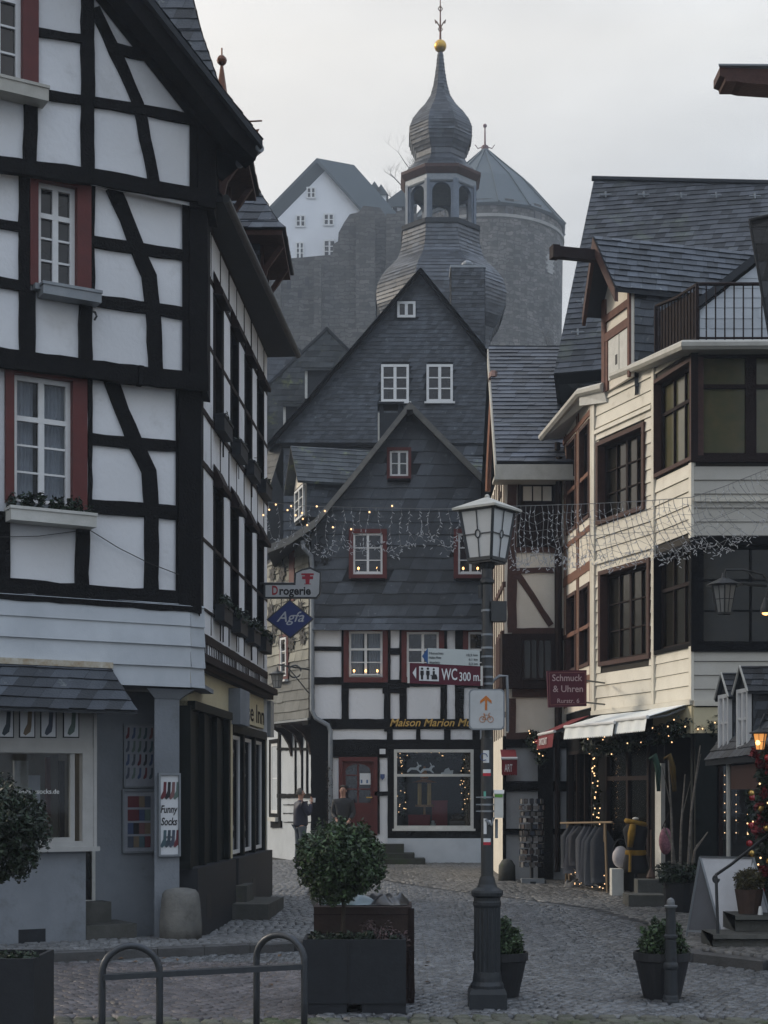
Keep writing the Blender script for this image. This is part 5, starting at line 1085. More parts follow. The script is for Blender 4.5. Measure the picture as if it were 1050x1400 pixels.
# gutters and soffits
g1 = [Pt(1120, 471, 22.35), Pt(934, 472, 22.35), Pt(880, 497, 23.95), Pt(838, 514, 25.1)]; g2 = [Pt(825, 529, 25.3), Pt(792, 537, 26.0), Pt(741, 598, 28.25)]
gt = MB(); gt.tube(g1, .075, 8); gt.build('gutter', M['zinc_pale'], H4); gt = MB(); gt.tube(g2, .075, 8); gt.build('gutter', M['zinc_pale'], H4)
sf = MB(); dz = Vector((0, 0, -.05))
sf.prism([g1[0]+dz, g1[1]+dz, Fc.P(.02, g1[1].z-.05, -.05), Fc.P(4, g1[0].z-.05, -.05)], (0, 0, .03)); sf.prism([g1[1]+dz, g1[2]+dz, g1[3]+dz, Fa.P(0, g1[3].z-.05, -.05), Fb4.P(0, g1[2].z-.05, -.05), Fc.P(.02, g1[1].z-.05, -.05)], (0, 0, .03))
sf.prism([g2[0]+dz, g2[1]+dz, g2[2]+dz, Fd4.P(0, g2[2].z+.0, -.05), Fd4.P(Fd4.L, g2[0].z+.1, -.05), Fa.P(.3, g2[0].z+.1, -.05)], (0, 0, .03)); sf.build('soffit', M['zinc_pale'], H4)
cpl = MB(); cpl.prism([g2[0]+dz, g2[1]+dz, g2[1]+Vector((0, 0, -.22)), g2[0]+Vector((.05, 0, -.25))], Fa.n*-.06); cpl.build('eaves_board', M['white_old'], H4)
# roofs
M['slate_big'] = mat('dark_slate_big_roof', (.040, .043, .050), (.026, .029, .035), 3, .6, .35, 45, island=.8, stain=.35, spec=.4, wear_or_glint=((.06, .07, .05), 1.1, .54, .70))
big = [Pt(757, 512, 28.6), None, Pt(1110, 253, 33), Pt(812, 246, 33)]; bn_ = (big[2]-big[0]).cross(big[3]-big[0]); rd_ = Vector(((1110-U0)/FPX, 1, (V0-482)/FPX)); big[1] = Vector((0, 0, EYE))+rd_*((big[0]-Vector((0, 0, EYE))).dot(bn_)/rd_.dot(bn_))
rb4 = MB(); rb4.prism(big, Vector((.1, .35, -.1))); rb4.prism([big[0], big[3], big[3]+Vector((2, 6, -4)), big[0]+Vector((1, 6, -1))], (.1, .1, -.05)); ro4 = rb4.build('roof', M['slate_base'], H4)
rt = MB(); roof_tiles(rt, big, .22, .17, .012, lift=.014, skew=.6, seed=91); rt.build('roof_slates', M['slate_big'], ro4)
rdg = MB(); rdg.tube([big[3]+Vector((-.05, -.03, .02)), big[2]+Vector((0, -.03, .02))], .06, 6); rdg.build('ridge_capping', M['slate_base'], ro4)
for i, (u, v) in enumerate(((828, 266), (880, 266), (931, 267), (979, 267), (1032, 268), (797, 412), (790, 454))):
    k = (v-250)/255; p = Pt(u, v, 33-.2-k*4.5); hkk = MB(); hkk.box((p.x-.12, p.y-.02, p.z-.012), (p.x+.12, p.y+.02, p.z+.012)); hkk.box((p.x-.015, p.y-.03, p.z-.06), (p.x+.015, p.y+.03, p.z+.06)); hkk.build('snow_hook', M['zinc'], ro4)
low = MB(); lowp = [g2[2]+Vector((0, .1, .06)), g2[1]+Vector((0, .1, .06)), Pt(800, 500, 28.2), Pt(760, 520, 29.4)]
# dormer with hoist beam
a2, b2 = Vector((3.63, 25.40, 0)), Vector((3.92, 24.35, 0)); Fdm = Fac(a2, b2); zb_, ze_, zp_ = 8.35, 9.82, 10.72; back = -Fdm.n*5.5; mid_ = Fdm.L/2
dm = MB(); dm.prism([Fdm.P(0, zb_, -.06), Fdm.P(Fdm.L, zb_, -.06), Fdm.P(Fdm.L, ze_, -.06), Fdm.P(mid_, zp_-.08, -.06), Fdm.P(0, ze_, -.06)], back); do4 = dm.build('dormer', M['slate_base'], H4)
g = MB(); Fdm.sheet(g, [(0, zb_), (Fdm.L, zb_), (Fdm.L, ze_), (mid_, zp_-.12), (0, ze_)], -.055, 0); g.build('dormer_gable', M['plaster_cream'], do4)
g = MB(); Fdm.bar(g, 0, zb_, .13, ze_+.05, 0, .04); Fdm.bar(g, Fdm.L-.07, zb_, Fdm.L, ze_-.05, 0, .04); Fdm.bar(g, .13, 9.48, Fdm.L-.07, 9.60, 0, .035); Fdm.bar(g, .13, 9.16, Fdm.L-.07, 9.30, 0, .038); Fdm.bar(g, .13, zb_, .22, 9.16, 0, .03)
g.build('dormer_timber', mat('weathered_red_timber', (.16, .075, .055), (.09, .045, .035), 10, .8), do4)
g = MB(); Fdm.bar(g, .24, zb_+.15, Fdm.L-.09, 9.15, 0, .02); lh = g.build('hatch_door', M['white_old'], do4); g = MB(); Fdm.bar(g, .52, 8.68, .60, 8.84, .019, .024); g.build('hand_slot', M['black'], lh)
g = MB(); Fdm.bar(g, .66, zb_+.15, .675, 9.15, .019, .023); g.build('board_joint', M['dark_grey'], lh)
rt = MB(); rbm = MB()
for s_, q in ((1, Fdm.L+.10), (-1, -.12)):
    lo1, hi1 = Fdm.P(q, ze_-.12, .32), Fdm.P(mid_, zp_, .42); pts = [lo1, lo1+back, hi1+back, hi1] if s_ > 0 else [lo1+back, lo1, hi1, hi1+back]
    rbm.prism(pts, (0, 0, -.07)); roof_tiles(rt, pts, .2, .14, .012, lift=.02, jit=.25, seed=95)
rbm.build('dormer_roof', M['slate_base'], do4); rt.build('dormer_roof_slates', M['slate'], do4)
vb = MB()
for q in (Fdm.L+.10, -.12): vb.prism([Fdm.P(q, ze_-.14, .33), Fdm.P(mid_, zp_-.02, .43), Fdm.P(mid_, zp_-.24, .43), Fdm.P(q, ze_-.34, .33)], -Fdm.n*.06)
vb.build('dormer_verge', M['timber_brown'], do4)
cw_ = Fac(Fdm.P(Fdm.L, 0, -.05), Fdm.P(Fdm.L, 0, -.05)+back); rt = MB(); fac_tiles(rt, cw_, [(0, zb_-.3), (5.4, zb_+.2), (5.4, ze_), (0, ze_)], .2, .14, .003, lift=.016, seed=96); rt.build('dormer_cheek_slates', M['slate'], do4)
hb4 = MB(); p = Fdm.P(mid_, 10.40, .0); hb4.obox(p+Fdm.n*.30, Fdm.n, Fdm.t, (0, 0, 1), .82, .07, .085); hb4.obox(p+Fdm.n*1.08, Fdm.n, Fdm.t, (0, 0, 1), .06, .085, .10); hb4.build('hoist_beam', M['timber_dark_brown'], do4)
# slope between gutter and dormer, balcony rail and little white gable
lr = MB(); lr.prism([g1[3]+Vector((.05, .1, .06)), g1[2]+Vector((.1, .1, .06)), Vector((5.6, 26.2, 9.9)), Vector((4.6, 27.4, 9.9))], (0, 0, -.05)); lr.prism([g1[2]+Vector((.1, .1, .06)), g1[1]+Vector((.1, .2, .06)), g1[0]+Vector((0, .2, .06)), Vector((7.5, 25, 8.5)), Vector((4.9, 25, 8.5))], (0, 0, -.05)); lr.build('lower_roof', M['slate_base'], H4)
lrs = MB(); roof_tiles(lrs, [g1[3]+Vector((.05, .1, .06)), g1[2]+Vector((.1, .1, .06)), Vector((5.6, 26.2, 9.9)), Vector((4.6, 27.4, 9.9))], .2, .15, .01, seed=97); lrs.build('lower_slates', M['slate'], H4)
rl = MB(); R0, R1, R2 = Pt(897, 470, 23.9), Pt(953, 462, 22.75), Vector((8.2, 22.75, 0)); R2.z = R1.z; up = Vector((0, 0, .88))
R0.z = 8.44; R1.z = 8.40; R2.z = 8.40
rl.tube([R0+up, (R0+R1)/2+up+Vector((0, 0, -.04)), R1+up, R2+up], .028, 6)
for P_, Q_, n in ((R0, R1, 13), (R1, R2, 26)):
    for i in range(n+1): p = P_+(Q_-P_)*i/n; rl.tube([p+Vector((0, 0, .05)), p+up], .013 if i else .035, 4)
    rl.tube([P_+Vector((0, 0, .08)), Q_+Vector((0, 0, .08))], .018, 4)
rl.build('balcony_rail', M['timber_dark_brown'], H4)
fl4 = MB(); Fr = Fac((R0.x+.03, R0.y), (R1.x+.03, R1.y)); Fr.bar(fl4, .05, 8.5, Fr.L-.05, 9.22, -.03, -.01); fl4.build('balcony_panel', M['timber_dark_brown'], H4)
gbp = MB(); Fg4 = Fac((4, 24.6), (9, 24.6)); P4 = [Fg4.px(*q) for q in ((957, 470), (957, 424), (1036, 357), (1100, 312))]; gp4 = [(P4[0][0], 8.4), (8.4-4, 8.4), (8.4-4, P4[3][1]), P4[3], P4[2], P4[1]]
fac_tiles(gbp, Fg4, [(P4[0][0], 8.4), (4.3, 8.4), (4.3, P4[3][1]), P4[3], P4[1]], 6, .16, 0, lift=.008, skew=0); Fg4.sheet(gbp, [(P4[0][0], 8.4), (4.3, 8.4), (4.3, P4[3][1]), P4[3], P4[1]], -.3, -.002); gb4 = gbp.build('roof_gable', M['board_white'], H4)
vb = MB(); vb.prism([Fg4.P(P4[1][0]-.1, P4[1][1]-.02, .08), Fg4.P(P4[3][0], P4[3][1]+.06, .08), Fg4.P(P4[3][0], P4[3][1]+.2, .08), Fg4.P(P4[1][0]-.16, P4[1][1]+.08, .08)], (0, .5, 0)); vb.build('gable_verge', M['slate_base'], gb4)
# ---- ground floor shop fronts under the boards
gf = MB(); Fa2, Fb2, Fc2, Fd2 = Fa.off(-.05), Fb4.off(-.05), Fc.off(-.05), Fd4.off(-.05)
sA = (.35, .75, 1.75, 2.62); dB = (.22, .12, Fb4.L-.12, 2.6); sC = (.38, .55, 1.35, 2.35); sD = (.3, .5, 2.3, 2.5)
Fa2.wall(gf, [(0, 0), (Fa2.L, 0), (Fa2.L, 3.1), (0, 3.1)], [sA]); Fb2.wall(gf, [(0, 0), (Fb2.L, 0), (Fb2.L, 3.1), (0, 3.1)], [dB]); Fc2.wall(gf, [(0, 0), (Fc2.L, 0), (Fc2.L, 3.06), (0, 3.06)], [sC]); Fd2.wall(gf, [(0, 0), (Fd2.L, 0), (Fd2.L, 3.2), (0, 3.2)], [sD])
gf.build('shop_front', M['timber'], H4)
cf = MB(); Fb4.bar(cf, .0, 2.62, Fb4.L, 3.03, -.04, .03); Fc.bar(cf, 0, 2.62, 4, 3.0, -.04, .03); cf.build('fascia', M['fascia_cream'], H4)
pr4 = MB(); Fc.bar(pr4, .02, 0, .33, 2.62, -.3, .06); pr4.build('pier', M['green_black'], H4)
for F, h, c, nm in ((Fa2, sA, 2, 'shop_window'), (Fd2, sD, 3, 'shop_window'), (Fc2, sC, 1, 'shop_window')):
    w = MB(); F.ring(w, h, .06, -.06, .03)
    if F is Fa2: zt = h[1]+(h[3]-h[1])*.66; F.bar(w, h[0]+.05, zt-.035, h[2]-.05, zt+.035, -.05, .02)
    for i in range(1, c): x = h[0]+(h[2]-h[0])*i/c; F.bar(w, x-.03, h[1]+.05, x+.03, h[3]-.05, -.05, .018)
    wo = w.build(nm, M['timber_dark_brown'], H4); g = MB(); F.bar(g, *h, -.03, -.025); g.build('pane', M['glass'], wo)
    g = MB(); A0, A1 = F.P(h[0], h[1], -.07), F.P(h[2], h[1], -.07); dp_ = -F.n*.9; hh = Vector((0, 0, h[3]-h[1])); g.quad(A0, A1, A1+dp_, A0+dp_); g.quad(A0+dp_, A1+dp_, A1+dp_+hh, A0+dp_+hh); g.quad(A0, A0+dp_, A0+dp_+hh, A0+hh); g.quad(A1, A1+hh, A1+dp_+hh, A1+dp_); g.quad(A0+hh, A0+dp_+hh, A1+dp_+hh, A1+hh)
    g.build('interior', flat('dim_shop_room', (.11, .10, .09)), wo)
dd_ = MB(); A0, A1 = Fb2.P(dB[0], dB[1], -.02), Fb2.P(dB[2], dB[1], -.02); dp_ = -Fb2.n*1.6; hh = Vector((0, 0, dB[3]-dB[1])); dd_.quad(A0, A1, A1+dp_, A0+dp_); dd_.quad(A0+dp_, A1+dp_, A1+dp_+hh, A0+dp_+hh); dd_.quad(A0, A0+dp_, A0+dp_+hh, A0+hh); dd_.quad(A1, A1+hh, A1+dp_+hh, A1+dp_); dd_.quad(A0+hh, A0+dp_+hh, A1+dp_+hh, A1+hh); dd_.build('doorway', flat('dark_doorway', (.03, .028, .026)), H4)
wp4 = MB(); Fb4.bar(wp4, .12, .35, .34, 2.2, -.02, .05); wp4.build('white_door_post', M['white_old'], H4)
def lights(name, pts, parent, r=.011, m='spark', n=5):
    b = MB()
    for p in pts: b.ball(p, r, n, 4)
    o = b.build(name, M[m], parent); o['kind'] = 'stuff'; return o
rd = random.Random(11)
lt = thing('light_curtain', 'sparse warm light curtain hung inside the cream house shop window', 'string lights', Fa2.P(1, 1, -.1)); wr = MB(); ps = []
for i in range(9):
    s = sA[0]+.1+(sA[2]-sA[0]-.2)*i/8; wr.tube([Fa2.P(s, sA[3]-.05, -.12), Fa2.P(s+rd.uniform(-.03, .03), sA[1]+.3, -.12)], .002, 3)
    ps += [Fa2.P(s+rd.uniform(-.02, .02), rd.uniform(sA[1]+.3, sA[3]-.1), -.12) for _ in range(5)]
wr.build('wire', M['wire'], lt); lights('bulbs', ps, lt, .010)
lt = thing('light_curtain', 'string of small white lights in the narrow window beside the dark pier', 'string lights', Fc2.P(1, 1, -.1)); wr = MB(); ps = []
for i in range(5):
    s = sC[0]+.12+.17*i; wr.tube([Fc2.P(s, sC[3]-.05, -.12), Fc2.P(s, sC[1]+.5, -.12)], .002, 3); ps += [Fc2.P(s, sC[3]-.2-.14*k+rd.uniform(-.03, .03), -.12) for k in range(8)]
wr.build('wire', M['wire'], lt); lights('bulbs', ps, lt, .009)
# ---- awnings
def awning(F, s0, s1, z0, out, drop, val, m, lab, vm=None, body=None, scal=.05, tcol='white'):
    t = thing('awning', lab, 'awning', F.P((s0+s1)/2, z0, 0), None); b = MB()
    p = [F.P(s0, z0-drop, out), F.P(s1, z0-drop, out), F.P(s1, z0, .03), F.P(s0, z0, .03)]; nn = (p[1]-p[0]).cross(p[3]-p[0]).normalized()
    b.prism(p, nn*-.012); b.build('canopy', m, t)
    b = MB(); n = max(4, int((s1-s0)/scal)); vs = []; fs = []
    for i in range(n*4+1):
        s = s0+(s1-s0)*i/(n*4); ph = (i % 4)/4; o = out+.01*math.sin(s*17); vs += [F.P(s, z0-drop-.02, o), F.P(s, z0-drop-val-.022*math.sin(ph*math.pi), o+.03)]
    for i in range(n*4): fs.append((2*i, 2*i+1, 2*i+3, 2*i+2))
    b.add(vs, fs); vl = b.build('valance', vm or m, t); b = MB(); b.tube([F.P(s0-.01, z0-drop-.01, out), F.P(s1+.01, z0-drop-.01, out)], .028, 8); b.build('front_bar', M['white'], t)
    if body: a = s0+(s1-s0)*.18; text(body, F.P(a, z0-drop-val+.05, out+.045), F.t, (0, 0, 1), val*.45, M['white'], vl, width=(s1-s0)*.5, bold=.01)
    for s in (s0+.06, s1-.06): b = MB(); b.tube([F.P(s, z0-.05, .02), F.P(s, z0-drop*.6-.06, out*.5), F.P(s, z0-drop-.02, out-.03)], .018, 5); b.build('arm', M['zinc'], t)
    return t
M['awn'] = mat('white_awning_cloth', (.80, .83, .83), (.72, .76, .76), 5, .8, stain=.08); M['awn_red'] = mat('faded_red_awning_cloth', (.17, .022, .028), (.13, .018, .022), 6, .85, stain=.15)
awning(Fa, .35, 1.99, 3.04, .72, .20, .20, M['awn'], 'white scalloped awning next to the red one, below cream boards', None, None)
awning(Fb4, .02, 1.22, 3.06, .66, .19, .20, M['awn'], 'white scalloped awning nearest the corner pier over the shop doorway', None, None)
awning(Fd4, .85, 2.30, 3.06, .62, .26, .26, M['awn_red'], 'faded red awning with white lettering and fringe beside the white awnings', None, 'SWOZART', .04)
# ---- garlands of greenery along the awnings
def garland(name, lab, pts, r, n, seed, bulbs=0, bm='spark', baub=(), leaf='leaf_dark', grp=None, size=.07):
    t = thing(name, lab, 'garland', pts[0], grp); cl = []; rd = random.Random(seed)
    for a, b in zip(pts, pts[1:]):
        a, b = Vector(a), Vector(b); k = max(1, int((b-a).length/.12)); cl += [(tuple(a+(b-a)*i/k), (r*rd.uniform(.7, 1.2),)*3) for i in range(k)]
    leaves('greenery', M[leaf], t, cl, n, size, seed)
    if bulbs: lights('bulbs', [Vector(rd.choice(cl)[0])+Vector((rd.uniform(-r, r), -r*.9+rd.uniform(-.03, .03), rd.uniform(-r, r))) for _ in range(bulbs)], t, .012, bm)
    for j, (mm, k, rr) in enumerate(baub):
        for _ in range(k): b = MB(); c = Vector(rd.choice(cl)[0])+Vector((rd.uniform(-r, r)*.6, -r, rd.uniform(-r, r)*.6)); b.ball(c, rr, 12, 8); b.build('bauble', mm, t, smooth=True)
    return t
M['baub_red'] = mat('red_glass_bauble', (.35, .015, .02), None, 3, .15, spec=.7, stain=0); M['baub_gold'] = mat('gold_glass_bauble', (.65, .42, .12), None, 3, .2, metal=.7, stain=0)
garland('fir_garland', 'thick fir garland with warm lights hung under white awnings', [Fa.P(.3, 2.52, .28), Fa.P(1.1, 2.46, .34), Fa.P(1.95, 2.60, .30), Fb4.P(.5, 2.62, .14), Fb4.P(1.2, 2.72, .12), Fc.P(.6, 2.70, .1), Fc.P(2.2, 2.66, .1)], .16, 4200, 3, 30)
garland('fir_garland', 'fir garland strung with amber lights down the shop window edge', [Fa.P(.22, 2.5, .1), Fa.P(.24, 1.4, .08), Fa.P(.27, .9, .08)], .07, 700, 4, 26)
garland('fir_garland', 'dark fir swag with baubles above the postcard stand', [Fd4.P(.0, 2.75, .55), Fd4.P(.25, 2.55, .5), Fd4.P(.3, 2.2, .45)], .15, 800, 6, 8, 'spark', ((M['baub_red'], 3, .045),))
garland('bauble_garland', 'slim garland with red and gold baubles beside narrow lit window', [Fc.P(.80, 2.2, .12), Fc.P(.82, 1.0, .12), Fc.P(.82, .6, .12)], .09, 700, 7, 10, 'spark', ((M['baub_red'], 4, .05), (M['baub_gold'], 4, .05)))
# ================================================================ the timbered house in the inner corner
H5 = thing('brown_timbered_house', 'narrow cream house with brown timbers and steep slate roof beside the boarded house', 'house', (2.8, 29, .15))
Fe = Fac((2.22, 28.3), (3.31, 28.3)); Fes = Fac((2.27, 32.6), (2.22, 28.3)); w = MB(); Fe.wall(w, [(0, 2.75), (Fe.L+.2, 2.75), (Fe.L+.2, 8.0), (0, 8.0)]); Fes.wall(w, [(0, 0), (Fes.L, 0), (Fes.L, 8), (0, 8)]); w.build('wall', M['plaster_cream'], H5)
w = MB(); Fe.wall(w, [(0, 0), (Fe.L+.3, 0), (Fe.L+.3, 2.75), (0, 2.75)], (), -.05); w.build('ground_wall', mat('grey_white_render', (.42, .43, .44), (.36, .37, .38), 3, .9, .15, 30, stain=.15), H5)
tb = MB()
def eb(u0, v0, u1, v1, w, o=.03): beam(Fe, tb, [(u0, v0), (u1, v1)], w, o)
eb(700, 640, 700, 865, .17); eb(763, 640, 763, 1010, .12, .02); eb(700, 865, 770, 865, .16, .04); eb(706, 780, 757, 780, .10); eb(706, 782, 753, 855, .11, .026); eb(700, 752, 770, 752, .10); eb(700, 945, 770, 945, .22, .05); eb(700, 955, 700, 1006, .13); eb(692, 1006, 770, 1006, .12, .04)
eb(706, 660, 760, 660, .06); tb.build('timber_frame', M['timber_brown'], H5)
q = Fe.pr(712, 662, 757, 688); window(Fe, q, H5, 'timber_dark_brown', .06, 'timber_dark_brown', .04, 3, 1, None, .02, 'pane', None, .04)
b = MB(); q = Fe.pr(707, 690, 760, 748); Fe.bar(b, *q, 0, .05)
for k in range(5): Fe.bar(b, q[0]+.03+k*.13, q[1]+.05, q[0]+.11+k*.13, q[3]-.05, .05, .07)
b.build('carved_panel', M['timber_dark_brown'], H5)
b = MB(); q = Fe.pr(689, 868, 768, 942); b.prism([Fe.P(-.08, q[1], 0), Fe.P(-.06, q[1], .22), Fe.P(q[2], q[1], .22), Fe.P(q[2], q[1], 0)], (0, 0, q[3]-q[1])); by = b.build('bay', M['timber_dark_brown'], H5)
qq = Fe.off(.22).pr(714, 873, 756, 930); window(Fe.off(.22), qq, by, None, 0, 'timber_dark_brown', .04, 4, 1, None, -.03, 'pane_old', None)
b = MB()
for k in range(4): Fes.bar(b, Fes.L-.30-.33*k, q[1]+.05, Fes.L-.08-.33*k, q[3]-.05, .06, .09)
Fes.bar(b, Fes.L-1.4, q[1]-.1, Fes.L+.0, q[3]+.08, 0, .06); b.build('side_bay', M['timber_brown'], H5)
b = MB()
for z, wz_ in ((5.6, .10), (7.0, .08), (3.2, .10)): beam(Fes, b, [(0, z), (Fes.L, z)], wz_, .02, px=False)
for k in range(7): s = Fes.L-.1-.55*k; beam(Fes, b, [(s, 2.8), (s, 7.9)], .05 if k else .14, .012, px=False)
b.build('side_timber', M['timber_brown'], H5)
q = Fes.pr(677, 664, 684, 690); window(Fes, (Fes.L-1.3, q[1], Fes.L-.7, q[3]), H5, 'timber_dark_brown', .06, 'timber_dark_brown', .04, 1, 1, None, .02, 'pane', None, .02)
b = MB()
for v0, v1 in ((1068, 1082), (1133, 1141), (1008, 1022)):
    q = Fe.pr(688, v0, 740, v1); Fe.bar(b, -.02, q[1], Fe.L+.2, q[3], -.05, .0)
Fe.bar(b, -.03, 0, .03, 2.8, -.05, .01); Fe.bar(b, .62, 0, .9, 2.8, -.05, .012); b.build('ground_timber', M['timber'], H5)
re0, re1, rr0, rr1 = Pt(679, 632, 27.9), Pt(772, 632, 27.9), Pt(668, 474, 32.3), Pt(850, 474, 32.3); re1 = re1+Vector((.6, 0, 0))
b = MB(); b.prism([re0, re1, rr1, rr0], (0, .1, -.1)); b.prism([rr0, rr1, rr1+Vector((0, 5, -5)), rr0+Vector((0, 5, -5))], (0, .1, -.1)); r5 = b.build('roof', M['slate_base'], H5); t = MB(); roof_tiles(t, [re0, re1, rr1, rr0], .30, .19, .012, lift=.018, seed=101); t.build('roof_slates', mat('blue_slate_roof', (.042, .050, .066), (.030, .036, .048), 4, .5, .3, 45, island=.75, stain=.2, spec=.5), r5)
b = MB(); b.tube([(re0+rr0)/2*.5+(re0*.5)+Vector((0, -.1, .12)), (re1*.78+rr1*.22)+Vector((0, -.1, .08))], .012, 4); b.build('snow_rail', M['zinc'], r5)
b = MB(); b.box((re0.x-.02, re0.y-.02, re0.z-.28), (re1.x-.45, re0.y+.05, re0.z-.04)); b.box((re0.x-.05, re0.y-.08, re0.z-.33), (re1.x-.42, re0.y+.4, re0.z-.27)); b.build('eaves_board', M['zinc_pale'], H5)
b = MB(); b.prism([re0+Vector((-.03, 0, -.05)), rr0+Vector((-.03, 0, -.05)), rr0+Vector((-.03, 0, -.4)), re0+Vector((-.03, 0, -.35))], (.05, 0, 0)); b.build('verge_board', M['zinc_pale'], r5)
b = MB(); b.tube([Pt(674, 520, 31), Pt(668, 640, 31), Pt(667, 672, 31)], .06, 8); b.tube([Pt(675, 512, 31.2), Pt(674, 520, 31)], .1, 8); b.build('copper_downpipe', M['copper'], H5)
b = MB(); b.tube([Pt(764, 625, 28), Pt(764, 1000, 28)], .06, 8); b.build('downpipe', M['timber_dark_brown'], H5)
awning(Fe, -.08, .20, 2.55, .35, .16, .30, M['awn_red'], 'small red hanging awning flap with white top beyond the fir swag', None, 'ART', .04)
# ================================================================ the house by the steps: mostly outside the view
H6 = thing('corner_house', 'dark house by the stone steps with small slate pent roof and two tiny dormers', 'house', (5.2, 18, .1))
Fn = Fac((5.27, 20.3), (5.32, 14.0)); w = MB(); Fn.wall(w, [(0, 0), (Fn.L, 0), (Fn.L, 10.2), (0, 10.2)]); w.build('wall', M['plaster_cream'], H6)
for a, z in ((1.6, 4.3), (3.6, 4.3), (1.6, 7.2), (3.6, 7.2)): window(Fn, (a, z, a+.9, z+1.4), H6, 'timber_brown', .1, 'white', .05, 2, 3, None, -.03, 'pane', (.06, .12, .05, 'zinc'), .05)
w = MB(); B0, B1, T1, T0 = Vector((4.30, 20.55, 2.17)), Vector((4.40, 15.5, 2.17)), Vector((5.3, 15.5, 3.5)), Vector((5.25, 20.6, 3.5)); w.prism([B0, B1, T1, T0], (0, 0, -.07)); w.prism([B0+Vector((0, 0, -.07)), T0+Vector((0, 0, -.07)), Vector((5.25, 20.6, 2.1))], (0, -.03, 0)); pr6 = w.build('pent_roof', M['slate_base'], H6)
t = MB(); roof_tiles(t, [B0, B1, T1, T0], .17, .13, .01, lift=.014, seed=111); t.build('pent_slates', M['slate'], pr6)
for y in (20.0, 18.95):
    F = Fac((4.45, y+.22), (4.50, y-.22)); z0, z1, zp = 2.26, 3.02, 3.30; w = MB(); bk = Vector((.9, 0, 0)); w.prism([F.P(0, z0), F.P(F.L, z0), F.P(F.L, z1), F.P(F.L/2, zp-.05), F.P(0, z1)], bk); d = w.build('dormer', M['slate_base'], pr6)
    window(F.off(.03), (.02, z0+.02, F.L-.02, z1-.0), d, None, 0, 'white', .05, 2, 2, None, .0, 'curtain', mw=.03)
    w = MB(); F.sheet(w, [(.0, z1), (F.L, z1), (F.L/2, zp-.06)], .0, .03); w.build('dormer_gable', M['slate_base'], d)
    w = MB(); t = MB()
    for q in (-.05, F.L+.05):
        lo1, hi1 = F.P(q, z1-.05, .08), F.P(F.L/2, zp, .08); pts = [lo1, lo1+bk, hi1+bk, hi1]; w.prism(pts, (0, 0, -.03)); roof_tiles(t, pts, .13, .1, .004)
    w.build('dormer_roof', M['slate_base'], d); t.build('dormer_slates', M['slate'], d)
    w = MB(); w.tube([F.P(-.05, z1-.05, .09), F.P(F.L/2, zp, .09), F.P(F.L+.05, z1-.05, .09)], .016, 4); w.build('dormer_trim', M['white_old'], d)
    w = MB(); F2 = Fac(F.P(F.L, 0), F.P(F.L, 0)+bk); fac_tiles(w, F2, [(0, z0), (.7, z1-.1), (.7, z1), (0, z1)], .13, .1, .003); w.build('dormer_cheek', M['slate'], d)
w = MB(); w.box((4.40, 15.5, 1.78), (4.46, 19.5, 2.08)); w.build('shop_board', flat('brown_red_board', (.085, .036, .026)), H6)
w = MB(); w.box((4.55, 15.5, .1), (5.15, 19.6, .5)); w.box((5.02, 15.5, .5), (5.1, 20.8, 2.2)); w.build('shop_front', M['green_black'], H6)
w = MB(); w.tube([(4.42, 19.7, .12), (4.42, 19.7, 2.15)], .03, 8); w.build('canopy_post', M['white_old'], H6)
w = MB(); pts = [Pt(1026, 302, 19), Pt(1100, 285, 19), Pt(1100, 480, 19), Pt(1053, 465, 19)]; w.prism(pts, (.62, 1.6, 0)); e6 = w.build('eaves_dormer', M['slate_base'], H6); t = MB(); F = Fac((4.0, 18.99), (6, 18.99)); fac_tiles(t, F, [F.px(*p) for p in ((1053, 465), (1100, 480), (1100, 285), (1026, 302))], .3, .22, .003, lift=.01); t.build('dormer_slates', M['slate'], e6)
w = MB(); w.tube([Pt(1024, 301, 18.98), Pt(1100, 283, 18.98)], .022, 6); w.tube([Pt(1025, 302, 18.98), Pt(1053, 466, 18.98)], .018, 6); w.build('dormer_edge', M['slate_base'], e6)
w = MB(); P_ = [Pt(984, 92, 18), Pt(1120, 97, 18), Pt(1120, 120, 18), Pt(1016, 113, 18), Pt(1008, 111, 18), Pt(992, 111, 18), Pt(991, 106, 18), Pt(984, 103, 18)]; w.prism(P_, (.0, .34, 0)); hb6 = w.build('hoist_beam', M['timber_brown'], H6)
w = MB(); z = Pt(0, 91, 18).z; x0 = Pt(984, 92, 18).x; w.prism([(x0-.02, 17.97, z), (7, 17.97, z-.02), (7, 18.36, z+.10), (x0+.1, 18.36, z+.10)], (0, 0, .02)); w.build('beam_cover', M['zinc'], hb6)
w = MB(); w.prism([Vector((4.9, 13, 10)), Vector((4.9, 18.2, 10)), Vector((8.5, 18.2, 14)), Vector((8.5, 13, 14))], (0, 0, -.1)); w.build('roof', M['slate_base'], H6)
# ================================================================ street lamp and its signs
YL = 12.3; kL = YL/FPX; lx = (666-U0)*kL; lz = lambda v: EYE+(V0-v)*kL
LP = thing('street_lamp', 'dark cast iron street lamp with fluted base and leaded glass lantern', 'street lamp', (lx, YL, 0))
b = MB(); s = R(45)
b.lathe([(r*kL*1.41, lz(v)) for r, v in ((25.5, 1383), (25.5, 1357), (23, 1350))], (lx, YL, 0), 4, s)
b.lathe([(r*kL, lz(v)) for r, v in ((23, 1352), (23, 1346), (20, 1341), (19.5, 1335), (18.2, 1328))], (lx, YL, 0), 24); b.build('plinth', M['iron'], LP)
b = MB(); vs = []; n = 64
for v in (1330, 1240):
    for k in range(n): a = 2*math.pi*k/n; r = (17.4+.7*(1 if (k % 4) < 2 else -1))*kL; vs.append((lx+r*math.cos(a), YL+r*math.sin(a), lz(v)))
b.add(vs, [(k, (k+1) % n, n+(k+1) % n, n+k) for k in range(n)])
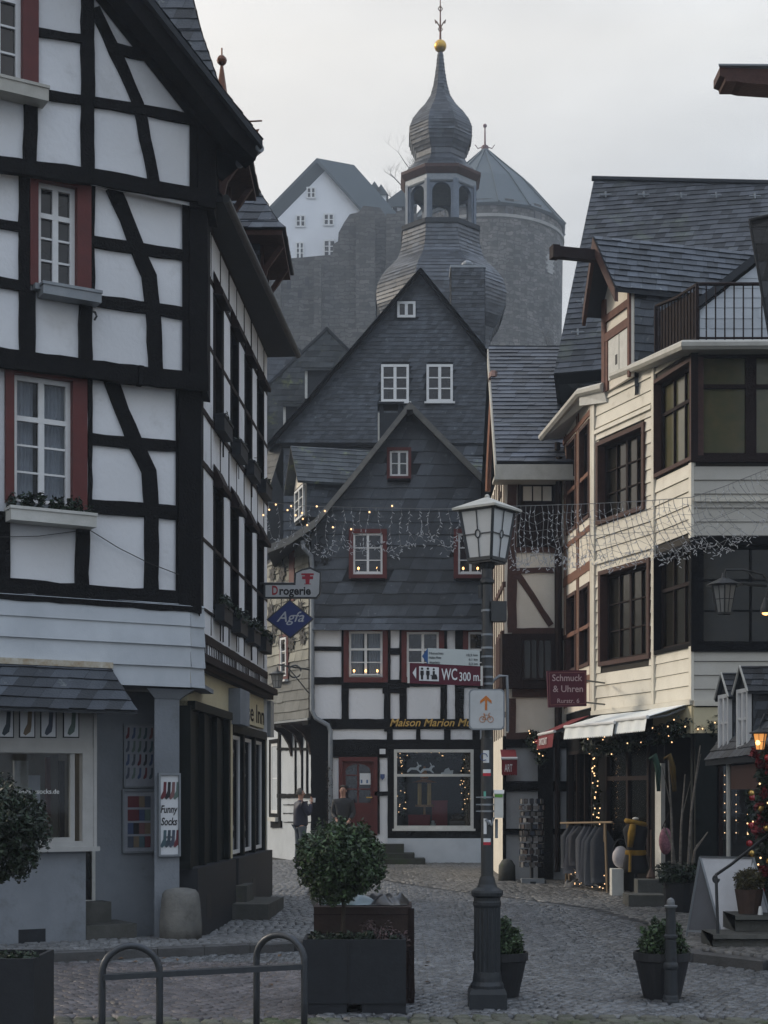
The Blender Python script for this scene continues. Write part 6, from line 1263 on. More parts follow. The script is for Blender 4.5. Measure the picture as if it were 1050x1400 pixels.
b.lathe([(r*kL, lz(v)) for r, v in ((18, 1240), (19.3, 1237), (19.3, 1233), (18.2, 1231), (18.2, 1227), (21.5, 1224), (22, 1220), (21, 1217), (14.5, 1213), (12.2, 1209), (11, 1203), (9.2, 1198))], (lx, YL, 0), 24); b.build('base_column', M['iron'], LP)
b = MB(); b.lathe([(r*kL, lz(v)) for r, v in ((8.6, 1200), (8.6, 1010), (7.8, 1008), (7.4, 800), (9.5, 797), (9.5, 793), (7.4, 790), (7.4, 770))], (lx, YL, 0), 20); b.build('shaft', M['black_metal'], LP)
b = MB()
for v in (835, 868, 886, 898, 912, 926, 935): b.lathe([(8.4*kL, lz(v+1.4)), (8.4*kL, lz(v-1.4))], (lx, YL, 0), 20)
b.build('clamp_band', M['zinc'], LP)
b = MB(); b.box((lx+5*kL, YL-.06, lz(850)), (lx+26*kL, YL+.06, lz(823))); b.lathe([(.02, lz(818)), (.02, lz(800))], (lx-9*kL, YL, 0), 8); sp = b.build('junction_box', M['black_metal'], LP)
# lantern turned a quarter so two faces show
rotL = R(8); eL = lambda r, k: Vector((math.cos(rotL+k*math.pi/2-R(90))*r, math.sin(rotL+k*math.pi/2-R(90))*r, 0))
top = [Vector((lx, YL, lz(699)))+eL(38*kL, k) for k in range(4)]; bot = [Vector((lx, YL, lz(766)))+eL(26*kL, k) for k in range(4)]
lb = MB()
for k in range(4): lb.tube([bot[k], top[k]], .016, 4); lb.tube([top[k], top[(k+1) % 4]], .018, 4); lb.tube([bot[k], bot[(k+1) % 4]], .020, 4)
lb.prism([p+Vector((0, 0, -.03)) for p in bot], (0, 0, .03)); lb.lathe([(9*kL, lz(778)), (12*kL, lz(770))], (lx, YL, 0), 12)
ln = lb.build('lantern', M['black_metal'], LP)
M['opal'] = mat('opal_lantern_glass', (.60, .61, .61), (.54, .55, .55), 6, .35, stain=.08)
for k in range(4):
    a, c, d, e = bot[k], bot[(k+1) % 4], top[(k+1) % 4], top[k]; g = MB(); g.quad(a, c, d, e); w = g.build('lantern_pane', M['opal'], ln)
    nn = (c-a).cross(e-a).normalized(); o = nn*.006 if nn.dot((a+c+d+e)/4-Vector((lx, YL, (a.z+e.z)/2))) > 0 else nn*-.006
    g = MB(); m0, m1 = (a+c)/2+o, (d+e)/2+o; ml, mr_ = a+(e-a)*.5+o, c+(d-c)*.5+o; ctr = (ml+mr_)/2; ax = (mr_-ml).normalized(); ay = (m1-m0).normalized()
    ov = [ctr+ax*.022*math.cos(t)+ay*.032*math.sin(t) for t in np.linspace(0, 2*math.pi, 17)]; g.tube(ov, .005, 4)
    g.tube([m0, ctr-ay*.032], .005, 4); g.tube([ctr+ay*.032, m1], .005, 4); g.tube([ml, ctr-ax*.022], .005, 4); g.tube([ctr+ax*.022, mr_], .005, 4); g.build('leading', M['black_metal'], ln)
ev = [Vector((lx, YL, lz(696)))+eL(49*kL, k) for k in range(4)]; ap = Vector((lx, YL, lz(679))); g = MB()
g.add(ev+[p+Vector((0, 0, -.018)) for p in ev]+[ap], [(0, 1, 8), (1, 2, 8), (2, 3, 8), (3, 0, 8), (0, 4, 5, 1), (1, 5, 6, 2), (2, 6, 7, 3), (3, 7, 4, 0), (7, 6, 5, 4)]); g.ball(ap, .02); g.build('lantern_roof', M['zinc_pale'], ln)
# stickers and fittings on the shaft
def sticker(v0, v1, w, m, du=-1, nm='sticker', par=LP):
    g = MB(); r = 8.75*kL; n = 6; vs = []
    for i in range(n+1): a = -math.pi/2+(i/n-.5)*w+du*.25; vs += [(lx+r*math.cos(a), YL+r*math.sin(a), lz(v1)), (lx+r*math.cos(a), YL+r*math.sin(a), lz(v0))]
    g.add(vs, [(2*i, 2*i+2, 2*i+3, 2*i+1) for i in range(n)]); return g.build(nm, m, par)
red_s = flat('red_sticker', (.45, .03, .05)); st_w = M['paper']
sticker(1026, 1043, 1.0, st_w); sticker(1052, 1057, 1.3, st_w, -.5); sticker(1057, 1061, 1.3, red_s, -.5); sticker(1119, 1140, .5, st_w, -1.6); sticker(1146, 1151, 1.2, st_w, -.3); sticker(1151, 1155, 1.2, red_s, -.3); sticker(1082, 1092, .4, flat('teal_sticker', (.12, .42, .34)), -1.8); sticker(1121, 1127, .5, M['paper'], 1.2)
g = MB(); c = Vector((lx-.03, YL-8.9*kL, lz(1035))); g.tube([c+Vector((.028*math.cos(t), 0, .028*math.sin(t))) for t in np.linspace(0, 5.4, 14)], .004, 4); g.build('round_symbol', flat('blue_print2', (.05, .10, .25)), LP)
g = MB()
for v in (1090, 1100, 1109): g.lathe([(9.6*kL, lz(v+1.2)), (9.6*kL, lz(v-1.2))], (lx, YL, 0), 18); g.tube([(lx-.09, YL-.02, lz(v)), (lx+.09, YL-.02, lz(v))], .006, 4)
g.build('clamp', M['zinc'], LP)
g = MB(); g.box((lx+.055, YL-.06, lz(1118)), (lx+.125, YL+.0, lz(1085))); g.prism([(lx+.05, YL-.065, lz(1085)), (lx+.13, YL-.065, lz(1085)), (lx+.135, YL-.03, lz(1080)), (lx+.05, YL-.03, lz(1080))], (0, .05, 0)); bx = g.build('meter_box', M['white_old'], LP); g = MB(); g.box((lx+.058, YL-.063, lz(1090)), (lx+.12, YL-.0605, lz(1086))); g.build('meter_label', flat('green_label', (.12, .30, .05)), bx)
g = MB(); g.tube([(lx+.075, YL, lz(1120)), (lx+.075, YL, lz(1146))], .012, 6); g.tube([(lx-.015, YL-8.8*kL, lz(1120)), (lx+.03, YL-8.8*kL, lz(1128)), (lx+.05, YL-.03, lz(1118))], .012, 5); g.build('conduit', M['zinc'], LP)
g = MB(); g.tube([(lx+.02, YL+.02, lz(944)), (lx+.05, YL+.02, lz(930)), (lx+.10, YL+.02, lz(924)), (lx+.16, YL+.02, lz(924)), (lx+.165, YL+.02, lz(950)), (lx+.165, YL+.02, lz(1000))], .012, 6); g.build('sign_bracket', M['zinc'], LP)
# signs on the lamp post
Fs_ = Fac((-1, YL-.09), (2, YL-.09))
M['maroon'] = mat('maroon_sign_paint', (.085, .007, .022), (.07, .006, .018), 6, .45, stain=.1)
def board_sign(nm, lab, cat, px4, m, edge, th=.02, F=Fs_):
    t = thing(nm, lab, cat, F.P(*F.px(*px4[3]), 0)); g = MB(); F.sheet(g, [F.px(*p) for p in px4][::-1], -th, 0); g.build('panel', m, t)
    return t
wc = board_sign('toilet_sign', 'maroon toilet direction sign reading WC 300 m on the street lamp', 'sign', [(557, 906), (660, 911), (661, 938), (557, 934)], M['maroon'], None)
g = MB()
for u0, u1, a, b2 in ((557, 560, 0, 28), (657, 660, 4.5, 27)): Fs_.sheet(g, [Fs_.px(u0, 906+a+b2), Fs_.px(u1, 906+a+b2), Fs_.px(u1, 906+a), Fs_.px(u0, 906+a)], .0, .006)
g.build('end_strip', M['white_old'], wc)
ftext(Fs_, 'WC', 603.5, 929.5, 625, 15.5, M['paper'], wc, .002, bold=.012); ftext(Fs_, '300 m.', 628, 931, 657, 12, M['paper'], wc, .002, bold=.008)
g = MB(); Fs_.sheet(g, [Fs_.px(*p) for p in ((564, 920), (569, 928), (569, 912))], 0, .004); g.build('arrow', M['paper'], wc)
g = MB(); Fs_.sheet(g, [Fs_.px(*p) for p in ((573, 930.5), (600, 931.5), (600, 912.5), (573, 911))], 0, .004); pn = g.build('pictogram_panel', M['paper'], wc)
g = MB()
for u in (577, 585):
    c = Fs_.px(u, 914.2); g.prism([Fs_.P(c[0]+.010*math.cos(t), c[1]+.010*math.sin(t), .005) for t in np.linspace(0, 2*math.pi, 11)[:-1]], Fs_.n*.002)
    Fs_.sheet(g, [Fs_.px(*p) for p in ((u-1.5, 929), (u+1.5, 929), (u+1.5, 924), (u+2.5, 922), (u+2.3, 917), (u-2.3, 917), (u-2.5, 922), (u-1.5, 924))], .005, .007)
c = Fs_.px(593, 915); g.prism([Fs_.P(c[0]+.009*math.cos(t), c[1]+.009*math.sin(t), .005) for t in np.linspace(0, 2*math.pi, 11)[:-1]], Fs_.n*.002); Fs_.sheet(g, [Fs_.px(*p) for p in ((590, 929), (598, 929), (598, 926), (596.5, 922), (594.5, 922), (594.5, 917.5), (591.5, 917.5), (591.5, 923), (590, 925))], .005, .007); Fs_.sheet(g, [Fs_.px(*p) for p in ((588.6, 924), (591, 924), (591, 922.8), (588.6, 922.8))], .005, .007)
g.build('pictograms', M['black'], wc)
ds = board_sign('direction_sign', 'small pale hiking direction sign with blue arrow above maroon sign', 'sign', [(585, 886), (656, 889), (656, 911), (585, 908)], mat('pale_grey_sign', (.46, .50, .50), (.42, .46, .46), 6, .5, stain=.08), None)
g = MB(); Fs_.sheet(g, [Fs_.px(*p) for p in ((577, 897), (585, 908), (585, 886))], -.02, .001); g.build('arrow', flat('blue_arrow', (.03, .09, .24)), ds)
for tx_, u0, u1, v in (('Monschau', 587, 606, 894.5), ('Höfen Mitte', 587, 603, 900.5), ('Altzerberg', 587, 601, 907), ('10,5 km', 638, 653, 897), ('6,1 km', 641, 653, 903), ('0,3 km', 641, 653, 909)): ftext(Fs_, tx_, u0, v, u1, 3.1, M['dark_grey'], ds, .002)
Fk = Fac((-1, YL-.13), (2, YL-.13)); cs = thing('cycle_sign', 'white rounded cycle route sign with orange arrow and bicycle', 'sign', Fk.P(*Fk.px(665, 998), 0))
def rrect(F, u0, v0, u1, v1, rad):
    o = []
    for cx_, cy_, a0 in ((u1-rad, v1-rad, 0), (u0+rad, v1-rad, 90), (u0+rad, v0+rad, 180), (u1-rad, v0+rad, 270)):
        for i in range(6): t = R(a0+i*18); o.append(F.px(cx_+rad*math.cos(t), cy_+rad*math.sin(t)))
    return o
g = MB(); Fk.sheet(g, rrect(Fk, 641, 942, 690, 998, 6)[::-1], -.02, 0); g.build('panel', M['zinc'], cs); g = MB(); Fk.sheet(g, rrect(Fk, 643, 944, 688, 996, 5)[::-1], 0, .004); g.build('face', mat('sign_white', (.50, .52, .53), None, 4, .5, stain=.08), cs)
M['orange'] = flat('orange_sign_paint', (.50, .16, .03))
g = MB(); Fk.sheet(g, [Fk.px(*p) for p in ((663, 971), (666, 971), (666, 957), (672, 962), (672, 958), (664.5, 951), (656.5, 958), (656.5, 962), (663, 957))], .004, .007); g.build('arrow', M['orange'], cs)
g = MB(); pq = lambda u, v: Fk.P(*Fk.px(u, v), .006)
for u in (659.5, 670.5): g.tube([pq(u+3.9*math.cos(t), 983.5+3.9*math.sin(t)) for t in np.linspace(0, 2*math.pi, 17)], .0028, 4)
g.tube([pq(659.5, 983.5), pq(662.5, 977.5), pq(668.5, 977.5), pq(665, 984), pq(661.5, 976)], .0028, 4); g.tube([pq(665, 984), pq(659.5, 983.5)], .0028, 4); g.tube([pq(670.5, 983.5), pq(668, 975.5), pq(670, 974.8)], .0028, 4); g.tube([pq(660.3, 976), pq(663, 976)], .0034, 4); g.build('bicycle_symbol', mat('orange_line', (.50, .20, .07), None, 5, .6), cs)
# ================================================================ bollard, pots, planters, hoops
b = MB(); yb = 12.55; kb_ = yb/FPX; bx_ = (917-U0)*kb_; bz = lambda v: EYE+(V0-v)*kb_
BO = thing('bollard', 'slim grey iron bollard with domed cap in front of black pot', 'bollard', (bx_, yb, 0))
b.lathe([(r*kb_, bz(v)) for r, v in ((12, 1376), (12, 1368), (11, 1366), (10.5, 1362), (9.5, 1360), (8.6, 1326), (10, 1324), (10.5, 1321), (10, 1318), (8.4, 1315), (7.6, 1284), (9.4, 1282), (9.4, 1279), (7.4, 1277), (6.3, 1244), (6, 1242))], (bx_, yb, 0), 20); b.build('post', M['iron'], BO, smooth=False)
b = MB(); b.lathe([(r*kb_, bz(v)) for r, v in ((6, 1242), (9, 1240), (9.2, 1238), (5.5, 1237), (5.6, 1233), (4.4, 1229.5), (1.5, 1227.5), (.1, 1227))], (bx_, yb, 0), 20); b.build('cap', mat('worn_bollard_cap', (.17, .18, .19), (.10, .105, .11), 12, .4), BO)
b = MB(); b.ball((bx_+.012, yb-7.9*kb_, bz(1310)), .014, 8, 6, 1, .3, 1); b.build('bolt_hole', M['black'], BO)
def pot(u, Y, vb, vt, rt, rb, lab, ball_px, seed, vtop):
    k = Y/FPX; x = (u-U0)*k; z = lambda v: EYE+(V0-v)*k
    t = thing('potted_box_ball', lab, 'potted plant', (x, Y, 0), 'black pots with clipped box balls'); b = MB()
    b.lathe([(rb*k, .0), (rb*k, .01), (rt*k*.93, z(vt+13)), (rt*k*.94, z(vt+12)), (rt*k, z(vt+11)), (rt*k, z(vt)), (rt*k*.94, z(vt)), (rt*k*.92, z(vt+6)), (.01, z(vt+6))], (x, Y, 0), 28); p = b.build('pot', M['pot'], t)
    r = ball_px*k; c = (x, Y, z(vtop)-r)
    leaves('foliage', M['leaf'], t, ball_clumps(c, r, 40, r*.28, seed), 5200, .034, seed); b = MB(); b.tube([(x, Y, z(vt+8)), (c[0], c[1], c[2])], .02, 6); b.build('stem', M['bark'], t); return t
pot(905, 12.85, 1372, 1301, 39, 25, 'clipped box ball in black pot standing behind the bollard', 32, 1, 1256); pot(684, 12.95, 1372, 1301, 38, 25, 'clipped box ball in black pot half hidden behind street lamp base', 30, 2, 1260)
def ball_tree(c, r, trunk_base, lab, n, seed, m='leaf', sq=(1, 1, .92)):
    t = thing('box_tree', lab, 'tree', trunk_base, 'ball trees in grey planters'); cl = ball_clumps(c, r, 90, r*.24, seed, sq); rd = random.Random(seed)
    for _ in range(60): a = rd.uniform(0, 6.28); h = rd.uniform(-.6, 1); q = math.sqrt(1-min(1, h*h)); k_ = rd.uniform(.94, 1.07); cl.append(((c[0]+q*math.cos(a)*r*k_, c[1]+q*math.sin(a)*r*k_, c[2]+h*r*k_), (.03, .03, .065)))
    leaves('crown', M[m], t, cl, n, .038, seed, .5); b = MB(); b.tube([trunk_base, (trunk_base[0]+.01, trunk_base[1], (trunk_base[2]+c[2])/2), c], [.018, .016, .014], 7)
    for i in range(9): a = i*.7; b.tube([(c[0], c[1], c[2]-r*.5), (c[0]+math.cos(a)*r*.6, c[1]+math.sin(a)*r*.6, c[2]+r*.3*math.sin(i*2))], [.01, .004], 4)
    b.build('trunk', M['bark'], t); return t
def planter(x0, x1, y0, y1, z0, z1, lab, m='dark_grey'):
    t = thing('planter', lab, 'planter', ((x0+x1)/2, (y0+y1)/2, 0)); b = MB(); w = .03
    b.box((x0, y0, z0), (x1, y0+w, z1)); b.box((x0, y1-w, z0), (x1, y1, z1)); b.box((x0, y0+w, z0), (x0+w, y1-w, z1)); b.box((x1-w, y0+w, z0), (x1, y1-w, z1)); b.build('box', M[m], t)
    b = MB(); b.box((x0+w, y0+w, z0+.02), (x1-w, y1-w, z1-.06)); b.build('soil', M['soil'], t)
    for sx_ in (x0, x1-.34): b = MB(); b.box((sx_, y0+.01, 0), (sx_+.34, y1-.01, z0)); b.build('foot', M[m], t)
    return t
X = lambda u, Y: (u-U0)/FPX*Y
p1 = planter(X(414, 11.9), X(555, 11.9), 11.9, 12.42, .09, .585, 'dark grey planter box holding the ball tree by the hoops')
b = MB(); b.box((X(476, 11.9)-.003, 11.894, .06), (X(476, 11.9)+.003, 11.9, .58)); b.build('panel_joint', M['black'], p1)
t0 = (X(468, 12.2), 12.2, .5); ball_tree((X(465, 12.2), 12.2, EYE+(V0-1180)*12.2/FPX), 58*12.2/FPX, t0, 'dense green ball tree in the grey planter beside rusty brown box', 15000, 3)
for nm, m, lab, cat, u0, u1, n, sz, h, sd in (('heather', 'heather', 'pink winter heather growing in the grey planter', 'plant', 498, 550, 900, .03, .09, 5), ('groundcover_plant', 'leaf_dark', 'dark leafy trailing plants along the grey planter rim', 'plant', 425, 540, 1300, .04, .05, 6)):
    t = thing(nm, lab, cat, (X((u0+u1)/2, 12.1), 12.1, .54)); rd = random.Random(sd); cl = [((X(u0+(u1-u0)*i/9, 12.05)+rd.uniform(-.02, .02), 12.0+rd.uniform(-.02, .2), .56+rd.uniform(0, h)), (.05, .07, h)) for i in range(10)]; leaves('foliage', M[m], t, cl, n, sz, sd, .8)
    b = MB()
    for c, r in cl: b.tube([(c[0], c[1], .5), c], .004, 4)
    b.build('stem', M['bark'], t)
pb = thing('corten_planter', 'taller brown board planter behind the grey box', 'planter', (X(500, 12.8), 12.8, 0)); x0, x1, y0, y1, zt = X(429, 12.5), X(563, 12.5), 12.5, 13.15, .795; b = MB()
b.add([(x0, y0, 0), (x1+.02, y0, 0), (x1+.04, y1, 0), (x0, y1, 0), (x0, y0, zt), (x1-.01, y0, zt), (x1+.01, y1, zt), (x0, y1, zt)], [(0, 1, 5, 4), (1, 2, 6, 5), (2, 3, 7, 6), (3, 0, 4, 7), (4, 5, 6, 7)]); b.build('box', M['corten'], pb)
b = MB()
for k in range(5): z = .13+.15*k; b.box((x0-.004, y0-.006, z), (x1+.0, y0-.001, z+.008))
for zz in (x1-.03,): b.box((zz, y0-.012, .02), (zz+.05, y0-.002, zt-.01))
b.build('battens', M['timber_dark_brown'], pb)
def cloth(name, lab, c, sx_, sy_, h, m, seed, cat):
    rg = np.random.default_rng(seed); n = 22; V = []
    ph = rg.uniform(0, 6, 8)
    for j in range(n+1):
        for i in range(n+1):
            a, b2 = i/n*2-1, j/n*2-1; e = max(0, 1-(a*a+b2*b2)); z = h*(e**.5)*(.6+.22*math.sin(a*5+ph[0]+b2*2)+.18*math.sin(b2*7+ph[1]-a*3)+.1*math.sin((a+b2)*11+ph[2]))
            V.append((c[0]+a*sx_*(1+.08*math.sin(b2*6+ph[3])), c[1]+b2*sy_*(1+.08*math.sin(a*5+ph[4])), c[2]+max(.004, z)))
    F = np.array([(j*(n+1)+i, j*(n+1)+i+1, (j+1)*(n+1)+i+1, (j+1)*(n+1)+i) for j in range(n) for i in range(n)]); return tag(build_np(name, np.array(V), F, m, None, True), lab, cat)
cloth('plastic_sheet', 'crumpled pale blue plastic sheet lying on the brown planter', (X(478, 12.85), 12.85, .798), .24, .22, .12, mat('pale_blue_plastic', (.24, .29, .33), (.13, .20, .20), 5, .35, spec=.6), 3, 'plastic sheet')
cloth('black_sack', 'flat black plastic sack with pale label beside the blue sheet', (X(530, 12.8), 12.85, .798), .17, .24, .12, mat('black_plastic', (.016, .017, .02), None, 5, .3, spec=.6), 5, 'sack')
p2 = planter(X(-60, 10.6), X(46, 10.6), 10.6, 11.25, .09, .575, 'dark grey planter box under the shop window, cut by the picture edge')
ball_tree((X(-8, 10.9), 10.9, EYE+(V0-1136)*10.9/FPX), 74*10.9/FPX, (X(-14, 10.9), 10.9, .5), 'dark ball tree in front of the sock shop window', 15000, 9, 'leaf_dark')
t = thing('groundcover_plant', 'small dark leafy plants in the planter below the sock shop', 'plant', (X(10, 10.8), 10.8, .54)); cl = [((X(-40+12*i, 10.8), 10.75, .57), (.06, .08, .05)) for i in range(8)]; leaves('foliage', M['leaf_dark'], t, cl, 900, .04, 12)
for i, (u0, u1, vt, Y, lab) in enumerate(((141, 217, 1293, 10.3, 'bent grey steel hoop rail standing nearest the sock shop'), (349, 417, 1278, 10.7, 'bent grey steel hoop rail standing beside the grey planter'))):
    k = Y/FPX; t = thing('hoop_rail', lab, 'hoop rail', (X((u0+u1)/2, Y), Y, 0), 'steel hoops by the kerb'); xa, xb = X(u0, Y), X(u1, Y); r = (xb-xa)/2; zc_ = EYE+(V0-vt)*k-r; dyy = .10*(1 if i else -.4)
    pts = [(xa, Y+dyy, 0), (xa, Y+dyy, zc_*.5), (xa, Y+dyy, zc_)]+[((xa+xb)/2-r*math.cos(a), Y+dyy*math.cos(a), zc_+r*math.sin(a)) for a in np.linspace(.2, math.pi-.2, 13)]+[(xb, Y-dyy, zc_), (xb, Y-dyy, zc_*.5), (xb, Y-dyy, 0)]
    b = MB(); b.tube(pts, .024, 12); b.build('tube', M['steel'], t, smooth=True); 
    for xx, yy in ((xa, Y+dyy), (xb, Y-dyy)): b = MB(); b.lathe([(.05, 0), (.05, .012), (.03, .016)], (xx, yy, 0), 12); b.build('base_flange', M['steel'], t)
bar = MB(); A, B = Vector((X(141, 10.26), 10.26, EYE+(V0-1336)*10.26/FPX)), Vector((X(416, 10.63), 10.63, EYE+(V0-1321)*10.63/FPX)); d = (B-A).normalized(); e = Vector((-d.y, d.x, 0)).normalized(); u = d.cross(e)*1
bar.obox((A+B)/2, d, e, d.cross(e), (B-A).length/2, .045, .018); o = bar.build('cross_rail', M['steel']); tag(o, 'flat grey steel rail joining the two bent hoops', 'rail')
# corner guard stone
cx_, cy_ = X(247, 17.25), 17.25; b = MB(); b.lathe([(.235, .06), (.24, .25), (.222, .50), (.205, .60), (.17, .645), (.08, .665), (.005, .67)], (cx_, cy_, 0), 20); o = b.build('guard_stone', M['stone'], None, True); tag(o, 'rounded weathered guard stone at the white pillar foot', 'stone')
# ================================================================ posters at the sock shop
def frame_board(nm, lab, F, q, m=None, o=.0):
    t = thing(nm, lab, 'poster', F.P(q[0], q[1], o)); g = MB(); F.ring(g, q, .022, o, o+.04); g.build('frame', M['zinc'], t); g = MB(); F.bar(g, q[0]+.015, q[1]+.015, q[2]-.015, q[3]-.015, o, o+.015); g.build('sheet', M['paper'] if m is None else m, t); return t
grey_sheet = flat('grey_board', (.30, .32, .36))
Fq = Gn; q = Fq.pr(168, 990, 213, 1077); t = frame_board('sock_poster', 'grey framed board of four rows of dark socks on niche wall', Fq, q, grey_sheet); rd = random.Random(4)
for r in range(4):
    for c in range(5): g = MB(); sock(g, Fq, q[0]+.055+(q[2]-q[0]-.09)*c/4.4, q[3]-.11-(q[3]-q[1]-.16)*r/3.75, .135, .016); g.build('printed_sock', rd.choice(sockc[:3]+sockc[4:]), t)
q = Fq.pr(166, 1079, 212, 1166); t = frame_board('sock_poster', 'grey framed board of small sock photos in a grid, under another', Fq, q, grey_sheet)
for r in range(4):
    for c in range(4):
        g = MB(); s, z = q[0]+.07+(q[2]-q[0]-.14)*c/4, q[3]-.09-(q[3]-q[1]-.12)*(r+.78)/4; Fq.bar(g, s, z, s+.075, z+.13, .016, .020); g.build('printed_photo', rd.choice(sockc), t)
q = G.pr(217, 1057, 247, 1171); t = frame_board('sock_poster', 'white framed poster lettered Funny Socks on the pillar', G, q, None, -.035)
for r, z in ((0, q[3]-.20), (1, q[1]+.20)):
    for c in range(4): g = MB(); sock(g, G, q[0]+.07+.052*c, z, .20, -.018); g.build('printed_sock', sockc[(c*2+r*3+4) % 9], t)
w = q[2]-q[0]
for s_, z, wd, h in (('Funny', q[3]-.45, .78, .085), ('Socks', q[3]-.59, .74, .085), ('Factory', q[3]-.74, .5, .04)): text(s_, G.P(q[0]+w*(.5-wd/2), z, -.018), G.t, (0, 0, 1), h, M['black'], t, width=w*wd, shear=.25, bold=.02)
g = MB(); [G.bar(g, q[0]+w*.32, z, q[0]+w*.68, z+.012, -.02, -.016) for z in (q[3]-.78, q[3]-.81)]; g.build('small_print', M['black'], t)
t = thing('flower_pot', 'small pot of yellow flowers on the threshold beside the shop window', 'potted plant', G.P(G.px(123, 1190)[0], .5, -.45)); b = MB(); c = G.P(G.px(123, 1190)[0], 0, -.45); b.lathe([(.07, .5), (.1, .66), (.09, .66)], c, 12); b.build('pot', M['white_old'], t)
leaves('flowers', flat('yellow_flowers', (.24, .17, .03)), t, [((c.x, c.y, .78), (.1, .1, .1))], 200, .035, 4); leaves('foliage', M['leaf_dark'], t, [((c.x, c.y, .74), (.1, .1, .1))], 200, .04, 5)
# ================================================================ window boxes
def flower_box(F, s, z, w, d, h, m, lab, grp, n, leaf, seed, up=.10, hang=.05):
    t = thing('flower_box', lab, 'flower box', F.P(s, z, d/2), grp); b = MB(); F.bar(b, s-w/2, z, s+w/2, z+h, .02, d); F.bar(b, s-w/2-.01, z+h-.03, s+w/2+.01, z+h+.002, .015, d+.012); b.build('trough', m, t)
    if n:
        rd = random.Random(seed); cl = [(tuple(F.P(s-w/2+w*(i+.5)/9+rd.uniform(-.03, .03), z+h+rd.uniform(0, up), d*.55+rd.uniform(0, hang))), (.06, .06, up*.8+.03)) for i in range(9)]; leaves('greenery', M[leaf], t, cl, n, .055, seed, .6)
    return t
q = G.pr(6, 697, 122, 720); flower_box(G, (q[0]+q[2])/2, q[1]+.0, q[2]-q[0], .24, .15, M['white_old'], 'white flower box of fir sprigs below red window with net curtains', None, 900, 'leaf_dark', 3)
q = G2.pr(48, 396, 127, 412); flower_box(G2, (q[0]+q[2])/2+.02, q[1]-.02, q[2]-q[0], .22, .13, M['zinc'], 'empty zinc flower trough under middle red framed gable window', None, 0, 'leaf', 4)
q = G3.pr(-60, 114, 57, 134); flower_box(G3, (q[0]+q[2])/2, q[1]-.02, q[2]-q[0], .24, .16, M['zinc_pale'], 'ribbed pale trough under the topmost red framed gable window', None, 0, 'leaf', 4)
ordn = ('nearest the gable corner', 'second from the gable corner', 'third from the gable corner', 'farthest from the gable corner')
for f_, (zz, hgt) in enumerate(((3.84, .20), (6.17, .20))):
    for i, y in enumerate((19.10, 20.45, 21.72, 22.98)):
        flower_box(Sf, sY(y), zz, .66, .14, hgt, M['dark_grey'], ('leafy dark flower box on lower street windows, ' if f_ == 0 else 'dark flower box under upper street windows, ')+ordn[i], 'flower boxes along the street front', 420 if f_ == 0 else 60, 'leaf_dark', 20+i+f_*7, .09 if f_ == 0 else .02, .05)
# ================================================================ hanging trade signs
Fy = Fac((-2.2, 23.2), (1, 23.2)); t = thing('drugstore_sign', 'white hanging drugstore sign with gothic Drogerie lettering and red emblem', 'sign', Fy.P(*Fy.px(400, 818), 0))
sh_ = [(363, 816), (432, 816), (436, 811), (437, 784), (424, 778), (414, 780), (405, 784), (404, 800), (363, 800)]
big_ = [(361, 818), (433, 818), (438, 812), (439, 782), (424, 775), (413, 778), (403, 783), (402, 798), (361, 798)]
g = MB(); Fy.sheet(g, [Fy.px(*p) for p in big_], -.08, 0); g.build('case', M['black_metal'], t); g = MB(); Fy.sheet(g, [Fy.px(*p) for p in sh_], .0, .006); g.build('face', mat('sign_face_white', (.55, .56, .57), None, 5, .4, stain=.08), t)
ftext(Fy, 'D', 372, 813, 380, 12, flat('sign_red', (.38, .03, .04)), t, .007, bold=.03); ftext(Fy, 'rogerie', 382, 813, 425, 11, M['black'], t, .007, bold=.03)
g = MB()
for poly in ([(412, 784), (429, 784), (429, 786.5), (424, 786.5), (424, 788), (428, 788), (428, 792), (423.5, 792), (423, 798), (425, 798), (425, 799), (416, 799), (416, 798), (418, 798), (417.5, 792), (413, 792), (413, 788), (417, 788), (417, 786.5), (412, 786.5)],): Fy.sheet(g, [Fy.px(*p) for p in poly[::-1]], .006, .010)
g.build('emblem', flat('emblem_red', (.40, .03, .05)), t)
g = MB(); g.tube([Fy.P(*Fy.px(355, 797), -.04), Fy.P(*Fy.px(403, 797), -.04)], .015, 6); g.tube([Fy.P(*Fy.px(396, 816), -.04), Fy.P(*Fy.px(396, 824), -.04)], .012, 6); g.build('bracket', M['black_metal'], t)
t = thing('film_sign', 'blue diamond shaped hanging sign with silver script lettering', 'sign', Fy.P(*Fy.px(397, 873), 0)); g = MB(); Fy.sheet(g, [Fy.px(*p) for p in ((364, 847), (397, 873), (429, 846), (396, 820))], -.06, 0); g.build('case', M['black_metal'], t)
g = MB(); Fy.sheet(g, [Fy.px(*p) for p in ((366.5, 847), (397, 871), (426.5, 846), (396, 822))], 0, .005); g.build('face', flat('enamel_blue', (.012, .03, .16), .3), t); ftext(Fy, 'Agfa', 378, 850, 416, 14, flat('silver_paint', (.55, .57, .60)), t, .006, shear=.35, bold=.006)
